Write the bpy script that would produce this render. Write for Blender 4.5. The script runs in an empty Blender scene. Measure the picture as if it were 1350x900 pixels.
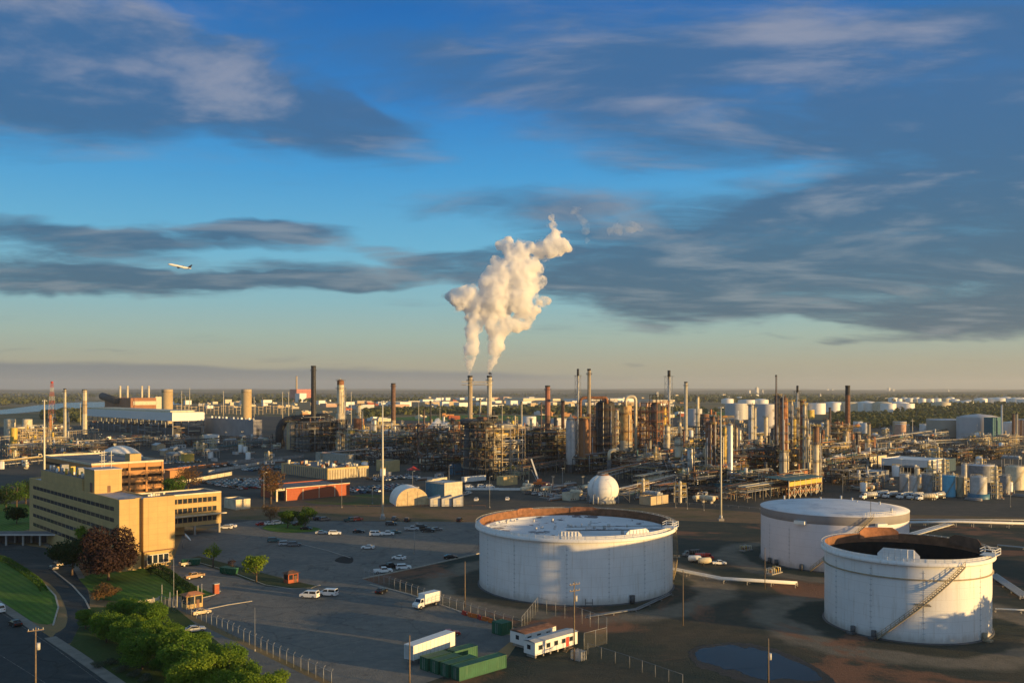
import bpy, math, random
from math import sin, cos, pi, sqrt, atan2, radians
from mathutils import Vector, Matrix
R = random.Random(7)
SC = bpy.context.scene
COL = SC.collection
# ------------------------------------------------------------------ camera model: eye 55 m up, level, horizon at row 514 of 900
F, V0, CX, H = 1170.0, 514.0, 675.0, 55.0
E1 = Vector((-.686, .728, 0)).normalized()      # street grid of the site
E2 = Vector((.728, .686, 0)).normalized()
RZ = atan2(E2.y, E2.x)
SUN_AZ = Vector((.912, -.41, 0)).normalized(); SUN_EL = radians(3.6)
def G(u, v, z=0.0):
    Y = (H - z) * F / (v - V0)
    return Vector(((u - CX) * Y / F, Y, z))
def AT(u, Y, z=0.0): return Vector(((u - CX) * Y / F, Y, z))
def ZZ(v, Y): return H - (v - V0) * Y / F
def YB(v): return H * F / (v - V0)
def along(O, d, u):                              # metres from O along d until picture column u
    k = (u - CX) / F
    return (k * O.y - O.x) / (d.x - k * d.y)
# ------------------------------------------------------------------ mesh builder
class MB:
    def __init__(s): s.v = []; s.f = []; s.m = []; s.s = []
    def add(s, vs, fs, mat=0, smooth=False):
        o = len(s.v); s.v.extend([tuple(p) for p in vs])
        for f in fs:
            s.f.append(tuple(i + o for i in f)); s.m.append(mat); s.s.append(smooth)
        return s
    def box(s, c, d, rz=0, mat=0, tilt=None):
        x, y, z = d[0] / 2, d[1] / 2, d[2] / 2
        vs = []
        cr, sr = cos(rz), sin(rz)
        for a, b, e in ((-x,-y,-z),(x,-y,-z),(x,y,-z),(-x,y,-z),(-x,-y,z),(x,-y,z),(x,y,z),(-x,y,z)):
            p = Vector((a, b, e))
            if tilt is not None: p = tilt @ p
            vs.append((c[0] + p.x * cr - p.y * sr, c[1] + p.x * sr + p.y * cr, c[2] + p.z))
        return s.add(vs, [(0,3,2,1),(4,5,6,7),(0,1,5,4),(1,2,6,5),(2,3,7,6),(3,0,4,7)], mat)
    def bx(s, x0, x1, y0, y1, z0, z1, mat=0):
        return s.box(((x0+x1)/2, (y0+y1)/2, (z0+z1)/2), (x1-x0, y1-y0, z1-z0), 0, mat)
    def beam(s, p, q, w, h=None, mat=0):
        p, q = Vector(p), Vector(q); d = q - p; L = d.length
        if L < 1e-6: return s
        d /= L; h = h or w
        up = Vector((0, 0, 1)) if abs(d.z) < .95 else Vector((1, 0, 0))
        a = d.cross(up).normalized(); b = a.cross(d)
        vs = []
        for e in (p, q):
            for i, j in ((-1,-1),(1,-1),(1,1),(-1,1)): vs.append(e + a * (i * w / 2) + b * (j * h / 2))
        return s.add(vs, [(0,3,2,1),(4,5,6,7),(0,1,5,4),(1,2,6,5),(2,3,7,6),(3,0,4,7)], mat)
    def tube(s, pts, r, n=8, mat=0, cap=True):
        pts = [Vector(p) for p in pts]; k = len(pts); rr = r if isinstance(r, (list, tuple)) else [r] * k
        vs = []; last = None
        for i, p in enumerate(pts):
            d = (pts[min(i+1, k-1)] - pts[max(i-1, 0)])
            d = d.normalized() if d.length > 1e-9 else Vector((0,0,1))
            up = last if last is not None else (Vector((0,0,1)) if abs(d.z) < .9 else Vector((1,0,0)))
            a = d.cross(up)
            if a.length < 1e-4: a = d.cross(Vector((1, .3, 0)))
            a.normalize(); b = a.cross(d).normalized(); last = b
            sc = 1.0
            if 0 < i < k - 1:
                t = (pts[i] - pts[i-1]).normalized(); sc = 1 / max(.5, abs(t.dot(d)))
            for j in range(n):
                t = 2 * pi * j / n; vs.append(p + a * (cos(t) * rr[i]) + b * (sin(t) * rr[i] * sc))
        fs = []
        for i in range(k - 1):
            for j in range(n):
                fs.append((i*n+j, i*n+(j+1) % n, (i+1)*n+(j+1) % n, (i+1)*n+j))
        s.add(vs, fs, mat, True)
        if cap:
            o = len(s.v) - k * n
            s.f.append(tuple(o + j for j in range(n))[::-1]); s.m.append(mat); s.s.append(False)
            s.f.append(tuple(o + (k-1)*n + j for j in range(n))); s.m.append(mat); s.s.append(False)
        return s
    def lathe(s, c, prof, n=24, mat=0, smooth=True, a0=0.0, a1=2*pi):
        full = abs(a1 - a0 - 2 * pi) < 1e-6; m = n if full else n + 1
        vs = []; mats = mat if isinstance(mat, (list, tuple)) else None
        for r, z in prof:
            for j in range(m):
                t = a0 + (a1 - a0) * j / n; vs.append((c[0] + r * cos(t), c[1] + r * sin(t), c[2] + z))
        for i in range(len(prof) - 1):
            fs = []
            for j in range(n if not full else n):
                j2 = (j + 1) % m
                fs.append((i*m+j, i*m+j2, (i+1)*m+j2, (i+1)*m+j))
            if i == 0: o = len(s.v); s.v.extend(vs)
            for f in fs:
                s.f.append(tuple(q + o for q in f)); s.m.append(mats[i] if mats else mat); s.s.append(smooth)
        return s
    def cyl(s, c, r, h, n=20, mat=0, r2=None):
        r2 = r if r2 is None else r2
        s.lathe(c, [(r, 0), (r2, h)], n, mat)
        o = len(s.v) - 2 * n
        s.f.append(tuple(range(o, o + n))[::-1]); s.m.append(mat); s.s.append(False)
        s.f.append(tuple(range(o + n, o + 2*n))); s.m.append(mat); s.s.append(False)
        return s
    def ball(s, c, r, n=14, mat=0, sz=1.0):
        k = n // 2
        return s.lathe(c, [(max(1e-3, r * sin(pi * i / k)), -r * sz * cos(pi * i / k)) for i in range(k + 1)], n, mat)
    def hcyl(s, p, q, r, n=14, mat=0, head=.35):   # horizontal drum with dished ends
        p, q = Vector(p), Vector(q); d = (q - p).normalized()
        return s.tube([p - d*r*head, p - d*r*head*.75, p, q, q + d*r*head*.75, q + d*r*head], [r*.25, r*.7, r, r, r*.7, r*.25], n, mat)
    def prism(s, poly, z0, z1, mat=0, side=None):
        n = len(poly)
        A = sum(poly[i][0]*poly[(i+1) % n][1] - poly[(i+1) % n][0]*poly[i][1] for i in range(n))
        if A < 0: poly = poly[::-1]
        s.add([(p[0], p[1], z0) for p in poly] + [(p[0], p[1], z1) for p in poly], [tuple(range(n))[::-1]] + [(i, (i+1) % n, n+(i+1) % n, n+i) for i in range(n)], mat if side is None else side)
        o = len(s.v) - n
        s.f.append(tuple(range(o, o + n))); s.m.append(mat); s.s.append(False)
        return s
    def rot(s, M):
        s.v = [tuple(M @ Vector(p)) for p in s.v]; return s
    def build(s, name, mats, parent=None):
        me = bpy.data.meshes.new(name); me.from_pydata(s.v, [], s.f)
        mats = mats if isinstance(mats, (list, tuple)) else [mats]
        for m in mats: me.materials.append(m)
        me.polygons.foreach_set('material_index', s.m); me.polygons.foreach_set('use_smooth', s.s)
        me.update()
        o = bpy.data.objects.new(name, me); COL.objects.link(o)
        if parent is not None: o.parent = parent
        return o
def tag(o, label=None, cat=None, group=None, kind=None):
    if label: o['label'] = label
    if cat: o['category'] = cat
    if group: o['group'] = group
    if kind: o['kind'] = kind
    return o
def thing(name, label, cat, loc=(0,0,0), rz=0, group=None):
    o = bpy.data.objects.new(name, None); COL.objects.link(o)
    o.empty_display_size = .5
    o.location = loc; o.rotation_euler = (0, 0, rz)
    return tag(o, label, cat, group)
def solo(mb, name, mats, label, cat, loc=(0,0,0), rz=0, group=None):
    o = mb.build(name, mats); o.location = loc; o.rotation_euler = (0, 0, rz)
    return tag(o, label, cat, group)
KIDS = {}
def copy_tree(o, parent=None):
    c = o.copy(); COL.objects.link(c)
    if parent is not None:
        c.parent = parent
    for ch in KIDS.setdefault(o.name, list(o.children)): copy_tree(ch, c)
    return c
def structure(mb, name, mats):
    return tag(mb.build(name, mats), kind='structure')
ORD = ['first','second','third','fourth','fifth','sixth','seventh','eighth','ninth','tenth','eleventh','twelfth','thirteenth','fourteenth','fifteenth','sixteenth','seventeenth','eighteenth','nineteenth','twentieth'] + ['twenty-' + q for q in ('first','second','third','fourth','fifth','sixth','seventh','eighth','ninth')] + ['thirtieth'] + ['thirty-' + q for q in ('first','second','third','fourth','fifth')]
# ------------------------------------------------------------------ materials
class NT:
    def __init__(s, nt): s.nt = nt; s.n = nt.nodes; s.l = nt.links
    def node(s, t, **kw):
        n = s.n.new(t)
        for k, v in kw.items(): setattr(n, k, v)
        return n
    def put(s, sock, val):
        if hasattr(val, 'is_linked') or isinstance(val, bpy.types.NodeSocket): s.l.new(val, sock)
        else: sock.default_value = val
    def math(s, op, a, b=None, c=None, clamp=False):
        n = s.node('ShaderNodeMath', operation=op); n.use_clamp = clamp
        s.put(n.inputs[0], a)
        if b is not None: s.put(n.inputs[1], b)
        if c is not None: s.put(n.inputs[2], c)
        return n.outputs[0]
    def mix(s, f, a, b, mode='MIX'):
        n = s.node('ShaderNodeMix', data_type='RGBA', blend_type=mode)
        s.put(n.inputs[0], f); s.put(n.inputs[6], a); s.put(n.inputs[7], b)
        return n.outputs[2]
    def noise(s, vec, scale, detail=4, rough=.55, dist=0.0):
        n = s.node('ShaderNodeTexNoise'); s.put(n.inputs['Scale'], scale); n.inputs['Detail'].default_value = detail
        n.inputs['Roughness'].default_value = rough; n.inputs['Distortion'].default_value = dist
        if vec is not None: s.l.new(vec, n.inputs['Vector'])
        return n.outputs[0]
    def ramp(s, f, stops, interp='LINEAR'):
        n = s.node('ShaderNodeValToRGB'); e = n.color_ramp.elements; n.color_ramp.interpolation = interp
        while len(e) < len(stops): e.new(.5)
        for q, (p, c) in zip(e, stops):
            q.position = p; q.color = c if len(c) == 4 else (*c, 1)
        s.put(n.inputs[0], f); return n.outputs[0]
    def step(s, x, lo, hi):
        n = s.node('ShaderNodeMapRange', interpolation_type='SMOOTHSTEP'); s.put(n.inputs[0], x)
        n.inputs[1].default_value = lo; n.inputs[2].default_value = hi
        return n.outputs[0]
    def scaled(s, vec, sc):
        n = s.node('ShaderNodeVectorMath', operation='MULTIPLY'); s.l.new(vec, n.inputs[0]); n.inputs[1].default_value = sc
        return n.outputs[0]
def c4(c): return (c[0], c[1], c[2], 1)
MATS = {}
def mat(name, col, rough=.7, var=.18, scale=.6, metal=0.0, col2=None, thr=(.5,.68), streak=None, bump=0.0, world=False, spec=.4):
    """base colour broken up by two sizes of noise; col2 = a second colour (rust, moss, soil) in patches; streak = runs down the side"""
    if name in MATS: return MATS[name]
    m = bpy.data.materials.new(name); m.use_nodes = True; t = NT(m.node_tree)
    b = t.n['Principled BSDF']; b.inputs['Roughness'].default_value = rough; b.inputs['Metallic'].default_value = metal
    b.inputs['Specular IOR Level'].default_value = spec
    if world: p = t.node('ShaderNodeNewGeometry').outputs['Position']
    else: p = t.node('ShaderNodeTexCoord').outputs['Object']
    n1 = t.noise(p, scale, 5, .6)
    lo = tuple(x * (1 - var) for x in col); hi = tuple(min(1, x * (1 + var)) for x in col)
    c = t.mix(t.step(n1, .3, .7), c4(lo), c4(hi))
    if col2:
        n2 = t.noise(t.scaled(p, streak or (1,1,1)), scale * 1.7, 6, .65, .3)
        c = t.mix(t.step(n2, *thr), c, c4(col2))
    t.l.new(c, b.inputs['Base Color'])
    if bump:
        bn = t.node('ShaderNodeBump'); bn.inputs['Strength'].default_value = bump; bn.inputs['Distance'].default_value = .1
        t.l.new(t.noise(p, scale * 8, 4, .6), bn.inputs['Height']); t.l.new(bn.outputs[0], b.inputs['Normal'])
    MATS[name] = m
    return m
def glassmat(name, col=(.02,.03,.04), rough=.08):
    return mat(name, col, rough, .3, 2.0, spec=.45)
W_ = mat('white_paint', (.74,.74,.72), .5, .05, .5, col2=(.55,.52,.46), thr=(.62,.8), streak=(1,1,.12))
CREAM = mat('cream_paint', (.62,.55,.40), .6, .14, .4, col2=(.38,.27,.16), thr=(.55,.75), streak=(1,1,.2))
TAN = mat('tan_paint', (.46,.36,.23), .7, .12, .4, col2=(.3,.2,.12), thr=(.6,.8))
RUST = mat('rusty_steel', (.25,.115,.06), .8, .35, .8, col2=(.16,.06,.03), thr=(.5,.7))
RUSTL = mat('orange_primer', (.42,.175,.08), .75, .25, .7, col2=(.3,.12,.05), thr=(.55,.75))
BROWN = mat('brown_steel', (.17,.09,.055), .7, .25, .5)
DARK = mat('sooty_steel', (.035,.034,.035), .7, .35, .5, col2=(.09,.06,.045), thr=(.6,.75))
DGREY = mat('dark_grey_steel', (.085,.088,.092), .65, .25, .6)
GREY = mat('grey_steel', (.24,.25,.26), .55, .18, .5, col2=(.14,.12,.1), thr=(.6,.8), streak=(1,1,.2))
LGREY = mat('pale_grey_steel', (.48,.48,.47), .5, .12, .5, col2=(.28,.26,.23), thr=(.6,.8), streak=(1,1,.2))
ALU = mat('aluminium_cladding', (.55,.54,.52), .38, .1, .6, .35)
GALV = mat('galvanised_steel', (.34,.35,.35), .5, .2, 1.0, .2)
BLUE = mat('blue_paint', (.04,.15,.24), .5, .12, .5)
TEAL = mat('teal_paint', (.045,.14,.17), .6, .15, .5)
GREENP = mat('green_paint', (.02,.105,.055), .6, .15, .5, col2=(.12,.2,.12), thr=(.6,.8), streak=(1,1,.2))
REDP = mat('red_paint', (.48,.045,.03), .5, .15, .8)
ORANGEP = mat('orange_paint', (.62,.16,.03), .5, .15, .8)
YELLOWP = mat('yellow_paint', (.6,.42,.08), .55, .15, .8)
PINKB = mat('pink_render', (.5,.2,.16), .8, .15, .1)
CONC = mat('concrete', (.33,.31,.28), .9, .15, .8, col2=(.22,.2,.17), thr=(.55,.75))
ROOFG = mat('grey_roof_felt', (.15,.15,.16), .9, .2, .3, col2=(.26,.25,.25), thr=(.55,.75))
ROOFW = mat('pale_roof_felt', (.42,.40,.42), .85, .15, .25, col2=(.25,.24,.25), thr=(.52,.72))
def panelmat(name, col, dark, pw, ph):
    # cast wall panels: joints every pw x ph metres, each panel a touch different, runs of dirt
    m = mat(name, col, .85, .07, .22, col2=dark, thr=(.55,.85), streak=(1,1,.1)); t = NT(m.node_tree); b = t.n['Principled BSDF']; c = b.inputs['Base Color'].links[0].from_socket
    s = t.node('ShaderNodeSeparateXYZ'); t.l.new(t.node('ShaderNodeTexCoord').outputs['Object'], s.inputs[0]); a = t.math('DIVIDE', t.math('ADD', s.outputs[0], s.outputs[1]), pw); z = t.math('DIVIDE', s.outputs[2], ph)
    j = t.math('MAXIMUM', t.math('LESS_THAN', t.math('FRACT', a), .035), t.math('LESS_THAN', t.math('FRACT', z), .03))
    cv = t.node('ShaderNodeCombineXYZ'); t.l.new(t.math('FLOOR', a), cv.inputs[0]); t.l.new(t.math('FLOOR', z), cv.inputs[1]); w = t.node('ShaderNodeTexWhiteNoise'); t.l.new(cv.outputs[0], w.inputs[0])
    c = t.mix(t.math('MULTIPLY', w.outputs['Value'], .22), c, c4(dark)); c = t.mix(t.math('MULTIPLY', j, .45), c, c4([q*.45 for q in dark])); t.l.new(c, b.inputs['Base Color']); return m
OCHRE = panelmat('ochre_wall', (.52,.365,.155), (.40,.28,.13), 2.9, 1.72)
OCHRE2 = mat('orange_concrete', (.47,.24,.095), .85, .08, .3, col2=(.36,.18,.075), thr=(.6,.8), streak=(1,1,.2))
BRICK = mat('red_brick', (.38,.105,.05), .9, .12, 1.5)
GLASS = glassmat('window_glass')
CGLASS = glassmat('car_glass', (.015,.018,.022), .05)
RUBBER = mat('rubber', (.02,.02,.02), .85, .2)
RIM = mat('wheel_rim', (.35,.35,.36), .35, .1, 2, .6)
LAMPG = mat('lamp_lens', (.7,.68,.6), .25, .05, 3)
TAILG = mat('tail_lamp', (.4,.02,.015), .3, .1, 3)
WOOD = mat('timber_pole', (.2,.15,.1), .85, .25, 1.5, streak=(6,6,.3), col2=(.12,.09,.06))
PINK = mat('flesh_pink_tank', (.5,.32,.24), .7, .1, .4)
BLACK = mat('black_interior', (.012,.012,.012), .9, .3, .4)
ROOFM = mat('white_dome_roof', (.70,.70,.73), .55, .08, .12, col2=(.5,.51,.56), thr=(.5,.7))
def leafmat(name, a, b, trans=.45):
    m = bpy.data.materials.new(name); m.use_nodes = True; t = NT(m.node_tree)
    bs = t.n['Principled BSDF']; bs.inputs['Roughness'].default_value = .75; bs.inputs['Specular IOR Level'].default_value = .2
    g = t.node('ShaderNodeNewGeometry'); oi = t.node('ShaderNodeObjectInfo')
    r = t.math('ADD', t.math('MULTIPLY', g.outputs['Random Per Island'], .75), t.math('MULTIPLY', oi.outputs['Random'], .25))
    c = t.mix(r, c4(a), c4(b)); t.l.new(c, bs.inputs['Base Color'])
    tr = t.node('ShaderNodeBsdfTranslucent'); t.l.new(c, tr.inputs[0])
    mx = t.node('ShaderNodeMixShader'); mx.inputs[0].default_value = trans
    t.l.new(bs.outputs[0], mx.inputs[1]); t.l.new(tr.outputs[0], mx.inputs[2]); t.l.new(mx.outputs[0], t.n['Material Output'].inputs[0])
    MATS[name] = m
    return m
LEAF = leafmat('green_leaves', (.035,.095,.012), (.11,.20,.028))
LEAFL = leafmat('lime_leaves', (.11,.20,.015), (.24,.33,.035))
LEAFD = leafmat('dark_leaves', (.014,.042,.012), (.04,.08,.02))
LEAFC = leafmat('copper_leaves', (.016,.009,.010), (.046,.024,.022), .12)
LEAFB = leafmat('budding_twigs', (.13,.075,.035), (.2,.12,.05))
LEAFT = leafmat('belt_leaves', (.06,.15,.015), (.18,.29,.035))
FARLEAF = leafmat('woodland_leaves', (.06,.078,.026), (.13,.135,.045), .2)
BARK = mat('bark', (.1,.07,.05), .9, .3, 2)
SHADE_TANKS = [((184, 253), 22, 16.2, 'white roofed tank at the end of the tank row, beyond the roofed tank')]
# ------------------------------------------------------------------ world: low evening sun, blue sky, drifting cloud
def build_world():
    w = bpy.data.worlds.new('World'); SC.world = w; w.use_nodes = True; t = NT(w.node_tree)
    bg = t.n['Background']; bg.inputs['Strength'].default_value = .1
    sky = t.node('ShaderNodeTexSky', sky_type='NISHITA'); sky.sun_disc = False
    sky.sun_elevation = SUN_EL; sky.sun_rotation = atan2(SUN_AZ.x, SUN_AZ.y); sky.altitude = 60; sky.air_density = 1.3; sky.dust_density = 1.2; sky.ozone_density = 2.5
    d = t.node('ShaderNodeTexCoord').outputs['Generated']
    s = t.node('ShaderNodeSeparateXYZ'); t.l.new(d, s.inputs[0]); x, y, z = s.outputs
    az = t.math('ARCTAN2', x, y); el = t.math('ARCSINE', z)
    # clear air: colour by elevation
    K = 6.6
    def k(r, g, b):
        f = lambda q: ((q/255 + .055) / 1.055) ** 2.4 if q > 10 else q/255/12.92
        return (f(r), f(g), f(b), 1)
    e01 = t.math('DIVIDE', el, radians(40), clamp=True)
    clear = t.ramp(e01, [(0, k(150,148,132)), (.04, k(168,166,144)), (.085, k(160,182,170)), (.14, k(138,185,194)), (.22, k(108,180,212)), (.34, k(70,156,212)), (.45, k(46,128,198)), (.58, k(32,106,178)), (.70, k(92,120,146)), (1, k(116,138,150))])
    clear = t.mix(1.0, clear, (K, K, K, 1), 'MULTIPLY')
    # the Nishita sky rules the sunset side, behind and to the right of the eye
    sd = Vector((SUN_AZ.x * cos(SUN_EL), SUN_AZ.y * cos(SUN_EL), sin(SUN_EL)))
    dt = t.node('ShaderNodeVectorMath', operation='DOT_PRODUCT'); t.l.new(d, dt.inputs[0]); dt.inputs[1].default_value = sd
    near = t.step(dt.outputs['Value'], .35, .95)
    nz = t.mix(1.0, sky.outputs[0], (NISH, NISH, NISH, 1), 'MULTIPLY')
    clear = t.mix(near, clear, nz)
    fill = t.step(t.math('MULTIPLY', y, -1.0), .1, .9)           # even fill colour laid over the sky behind the eye, lifting shaded sides
    dim = t.math('MULTIPLY_ADD', t.step(x, -.95, .25), .55, .58)          # fill lowered away from the sun to darken walls facing there
    bk = t.mix(1.0, (BACK[0]*K, BACK[1]*K, BACK[2]*K, 1), dim, 'MULTIPLY'); clear = t.mix(fill, clear, bk)
    # clouds
    zs = t.math('ADD', t.math('MAXIMUM', z, 0.0), .11); cv = t.node('ShaderNodeCombineXYZ'); t.l.new(t.math('DIVIDE', x, zs), cv.inputs[0]); t.l.new(t.math('DIVIDE', y, zs), cv.inputs[1])
    v1 = t.scaled(cv.outputs[0], (.75, 1.25, 1))
    n1 = t.noise(v1, 1.15, 9, .58, .5); n2 = t.noise(t.scaled(v1, (1, 1.3, 1)), 4.2, 9, .64, .6)
    n3 = t.noise(t.scaled(d, (4, 4, 11)), 1.3, 4, .55, .5)
    warp = t.math('MULTIPLY', t.math('SUBTRACT', n3, .5), .10)
    azw = t.math('ADD', az, t.math('MULTIPLY', warp, 1.6)); elw = t.math('ADD', el, t.math('MULTIPLY', warp, .55))
    def blob(u, v, ru, rv, amp, slope=0.0):
        a0 = atan2(u - CX, F); e0 = atan2(V0 - v, sqrt(F*F + (u-CX)**2))
        da = t.math('SUBTRACT', azw, a0); de = t.math('SUBTRACT', elw, e0)
        if slope: de = t.math('ADD', de, t.math('MULTIPLY', da, slope))
        q = t.math('ADD', t.math('POWER', t.math('ABSOLUTE', t.math('DIVIDE', da, ru / F)), 2.0), t.math('POWER', t.math('ABSOLUTE', t.math('DIVIDE', de, rv / F)), 2.0))
        return t.math('MULTIPLY', t.math('MAXIMUM', t.math('SUBTRACT', 1.0, q), -.2), amp)
    tot = None
    for b in CLOUDS:
        q = blob(*b); q = t.math('MAXIMUM', q, 0.0)
        tot = q if tot is None else t.math('ADD', tot, q)
    tot = t.math('MINIMUM', tot, 1.05)
    amt = t.math('ADD', tot, t.math('ADD', t.math('MULTIPLY', t.math('SUBTRACT', n1, .5), 1.7), t.math('MULTIPLY', t.math('SUBTRACT', n2, .5), .8)))
    over = t.math('MULTIPLY', t.step(el, radians(26), radians(45)), .45)   # broken cloud overhead too
    dens = t.step(t.math('ADD', amt, over), .10, 1.02)
    # thick parts are slate, thin upper edges catch the last light
    n1b = t.noise(t.math and t.node('ShaderNodeVectorMath', operation='ADD').outputs[0], 1.15, 9, .58, .5) if False else n1
    off = t.node('ShaderNodeVectorMath', operation='ADD'); t.l.new(v1, off.inputs[0]); off.inputs[1].default_value = (.16, -.12, 0); n1s = t.noise(off.outputs[0], 1.15, 9, .58, .5)
    lit = t.step(t.math('ADD', t.math('MULTIPLY', t.math('SUBTRACT', n1, n1s), 3.4), t.math('MULTIPLY', t.math('SUBTRACT', n2, .5), .45)), -.14, .62)
    eh = t.step(el, radians(3), radians(21))
    shade = t.mix(eh, k(56,87,112), k(64,106,150))
    glow = t.mix(eh, k(130,140,148), k(162,164,176))
    cc = t.mix(t.math('MULTIPLY', lit, .72), shade, glow)
    cc = t.mix(1.0, cc, (K, K, K, 1), 'MULTIPLY')
    out = t.mix(t.math('MULTIPLY', dens, .86), clear, cc)
    # long grey bank lying on the horizon, left of the steam
    nb = t.noise(t.scaled(d, (5, 5, 30)), 1.6, 4, .5)
    edge = t.math('ADD', t.math('SUBTRACT', el, t.math('MULTIPLY', t.math('SUBTRACT', nb, .5), .014)), t.math('MULTIPLY', t.math('ADD', az, .2), .018))
    bank = t.math('MULTIPLY', t.math('SUBTRACT', 1.0, t.step(edge, .0195, .026)), t.math('SUBTRACT', 1.0, t.step(az, -.02, .14)))
    kb = k(112,122,130)
    out = t.mix(t.math('MULTIPLY', bank, .85), out, (kb[0]*K, kb[1]*K, kb[2]*K, 1))
    t.l.new(out, bg.inputs['Color'])
    sl = bpy.data.lights.new('evening_sun', 'SUN'); sl.energy = SUNE; sl.angle = radians(.53); sl.color = SUNC
    so = bpy.data.objects.new('evening_sun', sl); COL.objects.link(so)
    so.rotation_euler = sd.to_track_quat('Z', 'Y').to_euler(); so.location = (300, -150, 200)
NISH = 1.0; BACK = (.29, .44, .62); SUNE = 5.0; SUNC = (1.0, .63, .235)
CLOUDS = [
    (60,70,340,100,.95,.12), (260,105,280,75,.85,.2), (430,160,210,45,.65,.15), (0,150,200,60,.6,0), (420,60,260,60,.45,.1),
    (40,318,200,30,1.0,.06), (240,318,200,17,.8,0), (370,308,140,18,.85,-.03), (60,368,260,24,1.05,.03), (300,372,240,13,.75,0), (460,364,220,20,.95,0), (560,335,120,16,.7,.06), (610,350,120,18,.7,0), (250,298,180,10,.4,0),
    (700,262,230,32,.6,-.06), (960,325,390,95,1.05,-.03), (1250,330,320,110,1.05,0), (700,355,190,36,.7,0), (1020,400,300,38,.95,.02), (1290,400,260,45,1.0,0),
    (1120,130,460,110,.72,.05), (1330,130,260,170,.9,0), (900,50,420,90,.6,0), (680,110,300,80,.3,0), (900,180,260,50,.4,0),
    (850,476,26,3.5,.55,0), (15,460,36,4,.5,0), (125,463,34,3.5,.45,0), (1010,447,60,6,.5,0), (1110,446,40,5,.5,0)]
build_world()
# ------------------------------------------------------------------ camera
cd = bpy.data.cameras.new('camera'); cam = bpy.data.objects.new('camera', cd); COL.objects.link(cam); SC.camera = cam
cam.location = (0, 0, H); cam.rotation_euler = (pi/2, 0, 0); cd.sensor_width = 36; cd.lens = 36 * F / 1350
cd.shift_y = (V0 - 450) / 1350; cd.clip_start = .5; cd.clip_end = 90000
SC.view_settings.view_transform = 'Standard'; SC.view_settings.look = 'None'; SC.view_settings.exposure = .6; SC.view_settings.gamma = 1
SC.view_settings.use_curve_mapping = False
SC.render.engine = 'CYCLES'; cy = SC.cycles
cy.use_denoising = True; cy.max_bounces = 20; cy.diffuse_bounces = 3; cy.glossy_bounces = 2; cy.transmission_bounces = 2; cy.transparent_max_bounces = 12; cy.volume_bounces = 18
cy.caustics_reflective = False; cy.caustics_refractive = False; cy.sample_clamp_indirect = 4
# ------------------------------------------------------------------ ground, yards, roads
def soil(name, cols, scale, rough=.9, stretch=(1,1,1), speck=0.0):
    m = bpy.data.materials.new(name); m.use_nodes = True; t = NT(m.node_tree); b = t.n['Principled BSDF']
    b.inputs['Roughness'].default_value = rough; b.inputs['Specular IOR Level'].default_value = .2
    p = t.scaled(t.node('ShaderNodeNewGeometry').outputs['Position'], stretch)
    n = t.noise(p, scale, 9, .62, .6)
    st = [(.25 + .5 * i / (len(cols) - 1), c) for i, c in enumerate(cols)]
    c = t.ramp(n, st)
    n2 = t.noise(p, scale * 14, 5, .6)
    c = t.mix(t.math('MULTIPLY', t.step(n2, .35, .75), .45), c, t.mix(1.0, c, (1.7,1.6,1.5,1), 'MULTIPLY'))
    t.l.new(c, b.inputs['Base Color'])
    bn = t.node('ShaderNodeBump'); bn.inputs['Strength'].default_value = 1.0; bn.inputs['Distance'].default_value = .35
    t.l.new(t.noise(t.node('ShaderNodeNewGeometry').outputs['Position'], 1.6, 6, .7), bn.inputs['Height']); t.l.new(bn.outputs[0], b.inputs['Normal'])
    return m
FIELD = soil('far_fields', [(.07,.08,.026),(.14,.12,.05),(.26,.18,.09),(.12,.115,.045),(.06,.08,.026)], .0016, stretch=(.6,2.2,1))
YARD = soil('refinery_hardstanding', [(.028,.034,.036),(.055,.06,.058),(.09,.084,.072),(.045,.05,.05)], .018)
TYARD = soil('tank_yard_earth', [(.016,.032,.028),(.026,.042,.036),(.045,.052,.042),(.085,.072,.05),(.034,.045,.036)], .022, stretch=(.8,1.3,1))
def yard_detail(m):
    # lorry tracks worn round the tanks, spilled red soil, rank grass
    t = NT(m.node_tree); b = t.n['Principled BSDF']; c = b.inputs['Base Color'].links[0].from_socket; p = t.node('ShaderNodeNewGeometry').outputs['Position']
    n = t.noise(p, .045, 5, .6); n2 = t.noise(p, .02, 6, .65, 1.2); n3 = t.noise(p, .25, 5, .7)
    for cx, cy, ra, rb in ((93.1, 210, 24, 33), (18.1, 253.5, 33, 41), (104, 288, 28, 34)):
        d = t.node('ShaderNodeVectorMath', operation='DISTANCE'); t.l.new(p, d.inputs[0]); d.inputs[1].default_value = (cx, cy, 0)
        r = t.math('ADD', d.outputs['Value'], t.math('MULTIPLY', t.math('SUBTRACT', n, .5), 16))
        ring = t.math('MULTIPLY', t.step(r, ra, ra+3), t.math('SUBTRACT', 1.0, t.step(r, rb, rb+5)))
        c = t.mix(t.math('MULTIPLY', ring, t.math('MULTIPLY_ADD', n3, .9, .1)), c, (.30,.25,.19,1))
    c = t.mix(t.math('MULTIPLY', t.step(n2, .51, .61), .85), c, (.25,.12,.07,1))
    c = t.mix(t.math('MULTIPLY', t.step(t.noise(p, .03, 6, .7, .8), .60, .72), .6), c, (.03,.055,.018,1))
    t.l.new(c, b.inputs['Base Color'])
yard_detail(TYARD)
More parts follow.
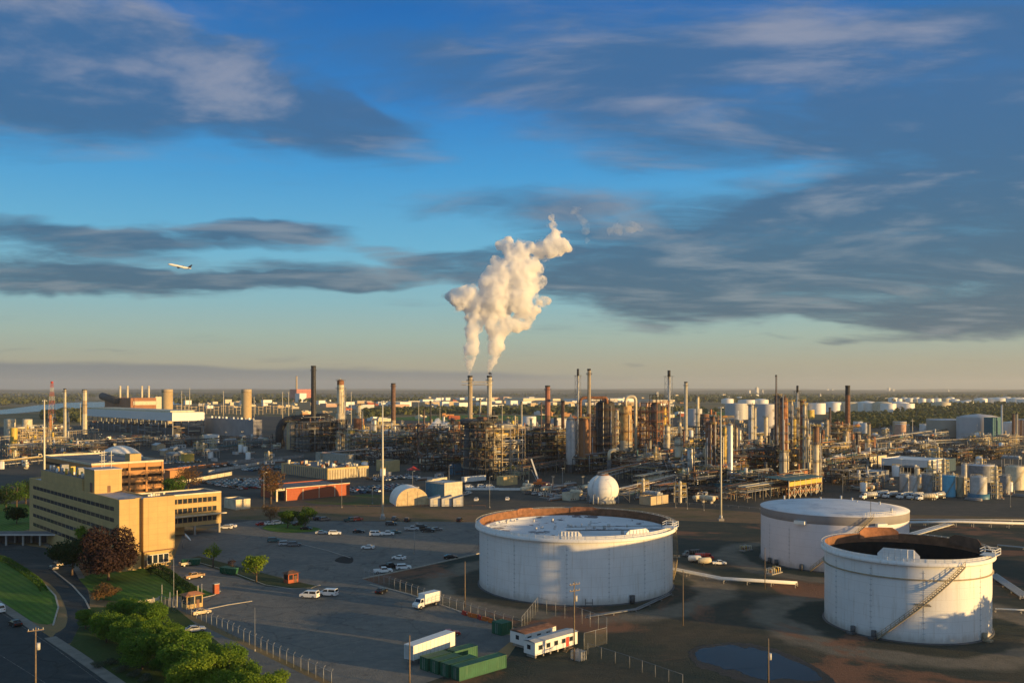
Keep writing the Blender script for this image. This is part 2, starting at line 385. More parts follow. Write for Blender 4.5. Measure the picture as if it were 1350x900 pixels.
def asphalt_detail(m, sc, amt):
    # cracks, sealed joints, oil drips and tyre rubber
    t = NT(m.node_tree); b = t.n['Principled BSDF']; c = b.inputs['Base Color'].links[0].from_socket; p = t.node('ShaderNodeNewGeometry').outputs['Position']
    w = t.node('ShaderNodeTexNoise'); w.inputs['Scale'].default_value = .12; w.inputs['Detail'].default_value = 5; t.l.new(p, w.inputs['Vector'])
    q = t.node('ShaderNodeVectorMath', operation='MULTIPLY_ADD'); t.l.new(w.outputs['Color'], q.inputs[0]); q.inputs[1].default_value = (9, 9, 0); t.l.new(p, q.inputs[2])
    v = t.node('ShaderNodeTexVoronoi', feature='DISTANCE_TO_EDGE'); v.inputs['Scale'].default_value = sc; t.l.new(q.outputs[0], v.inputs['Vector'])
    cr = t.math('SUBTRACT', 1.0, t.step(v.outputs['Distance'], .004, .016)); c = t.mix(t.math('MULTIPLY', cr, amt), c, (.03,.032,.034,1))
    v2 = t.node('ShaderNodeTexVoronoi'); v2.inputs['Scale'].default_value = .16; t.l.new(p, v2.inputs['Vector']); c = t.mix(t.math('MULTIPLY', t.math('SUBTRACT', 1.0, t.step(v2.outputs['Distance'], .06, .16)), .35), c, (.035,.036,.038,1))
    n = t.noise(t.scaled(p, (.9, .25, 1)), .12, 6, .7, 1.5); c = t.mix(t.math('MULTIPLY', t.step(n, .58, .68), .45), c, (.045,.048,.05,1))
    n = t.noise(t.scaled(p, (.3, .8, 1)), .09, 5, .65, .8); c = t.mix(t.math('MULTIPLY', t.step(n, .56, .70), .35), c, (.19,.18,.16,1)); t.l.new(c, b.inputs['Base Color'])
def mow(m):
    t = NT(m.node_tree); b = t.n['Principled BSDF']; c = b.inputs['Base Color'].links[0].from_socket; p = t.node('ShaderNodeNewGeometry').outputs['Position']
    d = t.node('ShaderNodeVectorMath', operation='DOT_PRODUCT'); t.l.new(p, d.inputs[0]); d.inputs[1].default_value = (E2.x, E2.y, 0); s = t.math('SINE', t.math('MULTIPLY', d.outputs['Value'], 3.6))
    c = t.mix(t.math('MULTIPLY', t.step(s, -.4, .4), .35), c, (.03,.075,.012,1)); t.l.new(c, b.inputs['Base Color'])
ASPH = soil('car_park_asphalt', [(.10,.112,.115),(.135,.143,.142),(.178,.175,.162),(.118,.125,.126)], .03)
ROAD = soil('road_asphalt', [(.032,.042,.048),(.045,.055,.06),(.04,.05,.055)], .03)
asphalt_detail(ASPH, .045, .28); asphalt_detail(ROAD, .05, .6)
GRASSM = soil('mown_grass', [(.04,.11,.012),(.07,.16,.018),(.10,.18,.03),(.06,.135,.015)], .09); mow(GRASSM)
ROUGHG = soil('rough_verge', [(.06,.07,.028),(.12,.10,.05),(.2,.13,.075),(.08,.085,.035)], .035, stretch=(1,1.6,1))
REDDIRT = soil('red_soil', [(.1,.055,.032),(.17,.085,.045),(.09,.055,.035)], .05)
TRACK = soil('pale_track', [(.09,.075,.055),(.15,.12,.085),(.07,.06,.045)], .05)
PALEC = mat('kerb_concrete', (.42,.38,.32), .9, .12, .8, world=True)
WALKM = mat('pavement_concrete', (.2,.19,.17), .9, .15, .4, world=True)
LINE = mat('road_paint', (.3,.29,.25), .8, .35, 1.2, col2=(.08,.08,.078), thr=(.40,.52), world=True)
POND = mat('pond_water', (.016,.026,.034), .25, .3, .08, world=True, spec=.14)
RIVER = mat('river_water', (.05,.12,.2), .22, .2, .002, world=True)
def sheet(name, px, z, m):
    pts = [G(u, v) for u, v in px]
    mb = MB(); n = len(pts)
    A = sum(pts[i].x*pts[(i+1) % n].y - pts[(i+1) % n].x*pts[i].y for i in range(n))
    if A < 0: pts = pts[::-1]
    mb.add([(p.x, p.y, z) for p in pts], [tuple(range(n))]); return structure(mb, name, m)
def smooth_px(px, k=4):
    out = []; n = len(px)
    for i in range(n):
        p0, p1, p2, p3 = (Vector(px[(i+j) % n]) for j in (-1,0,1,2))
        for q in range(k):
            t = q / k; t2 = t*t; t3 = t2*t
            out.append(tuple(.5*((2*p1)+(-p0+p2)*t+(2*p0-5*p1+4*p2-p3)*t2+(-p0+3*p1-3*p2+p3)*t3)))
    return out
mb = MB(); mb.add([(-40000,-600,0),(40000,-600,0),(40000,45000,0),(-40000,45000,0)], [(0,1,2,3)]); structure(mb, 'ground', FIELD)
sheet('refinery_ground', [(-500,690),(-60,700),(300,692),(1000,692),(1900,720),(1700,566),(1350,562),(1100,556),(1040,548),(930,548),(560,554),(340,548),(120,560),(-250,570)], .012, YARD)
sheet('tank_yard', [(470,760),(640,729),(640,684),(1000,680),(2000,700),(2300,1500),(560,1500),(560,890),(660,880),(690,836)], .016, TYARD)
sheet('verge', [(262,684),(262,668),(480,667),(640,672),(900,668),(1010,676),(1010,690),(900,686),(640,688)], .021, ROUGHG)
sheet('verge', [(1195,678),(1700,690),(1700,704),(1195,692)], .021, ROUGHG)
sheet('car_park', [(225,748),(240,706),(300,690),(330,686),(640,688),(640,729),(478,763),(690,831),(640,872),(560,900),(500,960),(440,900),(243,806),(225,800)], .02, ASPH)
def ragged(px, amt, seed):
    rr = random.Random(seed); q = smooth_px(px, 8); return [(u + rr.uniform(-1,1)*amt*2, v + rr.uniform(-1,1)*amt*.6) for u, v in q]
sheet('pond_margin', ragged([(908,862),(918,852),(936,849),(960,847),(995,849),(1030,858),(1066,873),(1092,890),(1098,903),(1040,903),(985,899),(950,888),(920,878)], 1.2, 6), .028, soil('wet_mud', [(.02,.022,.018),(.035,.032,.024),(.05,.04,.028)], .2, .45))
sheet('pond', ragged([(916,862),(923,855),(936,853),(949,851),(969,850),(982,854),(990,853),(1010,858),(1025,861),(1039,868),(1056,874),(1069,881),(1078,888),(1084,896),(1060,897),(1035,894),(1010,896),(987,890),(970,883),(957,882),(946,877),(923,871)], .9, 5), .034, POND)
sheet('river', [(-300,553),(0,546),(20,545),(60,541.5),(108,537.5),(150,536),(240,533),(240,529),(150,529.5),(110,530),(80,531.5),(50,534),(20,538),(0,540.5),(-300,545)], .4, RIVER)
# roads on the near left
sheet('road', [(-260,700),(-60,790),(0,801),(60,835),(150,897),(240,965),(420,1100),(100,1300),(-900,1300),(-900,900)], .02, ROAD)
sheet('driveway', smooth_px([(70,838),(86,826),(88,805),(72,775),(40,758),(-40,752),(-40,716),(60,722),(98,742),(114,772),(118,800),(104,826),(92,848)], 3), .028, ROAD)
sheet('lawn', smooth_px([(-60,730),(0,737),(40,758),(66,778),(77,797),(70,821),(40,818),(0,792),(-60,765)], 3), .045, GRASSM)
sheet('lawn', [(104,763),(118,757),(190,742),(225,757),(282,783),(262,789),(232,785),(200,796),(128,790)], .045, GRASSM)
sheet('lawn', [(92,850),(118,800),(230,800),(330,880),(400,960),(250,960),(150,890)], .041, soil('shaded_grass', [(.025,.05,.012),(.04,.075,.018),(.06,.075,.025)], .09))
sheet('lawn', [(-60,700),(-60,664),(35,664),(60,690),(30,700)], .045, GRASSM)
sheet('service_lane', [(205,797),(232,806),(262,822),(430,903),(520,960),(440,980),(320,885),(238,832),(196,806)], .036, ASPH)
sheet('parking_island', [(246,737),(262,733),(384,765),(420,773),(408,776),(384,776),(350,772)], .13, soil('island_turf', [(.03,.05,.015),(.05,.065,.025),(.085,.075,.04)], .08))
sheet('parking_island', smooth_px([(346,695),(372,690),(420,696),(418,700),(385,702),(358,700)], 3), .13, GRASSM)
sheet('lawn', [(400,661),(430,656),(480,651),(520,653),(522,665),(470,666),(415,664)], .045, soil('thin_turf', [(.035,.07,.018),(.06,.09,.025),(.1,.085,.045),(.05,.075,.02)], .05))
sheet('dark_patch', smooth_px([(441,739),(448,734),(461,733),(466,737),(463,742),(452,742)], 3), .026, BLACK)  # flat black patch laid on the car park
def strip(name, px, w, h, m, close=False, z=.03):
    """kerb, pavement edge or painted line following the ground"""
    pts = [G(u, v) for u, v in px]; mb = MB()
    L = []; Rr = []
    for i, p in enumerate(pts):
        d = (pts[min(i+1, len(pts)-1)] - pts[max(i-1, 0)]).normalized(); nn = Vector((-d.y, d.x, 0))
        L.append(p + nn * w/2); Rr.append(p - nn * w/2)
    poly = L + Rr[::-1]
    for i in range(len(pts)-1):
        q = [L[i], L[i+1], Rr[i+1], Rr[i]]
        if h > .02: mb.prism([(a.x, a.y) for a in q], 0, h)
        else: mb.add([(a.x, a.y, z) for a in q], [(3,2,1,0)])
    return structure(mb, name, m)
strip('pavement', [(-60,748),(0,797),(52,832)], 2.2, .12, WALKM); strip('pavement', [(66,840),(100,862),(150,897),(230,955)], 2.4, .12, WALKM)
strip('kerb', [(40,757),(60,771),(73,785),(77,800),(70,824)], .4, .14, PALEC); strip('kerb', [(66,748),(96,772),(112,790),(118,802)], .4, .14, PALEC)
strip('pavement', [(58,716),(80,728),(98,745),(108,762)], 1.6, .13, WALKM)
strip('kerb', [(246,737),(300,752),(350,771),(384,776),(410,775),(422,771)], .35, .16, PALEC); strip('kerb', [(262,789),(282,784),(290,779),(287,775)], .4, .15, PALEC)
strip('kerb', [(262,805),(300,797),(332,792)], .5, .16, PALEC); strip('kerb', [(478,763),(560,746),(634,729)], .5, .3, PALEC)
strip('kerb', [(488,770),(540,783),(590,800),(640,818),(688,832)], .4, .16, PALEC)
strip('kerb', [(384,714),(430,725),(462,735)], .4, .15, CONC)
for px in ([(302,699),(318,703),(340,699)], [(338,705),(350,703),(372,711)], [(0,806),(70,852),(150,912)], [(-40,838),(60,900)]): strip('road_line', px, .14, 0, LINE, z=.031)
mbk = MB()
for k_ in range(46):
    a = k_ % 23; b = k_ // 23
    O = G(452, 862) + E1 * (a * 2.75 - 6) + E2 * (b * 14 + 2)
    q = [O, O + E2*5, O + E2*5 + E1*.13, O + E1*.13]
    mbk.add([(p.x, p.y, .0245) for p in q], [(0,1,2,3)])
for k_ in range(30):
    O = G(318, 770) + E1 * 0 + E2 * (k_ * 2.8) - E1 * 24
    q = [O, O - E1*4.6, O - E1*4.6 + E2*.13, O + E2*.13]
    mbk.add([(p.x, p.y, .0245) for p in q], [(0,3,2,1)])
structure(mbk, 'parking_marking', LINE)
# low hills on the horizon
mb = MB()
def ridge(Y, z0, amp, seed, a0=-.8, a1=.8):
    rr = random.Random(seed); ph = [(rr.uniform(2, 40), rr.uniform(0, 6.3), rr.uniform(.2, 1)) for _ in range(9)]
    n = 160; top = []; bot = []
    for i in range(n + 1):
        a = a0 + (a1 - a0) * i / n; h = z0 + amp * sum(s * sin(f * a + p) for f, p, s in ph) / 4
        top.append((a * Y, Y, max(4, h))); bot.append((a * Y, Y - 1800, -1))
    back = [(x, y + 2500, -1) for x, y, z in top]
    vs = bot + top + back; m_ = n + 1
    mb.add(vs, [(i, i+1, m_+i+1, m_+i) for i in range(n)] + [(m_+i, m_+i+1, 2*m_+i+1, 2*m_+i) for i in range(n)], 0, True)
ridge(9000, 24, 14, 3); ridge(15000, 48, 20, 5); ridge(24000, 86, 26, 8)
structure(mb, 'hills', soil('hill_woods', [(.05,.07,.03),(.08,.09,.035),(.15,.10,.055),(.06,.08,.03)], .0012, stretch=(1,2,1)))
# ------------------------------------------------------------------ shell plates of the big storage tanks
def tankmat(name, col, streak, amt=.35):
    m = bpy.data.materials.new(name); m.use_nodes = True; t = NT(m.node_tree); b = t.n['Principled BSDF']; b.inputs['Roughness'].default_value = .5
    b.inputs['Specular IOR Level'].default_value = .3
    p = t.node('ShaderNodeTexCoord').outputs['Object']; s = t.node('ShaderNodeSeparateXYZ'); t.l.new(p, s.inputs[0])
    n = t.noise(p, .25, 5, .6); c = t.mix(t.step(n, .3, .7), c4([q*.93 for q in col]), c4(col))
    n2 = t.noise(t.scaled(p, (1,1,.06)), 1.6, 6, .7); c = t.mix(t.math('MULTIPLY', t.step(n2, .5, .74), amt), c, c4(streak))
    # weld seams: courses and staggered uprights
    ang = t.math('MULTIPLY', t.math('ARCTAN2', s.outputs[1], s.outputs[0]), 14.0)
    zz = t.math('DIVIDE', s.outputs[2], 2.4); fr = t.math('FRACT', zz)
    seam = t.math('LESS_THAN', fr, .03)
    off = t.math('MULTIPLY', t.math('FLOOR', zz), .37); up = t.math('LESS_THAN', t.math('FRACT', t.math('ADD', ang, off)), .012)
    c = t.mix(t.math('MULTIPLY', t.math('MAXIMUM', seam, up), .22), c, c4([q*.45 for q in streak]))
    nb = t.noise(t.scaled(p, (1,1,.25)), .7, 5, .65); base = t.math('SUBTRACT', 1.0, t.step(t.math('ADD', s.outputs[2], t.math('MULTIPLY', nb, -3.5)), -1.6, .9)); c = t.mix(t.math('MULTIPLY', base, .55), c, c4((.3,.26,.2)))
    n3 = t.noise(p, 1.1, 6, .7); c = t.mix(t.step(n3, .70, .78), c, c4((.33,.25,.18)))
    t.l.new(c, b.inputs['Base Color']); MATS[name] = m; return m
TSH = tankmat('weathered_white_shell', (.80,.80,.79), (.5,.43,.34), .5)
TSH2 = tankmat('pinkish_white_shell', (.72,.68,.70), (.5,.44,.4), .2)
INNER = mat('rusty_inner_wall', (.21,.10,.052), .85, .3, .5, col2=(.2,.09,.05), thr=(.5,.7), streak=(1,1,.15))
DECK = mat('floating_deck', (.66,.67,.70), .6, .06, .1, col2=(.16,.15,.17), thr=(.585,.62))
STAIRM = mat('stair_steel', (.33,.27,.18), .7, .2, 1)
def arc(r, a0, a1, z, n): return [(r*cos(a0+(a1-a0)*i/n), r*sin(a0+(a1-a0)*i/n), z) for i in range(n+1)]
def toward_camera(c): return atan2(-c[1], -c[0])
def railing(mb, pts, h, mat=0, r=.045, every=1):
    for k in (h, h*.55): mb.tube([(p[0], p[1], p[2]+k) for p in pts], r, 4, mat)
    for p in pts[::every]: mb.beam(p, (p[0], p[1], p[2]+h), r*1.8, mat=mat)
def spiral_stair(root, r, a0, a1, z0, z1, width=1.3):
    n = 40; mb = MB()
    for i in range(n):
        a = a0 + (a1-a0)*(i+.5)/n; z = z0 + (z1-z0)*(i+.5)/n
        mb.box(((r+width/2)*cos(a), (r+width/2)*sin(a), z), (width, abs(a1-a0)*r/n*.95, .08), a)
    tr = mb.build('stairway', STAIRM, root)
    m2 = MB(); P = [((r+width)*cos(a0+(a1-a0)*i/n), (r+width)*sin(a0+(a1-a0)*i/n), z0+(z1-z0)*i/n) for i in range(n+1)]
    m2.tube([(p[0], p[1], p[2]-.1) for p in P], .16, 4); railing(m2, P, 1.1, r=.05, every=2)
    m2.build('handrail', STAIRM, tr)
    am = (a0+a1)/2; zm = (z0+z1)/2
    mb = MB(); mb.box(((r+1)*cos(am), (r+1)*sin(am), zm), (2, 3, .12), am); mb.build('landing', STAIRM, root)
def marks(root, r, h, angs):
    """vertical rows of small plate clips welded on the shell"""
    for a in angs:
        mb = MB(); k = 0
        z = 1.0
        while z < h - 1.5:
            mb.box(((r+.05)*cos(a), (r+.05)*sin(a), z), (.1, .55, .1), a); z += 1.2
        mb.box(((r+.012)*cos(a), (r+.012)*sin(a), h/2), (.03, .04, h-2.2), a) if k == 0 else None; k = 1
        mb.build('rivet', mat('clip_grey', (.42,.43,.44), .6), root)
def storage_tank(label, C, r, h, rim, deckz, panels, extra):
    root = thing('storage_tank', label, 'storage tank', (C[0], C[1], 0)); N = 96; tc = toward_camera(C)
    mb = MB(); mb.lathe((0,0,0), [(r, 0), (r, h)], N); shell = mb.build('shell', TSH, root)
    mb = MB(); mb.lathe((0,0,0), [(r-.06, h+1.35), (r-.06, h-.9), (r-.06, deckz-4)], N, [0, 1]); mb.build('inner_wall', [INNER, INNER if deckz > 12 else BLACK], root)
    mb = MB(); mb.lathe((0,0,0), [(r, h-.25), (r+rim, h-.2), (r+rim+.1, h+.0), (r+rim-.05, h+.75), (r+rim-.2, h+.75), (r+rim-.25, h+.1), (r+.05, h+.02), (r+.05, h+1.38), (r-.08, h+1.38)], N)
    mb.build('wind_girder', TSH, root)
    mb = MB(); railing(mb, arc(r+rim-.12, 0, 2*pi, h+.75, 72), .75, r=.035); mb.build('guard_rail', W_, root)
    mb = MB(); mb.lathe((0,0,0), [(r+.5, 0), (r+.45, .25), (r, .25)], N); mb.build('ring_wall', DGREY, root)
    for a0, a1, ph, m_ in panels:                      # raised foam shields on the rim
        mb = MB(); n = 14; f = lambda i: min(1, i/2, (n-i)/2)
        a0 += tc; a1 += tc
        vs = []
        for i in range(n+1):
            a = a0+(a1-a0)*i/n; t = .35+.65*f(i)
            for rr_ in (r-.05, r-.22):
                vs += [(rr_*cos(a), rr_*sin(a), h-.1), (rr_*cos(a), rr_*sin(a), h+1.3+ph*t)]
        fs = []
        for i in range(n):
            o = i*4; q = o+4
            fs += [(o, q, q+1, o+1), (o+2, o+3, q+3, q+2), (o+1, q+1, q+3, o+3)]
        fs += [(0,1,3,2), (n*4, n*4+2, n*4+3, n*4+1)]
        mb.add(vs, fs)
        for i in range(2, n, 2):
            a = a0+(a1-a0)*i/n; mb.beam(((r+.02)*cos(a), (r+.02)*sin(a), h), ((r+.02)*cos(a), (r+.02)*sin(a), h+1.2+ph), .14)
        mb.build('foam_shield', m_, root)
    extra(root, r, h, N, tc)
    return root
def extraA(root, r, h, N, tc):
    mb = MB(); mb.lathe((0,0,0), [(r-.35, 15.0), (r-.35, 15.55), (r-1.6, 15.6), (r-1.7, 15.1), (r*.5, 15.2), (.01, 15.35)], N); dk = mb.build('floating_roof', DECK, root)
    rr = random.Random(4)
    for k in range(26):
        a = rr.uniform(0, 6.28); q = rr.uniform(2, r-3)
        mb = MB(); mb.cyl((q*cos(a), q*sin(a), 15.1), rr.uniform(.15,.5), rr.uniform(.6,1.2), 8); mb.build('roof_leg', LGREY, dk)
    mb = MB()                                           # rolling ladder lying across the roof
    a = tc + 1.05; p = Vector(((r-.5)*cos(a), (r-.5)*sin(a), 17.6)); q = Vector((-3*cos(a)+6*cos(tc), -3*sin(a)+6*sin(tc), 15.6))
    d = (q-p).normalized(); nrm = Vector((-d.y, d.x, 0)).normalized()*.5
    for s_ in (-1, 1):
        mb.beam(p+nrm*s_, q+nrm*s_, .12); mb.beam(p+nrm*s_+Vector((0,0,1)), q+nrm*s_+Vector((0,0,1)), .07)
    for i in range(24): mb.beam(p+(q-p)*(i/24)+nrm, p+(q-p)*(i/24)-nrm, .1)
    mb.build('rolling_ladder', DGREY, root)
    mb = MB()                                           # gauger platform
    a = tc + 1.18; c = ((r+.4)*cos(a), (r+.4)*sin(a), h+1.5); mb.box(c, (3.4, 4.2, .15), a)
    pts = []
    for i, j in ((-1,-1),(1,-1),(1,1),(-1,1),(-1,-1)): pts.append((c[0]+cos(a)*1.7*i-sin(a)*2.1*j, c[1]+sin(a)*1.7*i+cos(a)*2.1*j, c[2]))
    railing(mb, pts, 1.3, r=.07); mb.build('platform', W_, root)
    spiral_stair(root, r, tc + 1.75, tc + 1.28, .3, h-.3, 1.3)
    marks(root, r, h, [tc+q for q in (-1.05, -.62, -.08, .32, .72, 1.05)])
    mb = MB(); a = tc + .55; mb.cyl(((r+.6)*cos(a), (r+.6)*sin(a), .3), .7, 1.9, 10); mb.build('manway', DGREY, root)
    mb = MB(); a = tc + .12; c = Vector(((r+1.5)*cos(a), (r+1.5)*sin(a), 0))
    for k in (-.9, .9): mb.beam(c+Vector((k,0,0)), c+Vector((k,0,2.2)), .15)
    mb.beam(c+Vector((-.9,0,1.2)), c+Vector((.9,0,1.2)), .15); mb.build('valve_stand', DGREY, root)
CA = (18.1, 253.5); CB = (104.2, 288.0); CC = (93.1, 210.0)
storage_tank('wide white open-topped tank with pale floating roof, nearest the car park', CA, 27.4, 16.4, 1.15, 15.2,
    [(-.16,.06,1.3,TSH), (.5,.78,1.2,TSH), (-2.64,-2.42,.5,RUST), (2.9,3.2,.45,RUST)], extraA)
def extraC(root, r, h, N, tc):
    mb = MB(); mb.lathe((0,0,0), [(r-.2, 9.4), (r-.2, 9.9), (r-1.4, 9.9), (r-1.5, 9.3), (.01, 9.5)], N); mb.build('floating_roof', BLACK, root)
    mb = MB(); mb.lathe((0,0,0), [(r, h-3.3), (r+.35, h-3.25), (r+.35, h-3.05), (r, h-3.0)], N); mb.build('stiffener_ring', STAIRM, root)
    spiral_stair(root, r, tc - .30, tc + .66, .3, h, 1.2)
    mb = MB(); a = tc + 1.22; c = ((r+.2)*cos(a), (r+.2)*sin(a), h+1.5); mb.box(c, (3.2, 4, .15), a)
    pts = []
    for i, j in ((-1,-1),(1,-1),(1,1),(-1,1),(-1,-1)): pts.append((c[0]+cos(a)*1.6*i-sin(a)*2*j, c[1]+sin(a)*1.6*i+cos(a)*2*j, c[2]))
    railing(mb, pts, 1.3, r=.07); mb.build('platform', W_, root)
    mb = MB(); a = tc + 1.3; p = Vector(((r-.8)*cos(a), (r-.8)*sin(a), h+.4)); q = Vector((2*cos(a), 2*sin(a), 10.2)); d = (q-p).normalized(); nrm = Vector((-d.y, d.x, 0)).normalized()*.5
    for s_ in (-1, 1): mb.beam(p+nrm*s_, q+nrm*s_, .12)
    for i in range(20): mb.beam(p+(q-p)*(i/20)+nrm, p+(q-p)*(i/20)-nrm, .1)
    mb.build('rolling_ladder', DGREY, root)
    marks(root, r, h, [tc+q for q in (-.95, -.4, .2, .98)])
    for a, m_ in ((tc-.62, DGREY), (tc-.35, DGREY), (tc+1.02, STAIRM)):
        mb = MB(); mb.cyl(((r+.6)*cos(a), (r+.6)*sin(a), .2), .55, 1.6, 10); mb.box(((r+1.2)*cos(a), (r+1.2)*sin(a), .3), (1.8,1.4,.4), a); mb.build('manway', m_, root)
storage_tank('white open-topped tank with black interior and diagonal stairway, nearest the pond', CC, 18.1, 17.0, .75, 9.5,
    [(-.32,.16,2.0,TSH), (-3.05,-2.5,1.5,RUSTL), (2.0,2.55,1.2,BROWN)], extraC)
def roofed_tank():
    C = CB; r = 22.6; h = 17.0; root = thing('storage_tank', 'white roofed tank with grey band below its domed lid, behind the black-topped tank', 'storage tank', (C[0], C[1], 0)); tc = toward_camera(C); N = 96
    mb = MB(); mb.lathe((0,0,0), [(r, 0), (r, h-2.6)], N); mb.build('shell', TSH2, root)
    mb = MB(); mb.lathe((0,0,0), [(r+.02, h-2.6), (r+.12, h-2.5), (r+.12, h)], N); mb.build('grey_band', mat('band_grey', (.27,.255,.26), .7, .06, .3), root)
    mb = MB(); mb.lathe((0,0,0), [(r+.2, h), (r+.2, h+.12), (r*.8, h+.75), (r*.5, h+1.3), (r*.25, h+1.6), (.01, h+1.7)], N); rf = mb.build('roof', ROOFM, root)
    for a, q in ((tc+3.0, 18), (tc-2.2, 19.5), (tc+2.7, 14), (tc+2.2, 9), (tc-2.8, 12), (tc+1.9, 15), (tc+1.0, 20)):
        mb = MB(); mb.cyl((q*cos(a), q*sin(a), h+.3), .35, 1.6, 8); mb.build('roof_vent', LGREY, rf)
    P = arc(r-.3, tc+.42, tc+.92, h+.15, 14); mb = MB(); railing(mb, P, 1.2, r=.06); mb.build('handrail', W_, root)
    mb = MB(); p = (r*.98*cos(tc+.5), r*.98*sin(tc+.5), h); mb.beam(p, (p[0], p[1], h+5), .12); mb.build('mast', DGREY, root)
    spiral_stair(root, r, tc - .28, tc + .5, .3, h, 1.2)
    for a in (tc-.42, tc+.62): 
        mb = MB(); mb.box(((r+.7)*cos(a), (r+.7)*sin(a), h-2.4), (1.4, 3.4, 1.0), a); mb.build('platform', W_, root)
    marks(root, r, h-3, [tc+q for q in (-1.0, -.6)])
    mb = MB(); mb.lathe((0,0,0), [(r+.5, 0), (r+.45, .25), (r, .25)], N); mb.build('ring_wall', DGREY, root)
    for a in (tc-.95, tc-.8, tc-.4): 
        mb = MB(); mb.cyl(((r+.8)*cos(a), (r+.8)*sin(a), .2), .6, 1.7, 10); mb.build('manway', DGREY, root)
roofed_tank()
def shade_tank(C, r, h, label):                         # neighbours of the row, just past the picture's edge
    root = thing('storage_tank', label, 'storage tank', (C[0], C[1], 0), 0)
    mb = MB(); mb.lathe((0,0,0), [(r, 0), (r, h)], 64); mb.build('shell', TSH, root)
    mb = MB(); mb.lathe((0,0,0), [(r+.2, h), (r*.5, h+1.2), (.01, h+1.6)], 64); mb.build('roof', ROOFM, root)
for C_, r_, h_, lb in SHADE_TANKS if 'SHADE_TANKS' in globals() else []: shade_tank(C_, r_, h_, lb)
# ------------------------------------------------------------------ buildings on the street grid
def corner(name, label, cat, uc, vb, ul, ur, vt=None, h=None, wall=None, roof=None, par=.5, group=None, d=None, w=None):
    """box building whose nearest corner stands at pixel (uc, vb); ul / ur = where its two visible faces end"""
    O = G(uc, vb); D = d or along(O, E1, ul); Wd = w or along(O, E2, ur); h = h or ZZ(vt, O.y)
    root = thing(name, label, cat, O, RZ, group); mb = MB(); mb.bx(0, Wd, 0, D, 0, h); mb.build('wall', wall or TAN, root)
    mb = MB(); t = min(.35, Wd*.1, D*.1)
    mb.bx(t, Wd-t, t, D-t, h+.003, h+.06); 
    mb.build('roof', roof or ROOFG, root)
    mb = MB()
    for a in ((-.04, Wd+.04, -.04, t), (-.04, Wd+.04, D-t, D+.04), (-.04, t, t, D-t), (Wd-t, Wd+.04, t, D-t)): mb.bx(*a, h+.004, h+par)
    mb.build('parapet', wall or TAN, root)
    return root, Wd, D, h
def window_band(root, x0, x1, y, z0, z1, n, name='window', face='x', frame=None, split=True):
    """n windows side by side in a facade; face 'x': wall at y facing -y; face 'y': wall at x=y facing -x"""
    w = (x1-x0)/n
    for i in range(n):
        a, b = x0+w*i, x0+w*(i+1)-w*.12
        mb = MB(); f = MB()
        if face == 'x':
            mb.bx(a+.06, b-.06, y-.02, y+.05, z0+.06, z1-.06); f.bx(a, b, y-.05, y-.021, z0-.06, z0+.06); f.bx(a, b, y-.05, y-.021, z1-.06, z1+.06); f.bx(a-.05, a+.05, y-.05, y-.021, z0+.06, z1-.06); f.bx(b-.05, b+.05, y-.05, y-.021, z0+.06, z1-.06)
        else:
            mb.bx(y-.02, y+.05, a+.06, b-.06, z0+.06, z1-.06); f.bx(y-.05, y-.021, a, b, z0-.06, z0+.06); f.bx(y-.05, y-.021, a, b, z1-.06, z1+.06); f.bx(y-.05, y-.021, a-.05, a+.05, z0+.06, z1-.06); f.bx(y-.05, y-.021, b-.05, b+.05, z0+.06, z1-.06)
        wo = mb.build(name, GLASS, root); f.build('frame', frame or DGREY, wo)
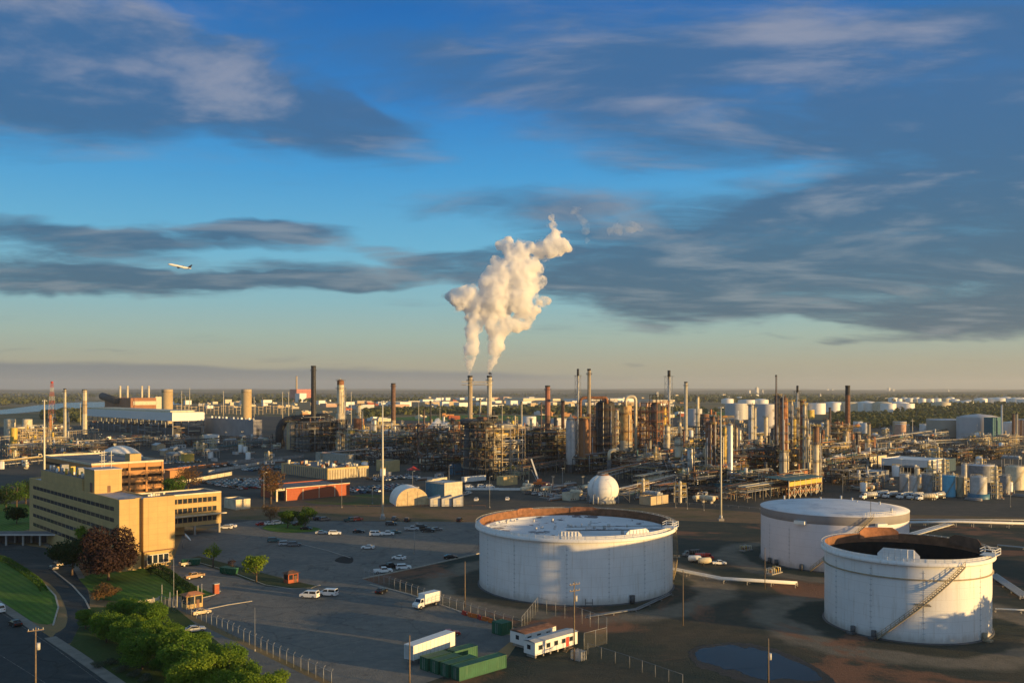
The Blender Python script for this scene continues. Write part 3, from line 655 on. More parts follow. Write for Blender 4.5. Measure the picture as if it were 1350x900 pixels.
def office():
    P0 = Vector((-118.6, 268, 0)); root = thing('office_building', 'long ochre office block with ribbon windows, rooftop plant and a blank golden end wall', 'office', P0, RZ)
    h = 21.3; D = 93.5
    mb = MB(); mb.bx(0, 5.3, 0, 8, 0, h); mb.bx(5.3, 7.2, 1.6, 8, 0, h); mb.bx(7.2, 17.0, 0, 8, 5.4, h); mb.bx(7.6, 16.6, .5, 8, 0, 5.4)
    mb.bx(0, 10.5, 8, D, 0, h); mb.build('wall', OCHRE, root)
    mb = MB(); mb.bx(.4, 16.6, 1.9, 7.7, h+.003, h+.05); mb.bx(.4, 10.1, 8.2, D-.4, h+.003, h+.05); mb.build('roof', ROOFW, root)
    mb = MB()
    for a in ((-.05,5.3,-.05,.4), (7.2,17.05,-.05,.4), (-.05,.4,.4,D), (10.1,10.55,8.4,D), (10.55,17.05,7.6,8.05), (16.6,17.05,.4,7.6), (.4,10.1,D-.4,D+.05), (5.3,7.2,1.5,1.9)): mb.bx(*a, h+.004, h+.55)
    mb.build('parapet', OCHRE, root)
    mb = MB(); mb.bx(7.0, 17.2, -.35, .2, 5.1, 5.4); mb.build('cornice', BROWN, root)
    # ribbon windows along the street side
    for k in range(5):
        z1 = h - 2.0 - 3.44*k
        n = 20
        for i in range(n):
            a = 4.5 + (D-9)*i/n; b = a + (D-9)/n*.90
            mb = MB(); mb.bx(-.03, .02, a, b, z1-1.25, z1); wo = mb.build('window', GLASS, root)
            f = MB()
            f.bx(-.06, -.031, a, b, z1-.07, z1-.01)
            for q in (.33, .66): f.bx(-.06, -.031, a+(b-a)*q-.05, a+(b-a)*q+.05, z1-1.2, z1-.04)
            f.build('frame', BROWN, wo)
    window_band(root, 8.6, 15.4, .5, 1.2, 3.9, 4, frame=W_)
    mb = MB(); mb.bx(7.7, 8.4, .42, .52, .1, 2.6); mb.build('door', BROWN, root)
    # plant rooms on the roof
    mb = MB(); mb.bx(1.4, 10.0, 26, 36, h+.05, h+7.6); ph = mb.build('penthouse', OCHRE, root)
    mb = MB(); mb.bx(1.2, 10.2, 25.8, 36.2, h+7.6, h+7.9); mb.build('roof', ROOFW, ph)
    mb = MB(); mb.bx(5.4, 6.4, 25.93, 26.1, h+.2, h+2.4); mb.bx(1.33, 1.5, 28, 30.4, h+.4, h+3.4); mb.build('door', BROWN, ph)
    mb = MB(); mb.bx(.9, 10, 36.3, 82, h+.05, h+4.2); p2 = mb.build('plant_screen', OCHRE, root)
    mb = MB(); mb.bx(1.1, 9.8, 36.5, 81.8, h+4.2, h+4.3); mb.build('roof', ROOFG, p2)
    rr = random.Random(3)
    for i in range(16):
        y = 40 + i*2.6; mb = MB(); x = rr.uniform(1.6, 4); mb.cyl((x, y, h+4.25), rr.uniform(.25,.5), rr.uniform(.9,2.4), 8); mb.build('roof_vent', rr.choice([LGREY, YELLOWP, W_]), root)
    for y, w_ in ((52, 3), (70, 2.4), (60, 1.6)):
        mb = MB(); mb.bx(4.5, 4.5+w_, y, y+w_, h+4.3, h+6.6); mb.build('air_handler', rr.choice([GREY, YELLOWP]), root)
    for x, y in ((6, 33), (8, 30), (7.4, 35)):
        mb = MB(); mb.beam((x,y,h+7.9), (x,y,h+13.5), .16)
        for z in (10, 12): mb.beam((x-.8,y,h+z), (x+.8,y,h+z), .1)
        mb.build('antenna', GALV, root)
    for i in range(7):
        mb = MB(); x = 11 + i*.8; mb.bx(x, x+.6, 6.2, 6.9, h+.05, h+.05+rr.uniform(.5,1.1)); mb.build('roof_unit', rr.choice([CREAM, DGREY, W_]), root)
    # wing set back on the right, on pilotis
    hw = 15.4; y0 = 51.3; x1 = 56.4
    mb = MB(); mb.bx(10.55, x1, y0, 66, 3.6, hw); mb.bx(10.55, 44, y0+5, 65, 0, 3.6); wg = mb.build('wing', OCHRE, root)
    mb = MB(); mb.bx(11, x1-.4, y0+.4, 65.6, hw+.003, hw+.05); mb.build('roof', ROOFG, wg)
    mb = MB()
    for a in ((10.6, x1+.05, y0-.05, y0+.4), (10.6, x1+.05, 65.6, 66.05), (x1-.4, x1+.05, y0+.4, 65.6)): mb.bx(*a, hw+.004, hw+.5)
    mb.build('parapet', CREAM, wg)
    for k in range(3):
        z1 = hw - 1.3 - 3.6*k; n = 16
        for i in range(n):
            a = 24 + (x1-25.5)*i/n; b = a + (x1-25.5)/n*.8
            mb = MB(); mb.bx(a, b, y0-.03, y0+.02, z1-1.7, z1); wo = mb.build('window', GLASS, wg)
            f = MB(); f.bx(a-.12, a, y0-.16, y0-.031, z1-1.8, z1+.1); f.bx(a, b, y0-.12, y0-.031, z1-1.85, z1-1.7); f.build('frame', BROWN, wo)
    for x in (27, 36.5, 46, 55.8):
        mb = MB(); mb.bx(x-.35, x+.35, y0+.1, y0+.8, 0, 3.6); mb.build('column', CONC, wg)
    mb = MB(); mb.bx(24, x1+1.6, y0-1.5, y0, 7.35, 7.75); mb.build('canopy', CREAM, wg)
office()
def garage():
    O = G(215.5, 648); root = thing('parking_garage', 'orange-brown concrete parking garage with open decks behind the office', 'garage', O, RZ); W0 = 37; D = 83; h = 16.4
    mb = MB()
    for k in range(5):
        z = h - k*3.9; mb.bx(-W0, 0, 0, D, z-2.3, z); 
    mb.build('deck', OCHRE2, root)
    for x in (-W0+.5, -27.3, -18, -9, -.5):
        mb = MB(); mb.bx(x-.5, x+.5, -.25, .6, 0, h); mb.build('column', OCHRE2, root)
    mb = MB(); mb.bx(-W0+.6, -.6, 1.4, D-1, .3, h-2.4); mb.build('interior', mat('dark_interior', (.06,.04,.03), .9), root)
    mb = MB(); mb.bx(-W0+.5, -.5, .5, D-.5, h+.003, h+.05); mb.build('roof', ROOFG, root)
    mb = MB(); mb.bx(-14.5, -8.5, 9, 16, h+.05, h+4.2); mb.build('stair_head', OCHRE, root)
    mb = MB()
    for a in ((-W0,0,-.04,.35), (-W0,0,D-.35,D), (-W0,-W0+.35,.35,D-.35), (-.35,.02,.35,D-.35)): mb.bx(*a, h+.004, h+1)
    mb.build('parapet', CREAM, root)
garage()
def dome():
    C = AT(158.5, 723); root = thing('geodesic_dome', 'faceted pale cream dome roof behind the parking garage', 'dome', (C.x, C.y, 0)); r = 17.2
    mb = MB(); rs = 21.0; zc = 9.9 - rs
    prof = []
    for i in range(8):
        t = math.asin(r/rs) * (1 - i/7.0); prof.append((max(.01, rs*sin(t)), zc + rs*cos(t)))
    mb.lathe((0,0,0), prof, 22, smooth=False); mb.build('roof', mat('dome_cream', (.84,.80,.74), .6, .08, .3), root)
    mb = MB(); mb.lathe((0,0,0), [(r-.1, 0), (r-.1, prof[0][1]), (r+.2, prof[0][1]+.05)], 44); mb.build('shell', CREAM, root)
dome()
def canopy():
    O = G(77, 719); root = thing('entrance_canopy', 'flat white-edged entrance canopy on posts beside the office driveway', 'canopy', O, 0)
    a = along(O, -E2, -60)
    L = 26; mb = MB(); mb.box((-L/2, 3.0, 3.9), (L, 7, .5)); mb.build('roof', mat('canopy_white', (.5,.48,.45), .8, .1), root)
    mb = MB(); mb.box((-L/2, 3.0, 4.17), (L-.6, 6.4, .03)); mb.build('roof_felt', ROOFG, root)
    for i in range(5):
        for y in (.2, 5.8):
            mb = MB(); mb.bx(-L+1+i*6, -L+1.6+i*6, y, y+.6, 0, 3.65); mb.build('post', CONC, root)
    mb = MB(); mb.bx(-L, 0, 6.6, 9, .01, 3.2); mb.build('lobby', mat('lobby_dark', (.06,.05,.045), .6), root)
canopy()
# ------------------------------------------------------------------ trees and bushes
def crown_mesh(mb, seed, lobes, n, leaf, mat=0, hollow=.55):
    """lobes: (x,y,z,rx,rz). n small leaf cards scattered through the outer part of each lobe"""
    rr = random.Random(seed); tot = sum(l[3]**2 for l in lobes)
    for (x, y, z, rx, rz_) in lobes:
        for _ in range(max(6, int(n * rx*rx / tot))):
            while True:
                d = Vector((rr.uniform(-1,1), rr.uniform(-1,1), rr.uniform(-1,1)))
                if .05 < d.length <= 1: break
            q = d.normalized() * (hollow + (1-hollow) * rr.random()**.6) * rr.uniform(.85, 1.08)
            p = Vector((x + q.x*rx, y + q.y*rx, z + q.z*rz_))
            if p.z < .05: continue
            nrm = (q*.7 + Vector((rr.uniform(-1,1), rr.uniform(-1,1), rr.uniform(-.4,1)))*.8).normalized()
            a = nrm.cross(Vector((rr.uniform(-1,1), rr.uniform(-1,1), rr.uniform(-1,1)))).normalized(); b = nrm.cross(a)
            s = leaf * rr.uniform(.6, 1.4); k = s * rr.uniform(.5, .9)
            mb.add([p - a*s, p + b*k*.8 - a*s*.1, p + a*s, p - b*k*.8 + a*s*.1], [(0,1,2,3)], mat)
def make_tree(name, label, cat, h, r, seed, leafm, n=1800, leaf=.28, trunk_h=.28, lobes=9, squash=.8, group=None, tr=.03, hollow=.5):
    rr = random.Random(seed); root = thing(name, label, cat, (0,0,0), 0, group)
    L = []; cz = h*(trunk_h + 1)/2; vr = h*(1-trunk_h)/2
    L.append((0, 0, cz, r*.62, vr*.8))
    for i in range(lobes):
        a = 6.283*i/lobes + rr.uniform(-.4,.4); e = rr.uniform(-.65, .85); q = rr.uniform(.42,.68)
        L.append((cos(a)*r*q*cos(e), sin(a)*r*q*cos(e), cz + vr*.72*sin(e), r*rr.uniform(.3,.5), vr*rr.uniform(.3,.46)*squash/.8))
    mb = MB(); crown_mesh(mb, seed, L, n, leaf, 0, hollow); mb.build('crown', leafm, root)
    mb = MB(); mb.tube([(0,0,0), (0,0,h*trunk_h), (r*.05, 0, h*.55), (0, r*.06, h*.82)], [h*tr, h*tr*.8, h*tr*.5, h*tr*.15], 8)
    for i in range(7):
        a = 6.283*i/7 + rr.uniform(-.3,.3); z0 = h*rr.uniform(trunk_h*.9, .55)
        mb.tube([(0,0,z0), (cos(a)*r*.4, sin(a)*r*.4, z0+h*.14), (cos(a)*r*.75, sin(a)*r*.75, z0+h*.24)], [h*tr*.4, h*tr*.25, h*tr*.08], 5)
    mb.build('trunk', BARK, root)
    return root
def put(o, p, s=1, rz=0): o.location = (p[0], p[1], p[2] if len(p) > 2 else 0); o.scale = (s, s, s) if not isinstance(s, tuple) else s; o.rotation_euler = (0, 0, rz); return o
put(make_tree('copper_beech', 'big round dark copper-leaved tree on the lawn before the golden wall', 'tree', 15.5, 8.6, 11, LEAFC, 13000, .34, .06, 14, .95), G(143, 765))
put(make_tree('shade_tree', 'dark green round tree between the driveway and the copper tree', 'tree', 12.5, 8, 12, LEAFD, 5200, .34, .1, 10), G(95, 758))
put(make_tree('shade_tree', 'low dark tree against the shaded office wall left of the yellow-green tree', 'tree', 9, 6.2, 14, LEAFD, 3000, .34, .08, 9), G(62, 703))
put(make_tree('young_tree', 'yellow-green leafy tree rising behind the copper tree', 'tree', 13, 5, 15, LEAFL, 2600, .34, .2, 8), G(118, 735))
put(make_tree('shade_tree', 'dark bush-like tree at the far end of the entrance canopy', 'tree', 8, 5, 13, LEAFD, 2200, .34, .1, 8), G(22, 690))
put(make_tree('young_tree', 'thin yellow-green sapling on the parking island by the dumpster', 'tree', 8.4, 3.0, 16, LEAFL, 700, .26, .25, 7, hollow=.3), G(281, 748))
put(make_tree('young_tree', 'full round green tree on the parking island beside the booth', 'tree', 8.6, 4.0, 17, LEAFL, 2200, .27, .2, 9), G(338, 767))
put(make_tree('young_tree', 'bare purple-brown sapling on the island between the two green trees', 'tree', 5, 1.7, 18, LEAFC, 160, .2, .3, 5, hollow=.2), G(306, 755))
put(make_tree('young_tree', 'bright green tree on the turf island, nearer the brown tree', 'tree', 8.2, 4.4, 19, LEAF, 2200, .3, .08, 8), G(379, 696))
put(make_tree('young_tree', 'bright green tree on the turf island, nearer the row of dark cars', 'tree', 8.8, 4.8, 20, LEAF, 2400, .3, .08, 8), G(402, 696))
put(make_tree('budding_tree', 'leafless brown budding tree above the cars at the turf island', 'tree', 9, 5, 21, LEAFB, 900, .24, .1, 9, hollow=.25), G(356, 690))
put(make_tree('budding_tree', 'olive budding tree left of the red-walled building', 'tree', 20, 8, 22, LEAFB, 1800, .4, .15, 9, hollow=.3), G(357, 664))
put(make_tree('young_tree', 'green tree right of the orange garage end', 'tree', 13, 7, 23, LEAF, 2000, .4, .1, 9), G(231, 660))
put(make_tree('budding_tree', 'olive spreading tree behind the green tree at the garage end', 'tree', 15, 9, 24, LEAFB, 1300, .4, .2, 9, hollow=.3), G(248, 652))
for i, (u, v, hh) in enumerate(((8,672,12), (22,668,14), (34,664,13), (47,662,10))):
    put(make_tree('shade_tree', f'bushy green tree left of the office, {ORD[i]} from the picture edge', 'tree', hh, hh*.52, 30+i, LEAF if i % 2 else LEAFD, 1700, .36, .08, 8, group='trees left of the office'), G(u, v))
for i, (u, v) in enumerate(((352,652), (366,658), (250,668))):
    put(make_tree('roadside_bush', ['green bush at the foot of the olive budding tree', 'yellowish bush by the dark doorway of the red-walled building', 'green bush on the bank behind the office wing'][i], 'bush', 5, 3.6, 40+i, [LEAF, LEAFL, LEAF][i], 800, .3, .05, 6), G(u, v))
put(make_tree('budding_shrub', 'tawny leafless shrub where the driveway meets the tree belt', 'bush', 5.4, 4.8, 44, LEAFB, 2200, .2, .05, 8, hollow=.3), G(137, 792))
# clipped hedge along the lawn, and the round shrubs by the car park
def hedge(label, px, w, h, leafm, seed, n):
    pts = [G(u, v) for u, v in px]; mb = MB(); rr = random.Random(seed); seg = [(pts[i+1]-pts[i]).length for i in range(len(pts)-1)]
    for k in range(n):
        i = rr.choices(range(len(seg)), seg)[0]; t = rr.random(); p = pts[i].lerp(pts[i+1], t)
        a = rr.uniform(-.35, pi+.35); q = rr.uniform(.8, 1.05)
        d = (pts[i+1]-pts[i]).normalized(); nn = Vector((-d.y, d.x, 0))
        c = p + nn*cos(a)*w/2*q + Vector((0,0,max(.1, sin(a)*h*q)))
        ax = Vector((rr.uniform(-1,1), rr.uniform(-1,1), rr.uniform(-1,1))).normalized(); b = ax.cross(Vector((rr.uniform(-1,1), rr.uniform(-1,1), rr.uniform(-1,1)))).normalized(); s = rr.uniform(.12,.24)
        mb.add([c-ax*s, c+b*s*.7, c+ax*s, c-b*s*.7], [(0,1,2,3)])
    o = mb.build('clipped_hedge', leafm); tag(o, label, 'hedge')
hedge('long low hedge curving along the top of the striped lawn', [(-20,732), (10,741), (34,756), (52,770), (58,779)], 1.8, 1.7, LEAF, 51, 4200)
hedge('tall dark hedge on the lawn leading to the gate pillar', [(208,754), (222,762), (240,776), (256,786)], 2.6, 2.8, LEAFD, 52, 4200)
for i, (u, v, s) in enumerate(((199,757,1.9), (252,790,1.7), (235,786,1.5))):
    put(make_tree('round_shrub', ['round clipped shrub at the corner of the golden wall', 'dark round shrub at the gate end of the tall hedge', 'light round shrub beside the tall hedge'][i], 'shrub', s*2.0, s, 60+i, LEAFD if i != 2 else LEAF, 900, .16, .02, 6), G(u, v))
# belt of trees along the lane at the near left
belt = []
PROTO = [make_tree('belt_tree', 'leafy green tree in the belt beside the gate lane', 'tree', 8.4, 4.6, 70+i, [LEAFT, LEAFT, LEAFL, LEAF, LEAFT][i], 7500, .19, .05, 15, group='belt of green trees beside the gate lane') for i in range(5)]
A0 = G(128, 826); A1 = G(370, 985)
spots = []
rb = random.Random(21)
for row in range(3):
    n = [13, 13, 12][row]
    for i in range(n):
        t = (i + .5 * (row % 2)) / (n-1); p = A0.lerp(A1, t) + E2*(row*4.1 - 1.5 + rb.uniform(-1.4,1.4)) + E1*rb.uniform(-1.2,1.2)
        spots.append((p, t, row))
for k, (p, t, row) in enumerate(spots):
    pick = 2 if (t > .62 and rb.random() < .6) or rb.random() < .12 else rb.choice([0, 1, 4, 3] if row == 0 else [0, 1, 4])
    o = PROTO[pick] if PROTO[pick].location.length < .01 else copy_tree(PROTO[pick])
    s = rb.uniform(.66, 1.12) * (1.0 if t > .1 else .8); put(o, p, (s, s, s*rb.uniform(.85,1.1)), rb.uniform(0, 6.28))
    place = 'street side' if row == 0 else 'lane side' if row == 2 else 'middle'
    tone = ['green','green','lime-green','darker green','green'][pick]
    end = f'{ORD[int(t*12.99)]} from the driveway end'
    o['label'] = f'{tone} bushy tree, {place} row of the lane belt, {end}'
pr_ = None
for i, (u, v) in enumerate(((128,880), (146,876), (160,886), (178,892), (192,898))):
    o = make_tree('low_shrub', f'silvery low shrub below the tree belt near the street, {ORD[i]} from the driveway', 'shrub', 1.6, 1.7, 90, leafmat('silver_leaves', (.06,.09,.06), (.12,.15,.1)) if i == 0 else MATS['silver_leaves'], 500, .14, .02, 5, group='silvery shrubs by the street') if pr_ is None else copy_tree(pr_)
    pr_ = pr_ or o; put(o, G(u, v), 1, i); o['label'] = f'silvery low shrub below the tree belt near the street, {ORD[i]} from the driveway'
for i, C_ in enumerate(((150,168), (156,180), (147,176), (160,167), (158,190))):
    put(make_tree('shade_tree', f'tall tree past the pond side tank, {ORD[i]} of the clump', 'tree', 11+i % 3*1.5, 6, 95+i, LEAF, 1500, .5, .15, 8, group='trees past the tank yard'), (*C_, 0))
# ------------------------------------------------------------------ vehicles (x forward), body paint sits in an object-level slot
def paint(name, c): return mat(name, c, .3, .05, 1, spec=.5)
PAINT = dict(white=paint('white_car_paint', (.78,.78,.77)), silver=paint('silver_car_paint', (.42,.43,.44)), grey=paint('grey_car_paint', (.13,.135,.14)), black=paint('black_car_paint', (.012,.013,.015)),
    red=paint('red_car_paint', (.32,.02,.02)), blue=paint('blue_car_paint', (.03,.09,.2)), tan=paint('tan_car_paint', (.5,.4,.26)), bronze=paint('bronze_car_paint', (.3,.17,.08)), teal=paint('teal_car_paint', (.03,.1,.11)))
def profile_body(mb, prof, w0, w1, zc):
    """extrude a side outline; above height zc the sides lean in"""
    n = len(prof); L = []; Rr = []
    for x, z in prof:
        w = w0 if z <= zc else w0 + (w1-w0) * min(1, (z-zc)/.5)
        L.append((x, w/2, z)); Rr.append((x, -w/2, z))
    mb.add(L + Rr, [tuple(range(n))[::-1], tuple(range(n, 2*n))] + [(i, (i+1) % n, n+(i+1) % n, n+i) for i in range(n)])
def wheels(root, xs, w, r=.33, wd=.22):
    for x in xs:
        for s in (-1, 1):
            mb = MB(); y = s*(w/2-.08); mb.tube([(x, y-wd/2, r), (x, y+wd/2, r)], r, 14); t = mb.build('wheel', RUBBER, root)
            m2 = MB(); yo = y + s*(wd/2+.005); m2.tube([(x, yo-.012, r), (x, yo+.012, r)], r*.62, 10); m2.build('rim', RIM, t)
def lamps(root, xf, xr, w, z):
    for s in (-1, 1):
        mb = MB(); mb.box((xf, s*w*.36, z), (.08, .34, .16)); mb.build('headlight', LAMPG, root)
        mb = MB(); mb.box((xr, s*w*.38, z+.08), (.08, .26, .2)); mb.build('taillight', TAILG, root)
def glass_side(root, pts, w, inset=.012):
    for s in (-1, 1):
        mb = MB(); n = len(pts); vs = []
        for x, z, wz in pts: vs.append((x, s*(wz/2+inset), z))
        for x, z, wz in pts: vs.append((x, s*(wz/2-.03), z))
        mb.add(vs, [tuple(range(n))] + [(i, (i+1) % n, n+(i+1) % n, n+i) for i in range(n)]); mb.build('side_window', CGLASS, root)
def glass_cross(root, name, x0, z0, x1, z1, w0, w1):
    d = Vector((z0-z1, 0, x1-x0)); d = d.normalized()*.015
    if d.z < 0: d = -d
    mb = MB(); vs = [(x0+d.x, -w0/2, z0+d.z), (x0+d.x, w0/2, z0+d.z), (x1+d.x, w1/2, z1+d.z), (x1+d.x, -w1/2, z1+d.z)]
    vs += [(v[0]-d.x*3, v[1], v[2]-d.z*3) for v in vs]
    mb.add(vs, [(0,1,2,3), (4,7,6,5), (0,4,5,1), (1,5,6,2), (2,6,7,3), (3,7,4,0)]); mb.build(name, CGLASS, root)
def bodyslot(o):
    o.material_slots[0].link = 'OBJECT'; o.material_slots[0].material = PAINT['white']
def sedan():
    r = thing('parked_car', 'x', 'car'); mb = MB()
    profile_body(mb, [(2.25,.25),(2.3,.55),(2.15,.78),(1.0,.93),(.3,1.38),(-.95,1.42),(-1.75,1.02),(-2.25,.98),(-2.32,.55),(-2.25,.25)], 1.78, 1.34, .95); b = mb.build('body', PAINT['white'], r); bodyslot(b)
    glass_side(r, [(.85,.97,1.76),(.24,1.33,1.42),(-.9,1.36,1.40),(-1.5,1.02,1.72)], 1.7); glass_cross(r, 'windscreen', .98,.96,.34,1.36,1.5,1.2); glass_cross(r, 'rear_window', -1.0,1.39,-1.68,1.05,1.2,1.45)
    wheels(r, (1.4,-1.38), 1.78); lamps(r, 2.24, -2.3, 1.78, .66); return r
def suv():
    r = thing('parked_car', 'x', 'car'); mb = MB()
    profile_body(mb, [(2.3,.3),(2.35,.65),(2.25,.95),(1.15,1.1),(.55,1.66),(-1.95,1.7),(-2.3,1.1),(-2.35,.6),(-2.3,.3)], 1.88, 1.5, 1.08); b = mb.build('body', PAINT['white'], r); bodyslot(b)
    glass_side(r, [(1.0,1.12,1.86),(.5,1.58,1.55),(-1.85,1.62,1.53),(-2.1,1.14,1.84)], 1.8); glass_cross(r, 'windscreen', 1.12,1.13,.58,1.63,1.6,1.3); glass_cross(r, 'rear_window', -2.0,1.62,-2.26,1.18,1.3,1.5)
    wheels(r, (1.45,-1.42), 1.88, .37); lamps(r, 2.32, -2.34, 1.88, .8); return r
def pickup():
    r = thing('pickup_truck', 'x', 'pickup'); mb = MB()
    profile_body(mb, [(2.75,.4),(2.8,.8),(2.7,1.08),(1.5,1.2),(.95,1.8),(-.5,1.84),(-.75,1.2),(-.75,.4)], 1.95, 1.6, 1.2); b = mb.build('cab', PAINT['white'], r); bodyslot(b)
    mb = MB(); mb.bx(-2.85,-.76,-.97,.97,.55,.72)
    for a in ((-2.85,-.76,-.97,-.87),(-2.85,-.76,.87,.97),(-2.85,-2.75,-.87,.87)): mb.bx(*a,.72,1.22)
    b = mb.build('truck_bed', PAINT['white'], r); bodyslot(b)
    glass_side(r, [(1.35,1.22,1.92),(.9,1.72,1.64),(-.42,1.76,1.63),(-.6,1.24,1.9)], 1.9); glass_cross(r, 'windscreen', 1.47,1.23,.98,1.77,1.7,1.4); glass_cross(r, 'rear_window', -.53,1.75,-.72,1.28,1.4,1.6)
    wheels(r, (1.85,-1.85), 1.95, .4, .26); lamps(r, 2.77, -2.86, 1.95, .9); return r
def van():
    r = thing('parked_van', 'x', 'van'); mb = MB()
    profile_body(mb, [(2.45,.35),(2.5,.8),(2.35,1.08),(1.55,1.25),(.9,1.92),(-2.3,1.98),(-2.48,1.2),(-2.5,.35)], 1.95, 1.7, 1.2); b = mb.build('body', PAINT['white'], r); bodyslot(b)
    glass_side(r, [(1.35,1.28,1.93),(.85,1.82,1.73),(-.1,1.85,1.72),(-.1,1.3,1.92)], 1.9); glass_side(r, [(-.4,1.3,1.92),(-.4,1.85,1.72),(-2.1,1.85,1.72),(-2.2,1.3,1.92)], 1.9)
    glass_cross(r, 'windscreen', 1.52,1.28,.92,1.88,1.7,1.45); glass_cross(r, 'rear_window', -2.34,1.88,-2.47,1.3,1.4,1.6)
    wheels(r, (1.6,-1.5), 1.95, .36); lamps(r, 2.46, -2.49, 1.95, .85); return r
PROTOV = dict(sedan=sedan(), suv=suv(), pickup=pickup(), van=van()); USEDV = set()
def park(kind, color, u, v, rz, label, group=None, s=1.0, z=0.025, name=None):
    o = PROTOV[kind] if kind not in USEDV else copy_tree(PROTOV[kind])
    first = kind not in USEDV; USEDV.add(kind)
    o.location = G(u, v) + Vector((0,0,z)); o.rotation_euler = (0,0,rz); o.scale = (s,s,s); o['label'] = label
    if group: o['group'] = group
    elif not first and 'group' in o: del o['group']
    for ch in (KIDS.get(o.name) or o.children):
        if ch.name.split('.')[0] in ('body', 'cab', 'truck_bed'): ch.material_slots[0].material = PAINT[color]
    return o
aE1 = atan2(E1.y, E1.x); aE2 = RZ
CARS = [  # kind, colour, u, v, heading, label
    ('van','white',408,787.5, pi-.25,'white van crossing the open car park, ahead of the second white van'), ('van','white',433,785,pi-.25,'white van following another white van across the open car park'),
    ('sedan','tan',265,809,aE2,'tan sedan waiting beside the kerb at the gatehouse'), ('sedan','silver',257,832,aE2-.2,'pale gold sedan on the lane outside the post fence'),
    ('pickup','bronze',256,762,aE2+pi,'brown pickup with a loaded bed by the tall hedge'), ('sedan','black',503,781,aE2+.5,'black and gold sedan parked against the fence by the truck'),
    ('sedan','red',593,837.5,aE2-.35,'dark red sports car alone in the middle of the lot'), ('sedan','white',485,723,pi-.1,'white sedan alone near the dark asphalt patch'), ('sedan','white',526,737,2.7,'white sedan in the lane behind the wagon by the low kerb'),
    ('suv','white',532,750,.25,'white wagon parked along the low kerb'), ('pickup','white',505,755,.35,'white-cabbed pickup with a dark bed along the low kerb'), ('pickup','black',513,749,.6,'black pickup between the white pickup and white wagon'),
    ('sedan','black',594,736,.2,'black sedan near the left side of the wide white tank'),
    ('suv','red',471,686,aE2,'red suv near the tall mast, beside a dark pickup'), ('pickup','teal',462,687,aE2,'dark teal pickup parked beside the red suv'), ('suv','white',441.5,704.5,.15,'white and dark suv at the edge of the sunlit strip'),
    ('sedan','silver',424,703.5,.1,'silver-tailed sedan left of the white and dark suv'), ('sedan','black',473,702,.1,'black hatchback alone right of the white and dark suv'), ('van','white',496,706,.1,'white van parked nose to tail with a white pickup'),
    ('pickup','white',510,705.5,.1,'white pickup parked right behind the white van'), ('sedan','teal',521,703,.2,'dark teal sedan right behind the white pickup'), ('suv','black',515.5,692,.1,'black suv at the foot of the tall mast, on the lot side'),
    ('suv','grey',520.5,685.5,1.4,'dark grey suv facing the verge right of the tall mast'), ('suv','black',537,687,1.5,'small black suv facing the verge, third from the mast'), ('pickup','silver',543,699,.1,'silver pickup beside the two black cars near the lamp pole'),
    ('suv','black',556,696,.2,'black suv behind the black pickup near the lamp pole'), ('pickup','black',564,701,-.1,'long black pickup right of the silver pickup'), ('sedan','grey',576,699,.1,'grey sedan at the right end of the far row'),
    ('sedan','white',304,695,pi,'white sedan in the sun by the office wing'), ('suv','white',298,697,pi,'white suv in the sun touching the office wing corner'), ('sedan','red',345,692,aE2,'dark red sedan left of the turf island'),
    ('sedan','white',355,691.5,aE2,'white sedan next to the dark red sedan'), ('suv','white',365,691,aE2,'white suv under the brown budding tree'), ('sedan','black',393,692,aE2,'black sedan between the two green island trees'),
    ('sedan','black',404,698,-.1,'black sedan with pale bumper in front of the island trees'), ('suv','black',420,685.5,aE2,'black suv right of the island trees, nearer them'), ('suv','grey',428,686,aE2,'dark grey suv right of the island trees, beside the black one'),
    ('suv','teal',361,714,.3,'dark green suv alone in the shaded lot'), ('suv','silver',376,718.5,.35,'silver wagon with blue tint next to the darker wagon'), ('suv','grey',388,719.5,.3,'dark silver wagon right of the blue-tinted one'),
    ('suv','black',606,687,1.4,'black suv facing the verge left of the wide white tank'),
    ('sedan','black',20,824,aE1+.05,'black and white car driving on the near street'), ('suv','black',76,746,aE1,'black car parked under the trees by the canopy'), ('sedan','grey',70,750,aE1,'grey car parked beside the black one by the canopy'),
    ('suv','white',628,660,1.5,'white suv on the plant road behind the wide tank, left of its twin'), ('suv','white',669,659,1.5,'white suv on the plant road behind the wide tank, right of its twin'),
    ('pickup','tan',249,745,aE2,'dark-bodied pickup with pale tail by the golden wall')]
for c_ in CARS: park(*c_)
park('van','white',-2,806,aE1,'white van at the picture edge on the near street')
# trucks, trailers and containers in the near lot
def box_truck():
    r = thing('box_truck', 'white box truck parked along the lot fence', 'truck', G(562,799), aE2+pi+.12); mb = MB()
    mb.bx(-4.0,1.6,-1.2,1.2,1.0,3.5); mb.build('cargo_box', W_, r)
    mb = MB(); profile_body(mb, [(3.9,.5),(3.95,1.1),(3.7,1.45),(3.1,1.6),(2.7,2.45),(1.7,2.5),(1.7,.5)], 2.1, 1.8, 1.6); mb.build('cab', W_, r)
    mb = MB(); mb.bx(-3.9,2.2,-.9,.9,.65,.95); mb.build('chassis', DARK, r)
    glass_side(r, [(2.95,1.62,2.1),(2.65,2.3,1.86),(1.95,2.35,1.84),(1.95,1.6,2.1)], 2); glass_cross(r, 'windscreen', 3.08,1.66,2.74,2.4,1.8,1.55)
    wheels(r, (2.9,-2.4), 2.2, .45, .3); lamps(r, 3.93, -4.0, 2.1, .95)
box_truck()
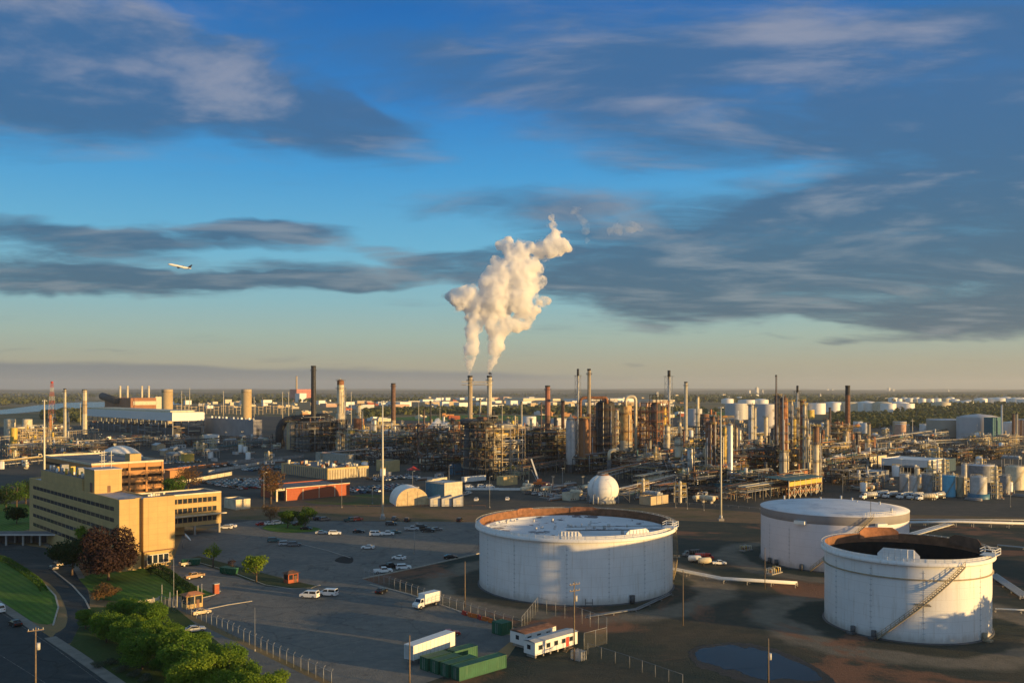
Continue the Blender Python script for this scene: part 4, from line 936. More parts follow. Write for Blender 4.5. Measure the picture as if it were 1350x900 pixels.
def semi_trailer(label, O, rz, L=13, zc=1.25, wall=W_, hh=2.9, sides=True, W=2.5):
    r = thing('semi_trailer', label, 'trailer', O, rz); mb = MB(); mb.bx(0,L,0,W,zc,zc+hh); mb.build('cargo_box', wall, r)
    mb = MB()
    for k in range(int(L/1.2)): mb.bx(.3+k*1.2,.36+k*1.2,-.03,-.002,zc+.1,zc+hh-.1)
    mb.bx(-.03,-.002,.1,W-.1,zc+.1,zc+hh-.15); mb.build('side_rib', LGREY if wall is W_ else wall, r)
    mb = MB(); mb.bx(.3,L-.3,.3,W-.3,zc-.25,zc-.01); mb.build('chassis', DARK, r)
    for x in (L-1.4, L-2.7):
        for y in (.2, W-.2):
            mb = MB(); mb.tube([(x,y-.15,.5),(x,y+.15,.5)], .5, 12); t = mb.build('wheel', RUBBER, r)
            m2 = MB(); m2.tube([(x,y-.17,.5),(x,y+.17,.5)], .28, 8); m2.build('rim', RIM, t)
    for y in (.4, W-.4):
        mb = MB(); mb.bx(2.0,2.15,y-.08,y+.08,0,zc-.25); mb.build('landing_leg', DGREY, r)
    return r
semi_trailer('long white semi trailer in the lot beside the green containers', G(545,877.5)+E1*2.5, atan2(10.8, 7.8))
bpy.data.objects['semi_trailer'].location = G(545, 878.5)
def container(label, O, rz, L, W=2.44, hh=2.6, m=GREENP, top=None, z=0.03):
    r = thing('shipping_container', label, 'container', (O[0], O[1], z), rz); mb = MB()
    n = int(L/.28); 
    def corr(x0, x1, y, s):                                # corrugated side
        vs = []; k = max(2, int(abs(x1-x0)/.28))
        for i in range(k+1):
            x = x0+(x1-x0)*i/k; o = .05*s*(1 if i % 2 else 0); vs += [(x, y-o, .12), (x, y-o, hh-.08)]
        mb.add(vs, [(2*i,2*i+2,2*i+3,2*i+1) for i in range(k)])
    corr(.05, L-.05, .06, -1); corr(L-.05, .05, W-.06, 1); mb.bx(.04,L-.04,.1,W-.1,.1,hh-.03)
    mb.build('body', m, r)
    mb = MB()
    for x in (0, L-.12):
        for y in (0, W-.12): mb.bx(x,x+.12,y,y+.12,0,hh)
    for y in (0, W-.12): mb.bx(.12,L-.12,y,y+.12,0,.12); mb.bx(.12,L-.12,y,y+.12,hh-.12,hh)
    for x in (0, L-.12): mb.bx(x,x+.12,.12,W-.12,0,.12); mb.bx(x,x+.12,.12,W-.12,hh-.12,hh)
    mb.build('frame', m, r)
    for s in range(2):
        mb = MB(); mb.bx(-.04,.035,.14+s*(W/2-.12),W/2-.02+s*(W/2-.12),.14,hh-.14); d = mb.build('door', m, r)
        m2 = MB(); y = W/2 + (-.25 if s == 0 else .25); m2.bx(-.09,-.041,y-.03,y+.03,.2,hh-.2); m2.build('lock_bar', GALV, d)
    return r
gO = G(605.5, 898)
container('green container nearest the trailer park bank, front of the green group', gO, RZ, 12.2)
container('green container with pale roof patches, behind the front one of the green group', gO + E1*2.9 - E2*.3, RZ, 7.4)
container('green container in the middle of the green group', gO + E1*5.8 - E2*.5, RZ, 6.1)
container('green container toward the white semi trailer end of the green group', gO + E1*8.7 - E2*.8, RZ, 6.1)
container('green container standing across the back of the green group by the lot', gO + E1*8.6 + E2*6.0, RZ, 6.1)
container('lone dark green container against the fence by the rust-roofed trailer', G(661,838), RZ, 3.2, 3.2, 2.7)
def office_trailer(label, O, L, W, rust, skirts=True, door=True):
    r = thing('office_trailer', label, 'office trailer', O, RZ); mb = MB(); mb.bx(0,L,0,W,.7,3.35); mb.build('wall', W_, r)
    mb = MB(); mb.add([(-.15,-.15,3.36),(L+.15,-.15,3.36),(L+.15,W/2,3.62),(-.15,W/2,3.62),(L+.15,W+.15,3.36),(-.15,W+.15,3.36)], [(0,1,2,3),(3,2,4,5)]); mb.bx(-.15,L+.15,-.15,W+.15,3.3,3.355); mb.build('roof', RUST if rust else LGREY, r)
    mb = MB()
    for k in range(int(L/2.2)): mb.bx(.4+k*2.2,.8+k*2.2,.4,W-.4,.02,.7)
    mb.build('pier_block', CONC, r)
    n = 5 if not rust else 3
    for k in range(n):
        x = L*(.08+.9*k/n); mb = MB(); mb.bx(x,x+1.1,-.03,.03,1.7,2.6); w = mb.build('window', GLASS, r)
        f = MB(); f.bx(x-.08,x+1.18,-.06,-.031,1.6,1.7); f.bx(x-.08,x+1.18,-.06,-.031,2.6,2.7); f.bx(x-.08,x+.0,-.058,-.033,1.64,2.66); f.bx(x+1.1,x+1.18,-.058,-.033,1.64,2.66); f.build('frame', LGREY, w)
    for y in (W*.4,):
        mb = MB(); mb.bx(-.03,.03,y,y+1,1.7,2.6); w = mb.build('window', GLASS, r)
    mb = MB(); mb.bx(L*.72,L*.72+.9,-.04,.02,.75,2.75); mb.build('door', REDP if not rust else GREY, r)
    mb = MB(); mb.bx(L*.7,L*.7+1.5,-1.3,-.05,.6,.7)
    for k in range(3): mb.bx(L*.7-.35*(k+1),L*.7-.35*k,-1.2,-.1,.42-.18*k,.5-.18*k)
    for x in (L*.7, L*.7+1.45): mb.bx(x,x+.06,-1.28,-1.22,.7,1.7)
    mb.build('steps', WOOD, r); return r
office_trailer('long white office trailer with a row of small windows and grey roof', G(705.4,868.5), 12.8, 3.3, False)
office_trailer('white office trailer with rusty red roof, behind the grey-roofed trailer', G(731,845)-E2*9, 9.5, 4.6, True)
def pallet_stack():
    O = G(764, 872); r = thing('pipe_rack_crate', 'white pile of scaffold frames at the foot of the transformer pole', 'scaffold pile', O, RZ)
    for i in range(5):
        mb = MB(); x = i*.5
        for z in (.1, .9, 1.7): mb.bx(x,x+.08,0,2.4,z,z+.1)
        for y in (0, 1.2, 2.3): mb.bx(x,x+.08,y,y+.1,0,1.9)
        mb.build('scaffold_frame', LGREY, r)
pallet_stack()
def barrier_heap():
    O = G(612, 810)
    for i in range(7):
        p = O - E1*(i*1.9); mb = MB(); mb.prism([(-.9,-.3),(.9,-.3),(.9,.3),(-.9,.3)], 0, .3); mb.prism([(-.85,-.14),(.85,-.14),(.85,.14),(-.85,.14)], .3, .95)
        m_ = ORANGEP if i % 3 else REDP
        if i == 6: m_ = MATS['tan_paint']
        solo(mb, 'road_barrier', m_, f'{"orange" if m_ is ORANGEP else "red" if m_ is REDP else "tan"} plastic road barrier by the lot fence, {ORD[i]} from the truck', 'barrier', (p.x, p.y, .03), aE1 + R.uniform(-.5,.5), 'plastic barriers by the lot fence')
barrier_heap()
# guard booths and gate
def booth(label, O, w, d, h, wall, roof, rz=RZ):
    r = thing('guard_booth', label, 'booth', O, rz); mb = MB(); mb.bx(0,w,0,d,0,1.1); 
    for a in ((0,.25,0,.25),(w-.25,w,0,.25),(0,.25,d-.25,d),(w-.25,w,d-.25,d),(w/2-.12,w/2+.12,0,.2),(w/2-.12,w/2+.12,d-.2,d)): mb.bx(*a,1.1,h)
    mb.bx(0,w,0,d,h-.3,h-.002); mb.build('wall', wall, r)
    mb = MB(); mb.bx(.06,w-.06,.06,d-.06,1.1,h-.3); mb.build('window', GLASS, r)
    mb = MB(); o = .5; mb.add([(-o,-o,h),(w+o,-o,h),(w+o,d+o,h),(-o,d+o,h),(w*.3,d/2,h+.7),(w*.7,d/2,h+.7)], [(3,2,1,0),(0,1,5,4),(2,3,4,5),(1,2,5),(3,0,4)]); mb.build('roof', roof, r)
    mb = MB(); mb.bx(w*.6,w*.6+.8,-.03,.01,.05,2.1); mb.build('door', BROWN, r)
booth('small brick-orange guard booth at the tip of the parking island', G(380,769.5), 3.2, 2.6, 2.8, BRICK, BROWN)
booth('yellow gatehouse with orange hipped roof at the lane gate', G(246,803), 4.2, 3.2, 3.3, OCHRE, RUSTL)
def pillar(label, O, w, h):
    r = thing('gate_pillar', label, 'pillar', O, RZ); mb = MB(); mb.bx(0,w,0,w,0,h); mb.build('shaft', BRICK, r)
    mb = MB(); mb.bx(-.1,w+.1,-.1,w+.1,h,h+.2); mb.build('cap', PALEC, r)
pillar('brick gate pillar with pale cap at the kerb end of the lawn', G(283,783), 1.3, 2.6)
def wall_panels():
    O = G(176, 803); root = thing('screen_wall', 'low pale panel wall between the tree belt and the gatehouse', 'wall', O, atan2((G(210,796)-O).y, (G(210,796)-O).x)); L = (G(210,796)-O).length
    for i in range(4):
        mb = MB(); mb.bx(L*i/4+.15, L*(i+1)/4-.15, -.12, .12, 0, 1.8); mb.build('panel', CREAM, root)
    for i in range(5):
        mb = MB(); mb.bx(L*i/4-.14, L*i/4+.14, -.16, .16, 0, 2.1); mb.build('post', CONC, root)
wall_panels()
def dumpster(label, O, rz):
    r = thing('dumpster', label, 'dumpster', O, rz); mb = MB(); mb.add([(0,.2,.2),(5,.2,.2),(5,2.2,.2),(0,2.2,.2),(-.3,0,2),(5.4,0,2),(5.4,2.4,2),(-.3,2.4,2)], [(0,3,2,1),(0,1,5,4),(1,2,6,5),(2,3,7,6),(3,0,4,7),(4,5,6,7)]); mb.build('bin', GREENP, r)
    mb = MB()
    for k in range(6): mb.bx(k*.9,k*.9+.12,-.12,.16,.3,1.95)
    mb.build('rib', GREENP, r)
    for x in (.6, 4.4):
        for y in (.4, 2): mb = MB(); mb.tube([(x,y-.1,.15),(x,y+.1,.15)], .14, 8); mb.build('wheel', RUBBER, r)
dumpster('dark green roll-off dumpster on the island kerb', G(290,756), atan2(-2, 3.4)); dumpster('green dumpster against the foot of the golden wall', G(240,746), .2)
def dish():
    O = G(241, 722); r = thing('satellite_dish', 'white dish on a bracket beside the golden wall', 'dish', (O.x, O.y, 0), .3); mb = MB(); mb.tube([(0,0,0),(0,0,2.6),(1.2,0,3.4)], .12, 6); mb.build('mount', GALV, r)
    mb = MB(); mb.lathe((0,0,0), [(.01, 0), (.9, .15), (1.6, .6), (1.65, .62), (.9, .1), (.01, -.06)], 20); mb.rot(Matrix.Translation((1.2,0,3.4)) @ Matrix.Rotation(.9, 4, 'Y')); mb.build('reflector', W_, r)
dish()
# ------------------------------------------------------------------ poles, masts and fences
def utility_pole(label, O, h, arms=1, xf=False, rz=.6, r=.17, broken=False):
    t = thing('utility_pole', label, 'utility pole', O, rz); mb = MB(); mb.tube([(0,0,0),(0,0,h)], [r, r*.65], 9); mb.build('pole', WOOD, t)
    for k in range(arms):
        z = h - .5 - k*1.3; mb = MB(); mb.box((0,-.16,z), (2.6,.12,.14)); a = mb.build('crossarm', WOOD, t)
        for x in (-1.15,-.4,.4,1.15):
            mb = MB(); mb.cyl((x,-.16,z+.07), .07, .28, 8); mb.build('insulator', LGREY, a)
    if xf:
        mb = MB(); mb.cyl((.42,0,h-4), .32, 1.2, 12); mb.build('transformer', LGREY, t)
    return t
utility_pole('timber utility pole with crossarm and transformer on the near street', G(47,925), 13.2, 1, True)
utility_pole('bare timber pole between the box truck and the wide tank', G(613,800), 11.6, 0)
utility_pole('transformer pole behind the white office trailers', G(757,870), 16.0, 2, True)
utility_pole('short bare timber pole in front of the white semi trailer', G(540,905), 9.6, 0)
utility_pole('bare timber pole standing at the pond', G(1013,905), 9.0, 0, True)
utility_pole('thin pole in the tank yard between the wide tank and the pond', G(900.5,824), 13, 0, r=.13)
utility_pole('thin dark pole against the left side of the roofed tank', G(1008.5,776), 11.5, 0, r=.12)
def plain_pole(label, u, vt, vb, r=.09, m=None, cat='pole', name='lamp_pole', head=True, lean=0):
    O = G(u, vb); h = ZZ(vt, O.y); t = thing(name, label, cat, O, RZ); mb = MB(); mb.tube([(0,0,0),(lean,0,h)], [r, r*.6], 8); mb.build('pole', m or GALV, t)
    if head:
        mb = MB(); mb.tube([(lean,0,h-.1),(.9+lean,0,h+.15)], .05, 5); mb.build('arm', GALV, t); mb = MB(); mb.box((1.2+lean,0,h+.15), (.8,.35,.16)); mb.build('lamp_head', LGREY, t)
    mb = MB(); mb.cyl((0,0,0), r*3, .5, 10); mb.build('base', CONC, t)
    return t
plain_pole('silver flagpole on the lawn behind the gatehouse', 229, 735, 801, .08, GALV, 'flagpole', 'flagpole', False)
plain_pole('slim bare pole inside the post fence of the lot', 336, 800, 858, .06, GREY, head=False)
plain_pole('lamp pole standing among cars near the far row', 546, 690, 730, .08)
for i, (u, vt, vb, lb) in enumerate(((450.5,630,669,'slim pole in front of the red-walled building'), (348,623,669,'slim pole beside the dark doorway of the red-walled building'), (645.5,628,669,'slim pole right of the pale sheds'), (592,613,641,'timber-brown pole behind the pale sheds'),
        (544,621,641,'pole with a lamp behind the rounded tent'), (491,642,664,'short lamp pole on the turf by the red-walled building'), (890.7,630,669,'first slim pole right of the white spheroid'), (906,643,671,'second slim pole right of the white spheroid, short'), (928,653,673,'short stub pole between the spheroid and the bright mast'),
        (1111,628,655,'slim lamp pole behind the roofed tank'), (1339,560,601,'slim lamp pole above the beige tank at far right'), (1332,640,668,'slim pole in front of the small grey tank'), (1318,640,652,'short grey pole by the blue-based tank'),
        (620,590,622,'lamp post with twin heads left of the lit pipe frame'), (655,604,632,'slim post in front of the lit pipe frame'), (674,613,633,'slim white post by the teal trailer'), (1288,560,600,'slim pole behind the white roofed shed'))):
    plain_pole(lb, u, vt, vb, .12 if vb < 650 else .1)
def high_mast(label, u, vt, vb, r, m, ring=True):
    O = G(u, vb); h = ZZ(vt, O.y); t = thing('high_mast', label, 'light mast', (O.x, O.y, 0)); mb = MB(); mb.tube([(0,0,0),(0,0,h*.5),(0,0,h)], [r, r*.75, r*.45], 12); mb.build('pole', m, t)
    mb = MB(); mb.box((0,0,.5), (2.2,2.2,1.0)); mb.build('base', CONC, t)
    mb = MB(); mb.cyl((0,0,1), r*1.5, 1.2, 12); mb.build('flange', LGREY, t)
    if ring:
        mb = MB(); mb.lathe((0,0,h-.4), [(.55,0),(.8,0),(.8,.25),(.55,.25),(.55,0)], 14); mb.build('lamp_ring', GALV, t)
        for k in range(6):
            a = k*pi/3; mb = MB(); mb.box((cos(a)*.95, sin(a)*.95, h-.35), (.4,.4,.3), a); mb.build('floodlight', LAMPG, t)
    return t
MASTM = mat('cream_mast', (.66,.62,.5), .45, .06, .3)
high_mast('tall cream lighting mast at the back edge of the car park', 504.5, 528, 684, .5, MASTM)
high_mast('tall bright mast in front of the cracking towers, left of the grey column', 950.5, 536, 686, .45, MASTM)
high_mast('tall cream mast rising behind the office roof plant', 58.5, 527, 668, .55, MASTM)
def fence(label, px, h, step, arms=True, m=GALV, mesh=True, outr=True):
    P = [G(u, v) for u, v in px]; root = thing('chain_link_fence', label, 'fence', P[0]); pts = []
    for a, b in zip(P, P[1:]):
        n = max(1, round((b-a).length/step)); pts += [a.lerp(b, i/n) for i in range(n)]
    pts.append(P[-1]); loc = [p-P[0] for p in pts]
    for p, q in zip(loc, loc[1:]+[loc[-1]*2-loc[-2]]):
        mb = MB(); mb.tube([p, p+Vector((0,0,h))], .05, 6)
        if arms: d = (q-p).normalized(); mb.tube([p+Vector((0,0,h)), p+Vector((-d.y*.4, d.x*.4, h+.42))], .04, 5)
        mb.build('post', m, root)
    mb = MB(); mb.tube([p+Vector((0,0,h-.05)) for p in loc], .035, 5); mb.build('top_rail', m, root)
    if arms:
        for k in range(3):
            off = []
            for p, q in zip(loc, loc[1:]+[loc[-1]*2-loc[-2]]):
                d = (q-p).normalized(); off.append(p+Vector((-d.y*.13*(k+1), d.x*.13*(k+1), h+.14*(k+1))))
            mb = MB(); mb.tube(off, .012, 3); mb.build('barbed_wire', m, root)
    if mesh:
        mb = MB()
        for a, b in zip(loc, loc[1:]): mb.add([a+Vector((0,0,.05)), b+Vector((0,0,.05)), b+Vector((0,0,h-.1)), a+Vector((0,0,h-.1))], [(0,1,2,3)])
        mb.build('wire_mesh', WIRE, root)
    return root
def wiremat():
    m = bpy.data.materials.new('chain_link'); m.use_nodes = True; t = NT(m.node_tree); bs = t.n['Principled BSDF']; bs.inputs['Base Color'].default_value = (.3,.3,.29,1); bs.inputs['Metallic'].default_value = .3; bs.inputs['Roughness'].default_value = .5
    bs.inputs['Alpha'].default_value = .07; return m
WIRE = wiremat()
fence('barbed post fence along the near edge of the car park beside the lane', [(240,806),(300,835),(360,866),(437,903)], 2.6, 2.9)
fence('post fence between the car park and the tank yard', [(480,762),(520,776),(575,796),(640,818),(688,833)], 2.6, 3.0)
fence('tall wire fence round the yard behind the office trailers', [(688,833),(709,806),(757,818),(800,834),(800,848),(770,856)], 3.6, 3.2, False)
fence('faint wire fence crossing the dark ground by the pond', [(775,862),(830,880),(900,905)], 2.4, 3.4, False, GREY)
fence('gate posts and wire fence in front of the lawn and gatehouse', [(213,800),(232,806)], 3.0, 2.0, False)
for i, (u, v, hh) in enumerate(((213.5,798,5.2),(224,801,3.8),(233.5,803,4.6),(256,803,3.6),(261,787,3),(266,787,3.4))):
    O = G(u, v); mb = MB(); mb.tube([(0,0,0),(0,0,hh)], .09, 7); mb.cyl((0,0,hh), .14, .16, 8)
    solo(mb, 'gate_post', GALV if i % 2 else CREAM, f'slender gate post by the gatehouse, {ORD[i]} counted from the panel wall', 'gate post', O, 0, 'slender posts at the gatehouse')
def low_wall():
    a, b = G(262, 676), G(1000, 676)
fence('low rust-stained guard rail along the plant road behind the verge', [(300,674),(400,669.5),(520,667.5),(640,668.5)], 1.0, 6, False, RUST, False)
fence('low guard rail along the plant road right of the wide tank', [(860,663),(960,668),(1002,672)], 1.0, 6, False, GALV, False)
# pipes across the tank yard
def pipeline(label, px, z, r, n, gap, m, sup=6, name='pipeline'):
    P = [G(u, v, z) for u, v in px]; O = Vector((P[0].x, P[0].y, 0)); root = thing(name, label, 'pipeline', O); loc = [p-O for p in P]
    d = (loc[-1]-loc[0]).normalized(); nn = Vector((-d.y, d.x, 0))
    for k in range(n):
        mb = MB(); mb.tube([p + nn*(k-(n-1)/2)*gap for p in loc], r, 9); mb.build('pipe', m[k % len(m)], root)
    L = sum((b-a).length for a, b in zip(loc, loc[1:])); c = max(2, int(L/sup))
    for i in range(c+1):
        t = i/c*L; k = 0
        while k < len(loc)-2 and t > (loc[k+1]-loc[k]).length: t -= (loc[k+1]-loc[k]).length; k += 1
        p = loc[k].lerp(loc[k+1], min(1, t/(loc[k+1]-loc[k]).length)); w = (n-1)*gap/2+.4
        mb = MB(); mb.beam(p+nn*w+Vector((0,0,-r-.12)), p-nn*w+Vector((0,0,-r-.12)), .2)
        for s_ in (-1, 1): mb.beam(p+nn*w*s_*.85+Vector((0,0,-z)), p+nn*w*s_*.85+Vector((0,0,-r-.2)), .2)
        mb.build('support', CONC, root)
    return root
pipeline('pair of white pipes running from the wide tank to the right on low supports', [(885,749),(950,762),(1050,768)], 1.2, .3, 2, 1.9, [W_])
pipeline('white pipes on trestles crossing behind the black-topped tank', [(1199,688),(1260,687),(1400,691)], 2.0, .42, 2, 1.5, [W_, LGREY])
pipeline('thin white pipe on a long rail behind the roofed tank', [(1196,684),(1300,684.5),(1420,686)], 2.2, .14, 1, .5, [W_], 8)
pipeline('bundle of pale pipes lying from the roofed tank toward the trestles', [(1196,706),(1252,690)], .6, .3, 4, 1.0, [LGREY, W_])
pipeline('bundle of bluish pipes slanting down right of the black-topped tank', [(1308,756),(1352,786)], .8, .25, 4, .75, [LGREY])
pipeline('single white pipe leaving the base of the black-topped tank', [(1312,802),(1380,805)], .8, .22, 1, 1, [W_])
pipeline('thin pipe running behind the black-topped tank', [(1315,718),(1420,728)], .7, .25, 1, 1, [LGREY])
pipeline('thin grey pipe curving along the foot of the wide tank', [(775,812),(840,802),(884,782)], .5, .16, 2, .8, [GREY])
def skid(label, O, seed, L=5):
    r = thing('pump_skid', label, 'pump skid', O, RZ); rr = random.Random(seed); mb = MB(); mb.bx(0,L,0,2.4,0,.3); mb.build('base', CONC, r)
    for k in range(5):
        x = .4+k*L/5; mb = MB(); mb.tube([(x,.3,.3),(x,.3,1.2+rr.random()*.8),(x,2.1,1.2+rr.random()*.8),(x,2.1,.3)], .13, 6); mb.build('pipe', rr.choice([YELLOWP, CREAM, LGREY]), r)
    for k in range(3):
        x = .8+k*L/3; mb = MB(); mb.hcyl((x,1.2,.75), (x+.9,1.2,.75), .3, 8); mb.build('pump', rr.choice([DGREY, GREY, RUST]), r)
skid('yellow pump and valve skid at the foot of the roofed tank', G(1018,758), 5, 6); skid('dark valve skid in the open yard left of the roofed tank', G(982,727), 6, 5)
# vacuum trucks parked between the tanks
def tank_truck(label, u, v, rz, barrel, cabm, L=9.5, s=1.0, name='tank_truck'):
    r = thing(name, label, 'tank truck', G(u, v), rz); r.scale = (s,s,s); mb = MB(); mb.hcyl((-L+3.2,0,2.15), (.6,0,2.15), 1.12, 16, head=.35); bt = mb.build('tank', barrel, r)
    for k in range(4):
        x = -L+4+k*(L-3.6)/4; mb = MB(); mb.lathe((0,0,0), [(1.13,-.05),(1.19,-.05),(1.19,.05),(1.13,.05)], 16); mb.rot(Matrix.Translation((x,0,2.15)) @ Matrix.Rotation(pi/2, 4, 'Y')); mb.build('band', GREY, bt)
    mb = MB(); mb.bx(-L+3,-.2,-.3,.3,3.22,3.34); mb.build('walkway', GALV, r)
    mb = MB(); profile_body(mb, [(3.9,.6),(3.95,1.5),(2.9,1.7),(2.5,2.9),(1.1,3.0),(1.1,.6)], 2.3, 2.0, 1.9); mb.build('cab', cabm, r)
    glass_side(r, [(2.75,1.9,2.3),(2.4,2.75,2.02),(1.5,2.8,2.0),(1.5,1.9,2.3)], 2); glass_cross(r, 'windscreen', 2.86,1.85,2.52,2.8,1.9,1.7)
    mb = MB(); mb.bx(-L+2.6,3.6,-.45,.45,.75,1.0); mb.build('chassis', DARK, r)
    wheels(r, (2.9,-L+5.2,-L+4.0), 2.4, .5, .35); return r
tank_truck('grey-cabbed black vacuum truck parked in the yard right of the wide tank', 910, 733, 3.4, DARK, GREY, 8, .66); tank_truck('red tank truck parked behind the pale trailers in the yard', 930, 737, .1, REDP, REDP, 8, .66)
for i, (u, v) in enumerate(((916,741),(929,744))):
    mb = MB(); mb.hcyl((-1.8,0,1.35), (1.8,0,1.35), .95, 14); r_ = thing('tank_trailer', ['white rounded tank trailer beside the red truck','cream rounded tank trailer beside the red truck'][i], 'tank trailer', G(u, v), .1); mb.build('tank', [W_, CREAM][i], r_)
    for s_ in (-1, 1): mb = MB(); mb.tube([(-.6,s_*.8-.1,.35),(-.6,s_*.8+.1,.35)], .35, 10); mb.build('wheel', RUBBER, r_)
    mb = MB(); mb.bx(-1.6,2.8,-.12,.12,.3,.5); mb.build('drawbar', DARK, r_)
park('pickup','white',948,744,.1,'white pickup parked right of the cream tank trailer', s=.8)
# ------------------------------------------------------------------ refinery: stacks, columns, reactors, frames, racks
def stack(label, u, vt, vb, wpx, bands, taper=.85, rings=2, name='chimney_stack', Y=None, lip=True, base=None, cat='chimney'):
    """bands = [(fraction of the height where the band ends, material)]"""
    Y = Y or YB(vb); O = AT(u, Y); h = ZZ(vt, Y); r = wpx*.5*Y/F; root = thing(name, label, cat, O, 0); n = 20
    rad = lambda f: r*(1 + (taper-1)*f)
    f0 = 0
    for i, (f1, m_) in enumerate(bands):
        mb = MB(); mb.lathe((0,0,0), [(rad(f0), h*f0), (rad(f1), h*f1)], n); 
        if i == len(bands)-1: mb.lathe((0,0,0), [(rad(1), h), (rad(1)*.8, h+.02), (rad(1)*.78, h-3)], n)
        mb.build('shaft', m_, root); f0 = f1
    for k in range(rings):
        f = 1 - .06 - k*.3; mb = MB(); rr = rad(f); mb.lathe((0,0,h*f), [(rr, 0), (rr+.9, .02), (rr+.9, .15), (rr, .17)], n); p = mb.build('platform', DGREY, root)
        m2 = MB(); railing(m2, arc(rr+.85, 0, 2*pi, h*f+.15, 14), 1.1, r=.05); m2.build('handrail', DGREY, p)
    mb = MB(); a = -1.0; q = r+.25
    for s in (-.25, .25): mb.beam(((rad(0)+.3)*cos(a)+s, (rad(0)+.3)*sin(a), 0), ((rad(1)+.3)*cos(a)+s, (rad(1)+.3)*sin(a), h-1), .1)
    for k in range(int(h/1.5)):
        f = k*1.5/h; mb.beam(((rad(f)+.3)*cos(a)-.25, (rad(f)+.3)*sin(a), k*1.5), ((rad(f)+.3)*cos(a)+.25, (rad(f)+.3)*sin(a), k*1.5), .07)
    mb.build('ladder', GREY, root)
    if lip: mb = MB(); mb.lathe((0,0,h-1.2), [(rad(1), 0), (rad(1)+.2, .05), (rad(1)+.2, 1.1), (rad(1)-.02, 1.22)], n); mb.build('lip', base or DARK, root)
    return root
def tower(label, u, vt, vb, wpx, bands, plats=4, pipes=2, skirt=None, name='process_column', Y=None, top='dome', cat='column', seed=0, cage=False, platm=None):
    Y = Y or YB(vb); O = AT(u, Y); h = ZZ(vt, Y); r = wpx*.5*Y/F; root = thing(name, label, cat, O, 0); n = 24; rr = random.Random(seed + int(u))
    f0 = .0
    for i, (f1, m_, k_) in enumerate([(b+(1.0,))[:3] for b in bands]):
        mb = MB(); top_h = h*f1 - (r*.45 if i == len(bands)-1 and top == 'dome' else 0)
        prof = [(r*k_, h*f0)]
        if i and abs(bands[i-1][2] - k_ if len(bands[i-1]) > 2 else 1-k_) > .01: prof.insert(0, (r*(bands[i-1][2] if len(bands[i-1]) > 2 else 1), h*f0 - r*.4))
        prof.append((r*k_, top_h))
        if i == len(bands)-1 and top == 'dome': prof += [(r*k_*.92, top_h+r*.16), (r*k_*.7, top_h+r*.32), (r*k_*.35, top_h+r*.42), (.01, top_h+r*.45)]
        elif i == len(bands)-1: prof += [(r*k_*.8, top_h+.01), (r*k_*.78, top_h-2)]
        mb.lathe((0,0,0), prof, n); mb.build('shell', m_, root); f0 = f1
    kf = lambda f: r*next((b[2] if len(b) > 2 else 1.0) for b in bands if f <= b[0]+1e-6)
    for k in range(plats):
        f = .98 - k*(.8/max(1, plats)); a0 = rr.uniform(0, 6); q = kf(f); z = h*f; full = k == 0
        mb = MB(); a1 = a0 + (2*pi if full else rr.uniform(3, 4.6)); w = max(1.0, r*.35)
        mb.lathe((0,0,z), [(q, 0), (q+w, .02), (q+w, .18), (q, .2)], 18, a0=a0, a1=a1); p = mb.build('platform', platm or DGREY, root)
        m2 = MB(); railing(m2, arc(q+w-.05, a0, a1, z+.18, 12), 1.2, r=.06); m2.build('handrail', platm or rr.choice([GREY, YELLOWP, DGREY]), p)
    for k in range(pipes):
        a = rr.uniform(3.4, 6.6); q = r*1.0 + .5 + rr.random()*.5; z1 = h*rr.uniform(.6, 1.0); pr = rr.uniform(.16, .38)
        mb = MB(); mb.tube([(q*cos(a), q*sin(a), 1), (q*cos(a), q*sin(a), z1), (kf(z1/h*.999)*.5*cos(a), kf(z1/h*.999)*.5*sin(a), z1+ (1.2 if z1 > h*.97 else 0))], pr, 7); mb.build('riser_pipe', rr.choice([CREAM, LGREY, ALU, GREY]), root)
    a = rr.uniform(3.6, 5.8); mb = MB(); q = r+.35
    for s in (-.3, .3): mb.beam((q*cos(a)-sin(a)*s, q*sin(a)+cos(a)*s, .2), (q*cos(a)-sin(a)*s, q*sin(a)+cos(a)*s, h*.96), .09)
    z = .5
    while z < h*.95: mb.beam((q*cos(a)-sin(a)*.3, q*sin(a)+cos(a)*.3, z), (q*cos(a)+sin(a)*.3, q*sin(a)-cos(a)*.3, z), .08); z += 1.2
    mb.build('ladder', rr.choice([YELLOWP, GREY, GALV]), root)
    if top == 'dome':
        mb = MB(); 
        for k in range(3): mb.cyl((rr.uniform(-.5,.5)*r, rr.uniform(-.5,.5)*r, h*.985), max(.12, r*.09), rr.uniform(1, 2.4), 7)
        mb.build('nozzle', rr.choice([GREY, RUST, CREAM]), root)
    if skirt: mb = MB(); mb.lathe((0,0,0), [(r*1.12, 0), (r*1.08, 3.2), (r, 3.3)], n); mb.build('skirt', skirt, root)
    return root
def steel_frame(mb, W, D, hs, nx, ny, t=.35, brace=None, rr=None):
    xs = [W*i/nx for i in range(nx+1)]; ys = [D*i/ny for i in range(ny+1)]; ht = hs[-1]
    for x in xs:
        for y in ys: mb.beam((x,y,0), (x,y,ht), t)
    for z in hs:
        for y in ys: mb.beam((0,y,z), (W,y,z), t*.8, t)
        for x in xs: mb.beam((x,0,z), (x,D,z), t*.8, t)
    if rr:
        z0 = 0
        for z in hs:
            for i in range(nx):
                if rr.random() < .4: mb.beam((xs[i],-.02,z0), (xs[i+1],-.02,z), t*.5)
            if rr.random() < .5: mb.beam((-.02,ys[0],z0), (-.02,ys[1],z), t*.5)
            z0 = z
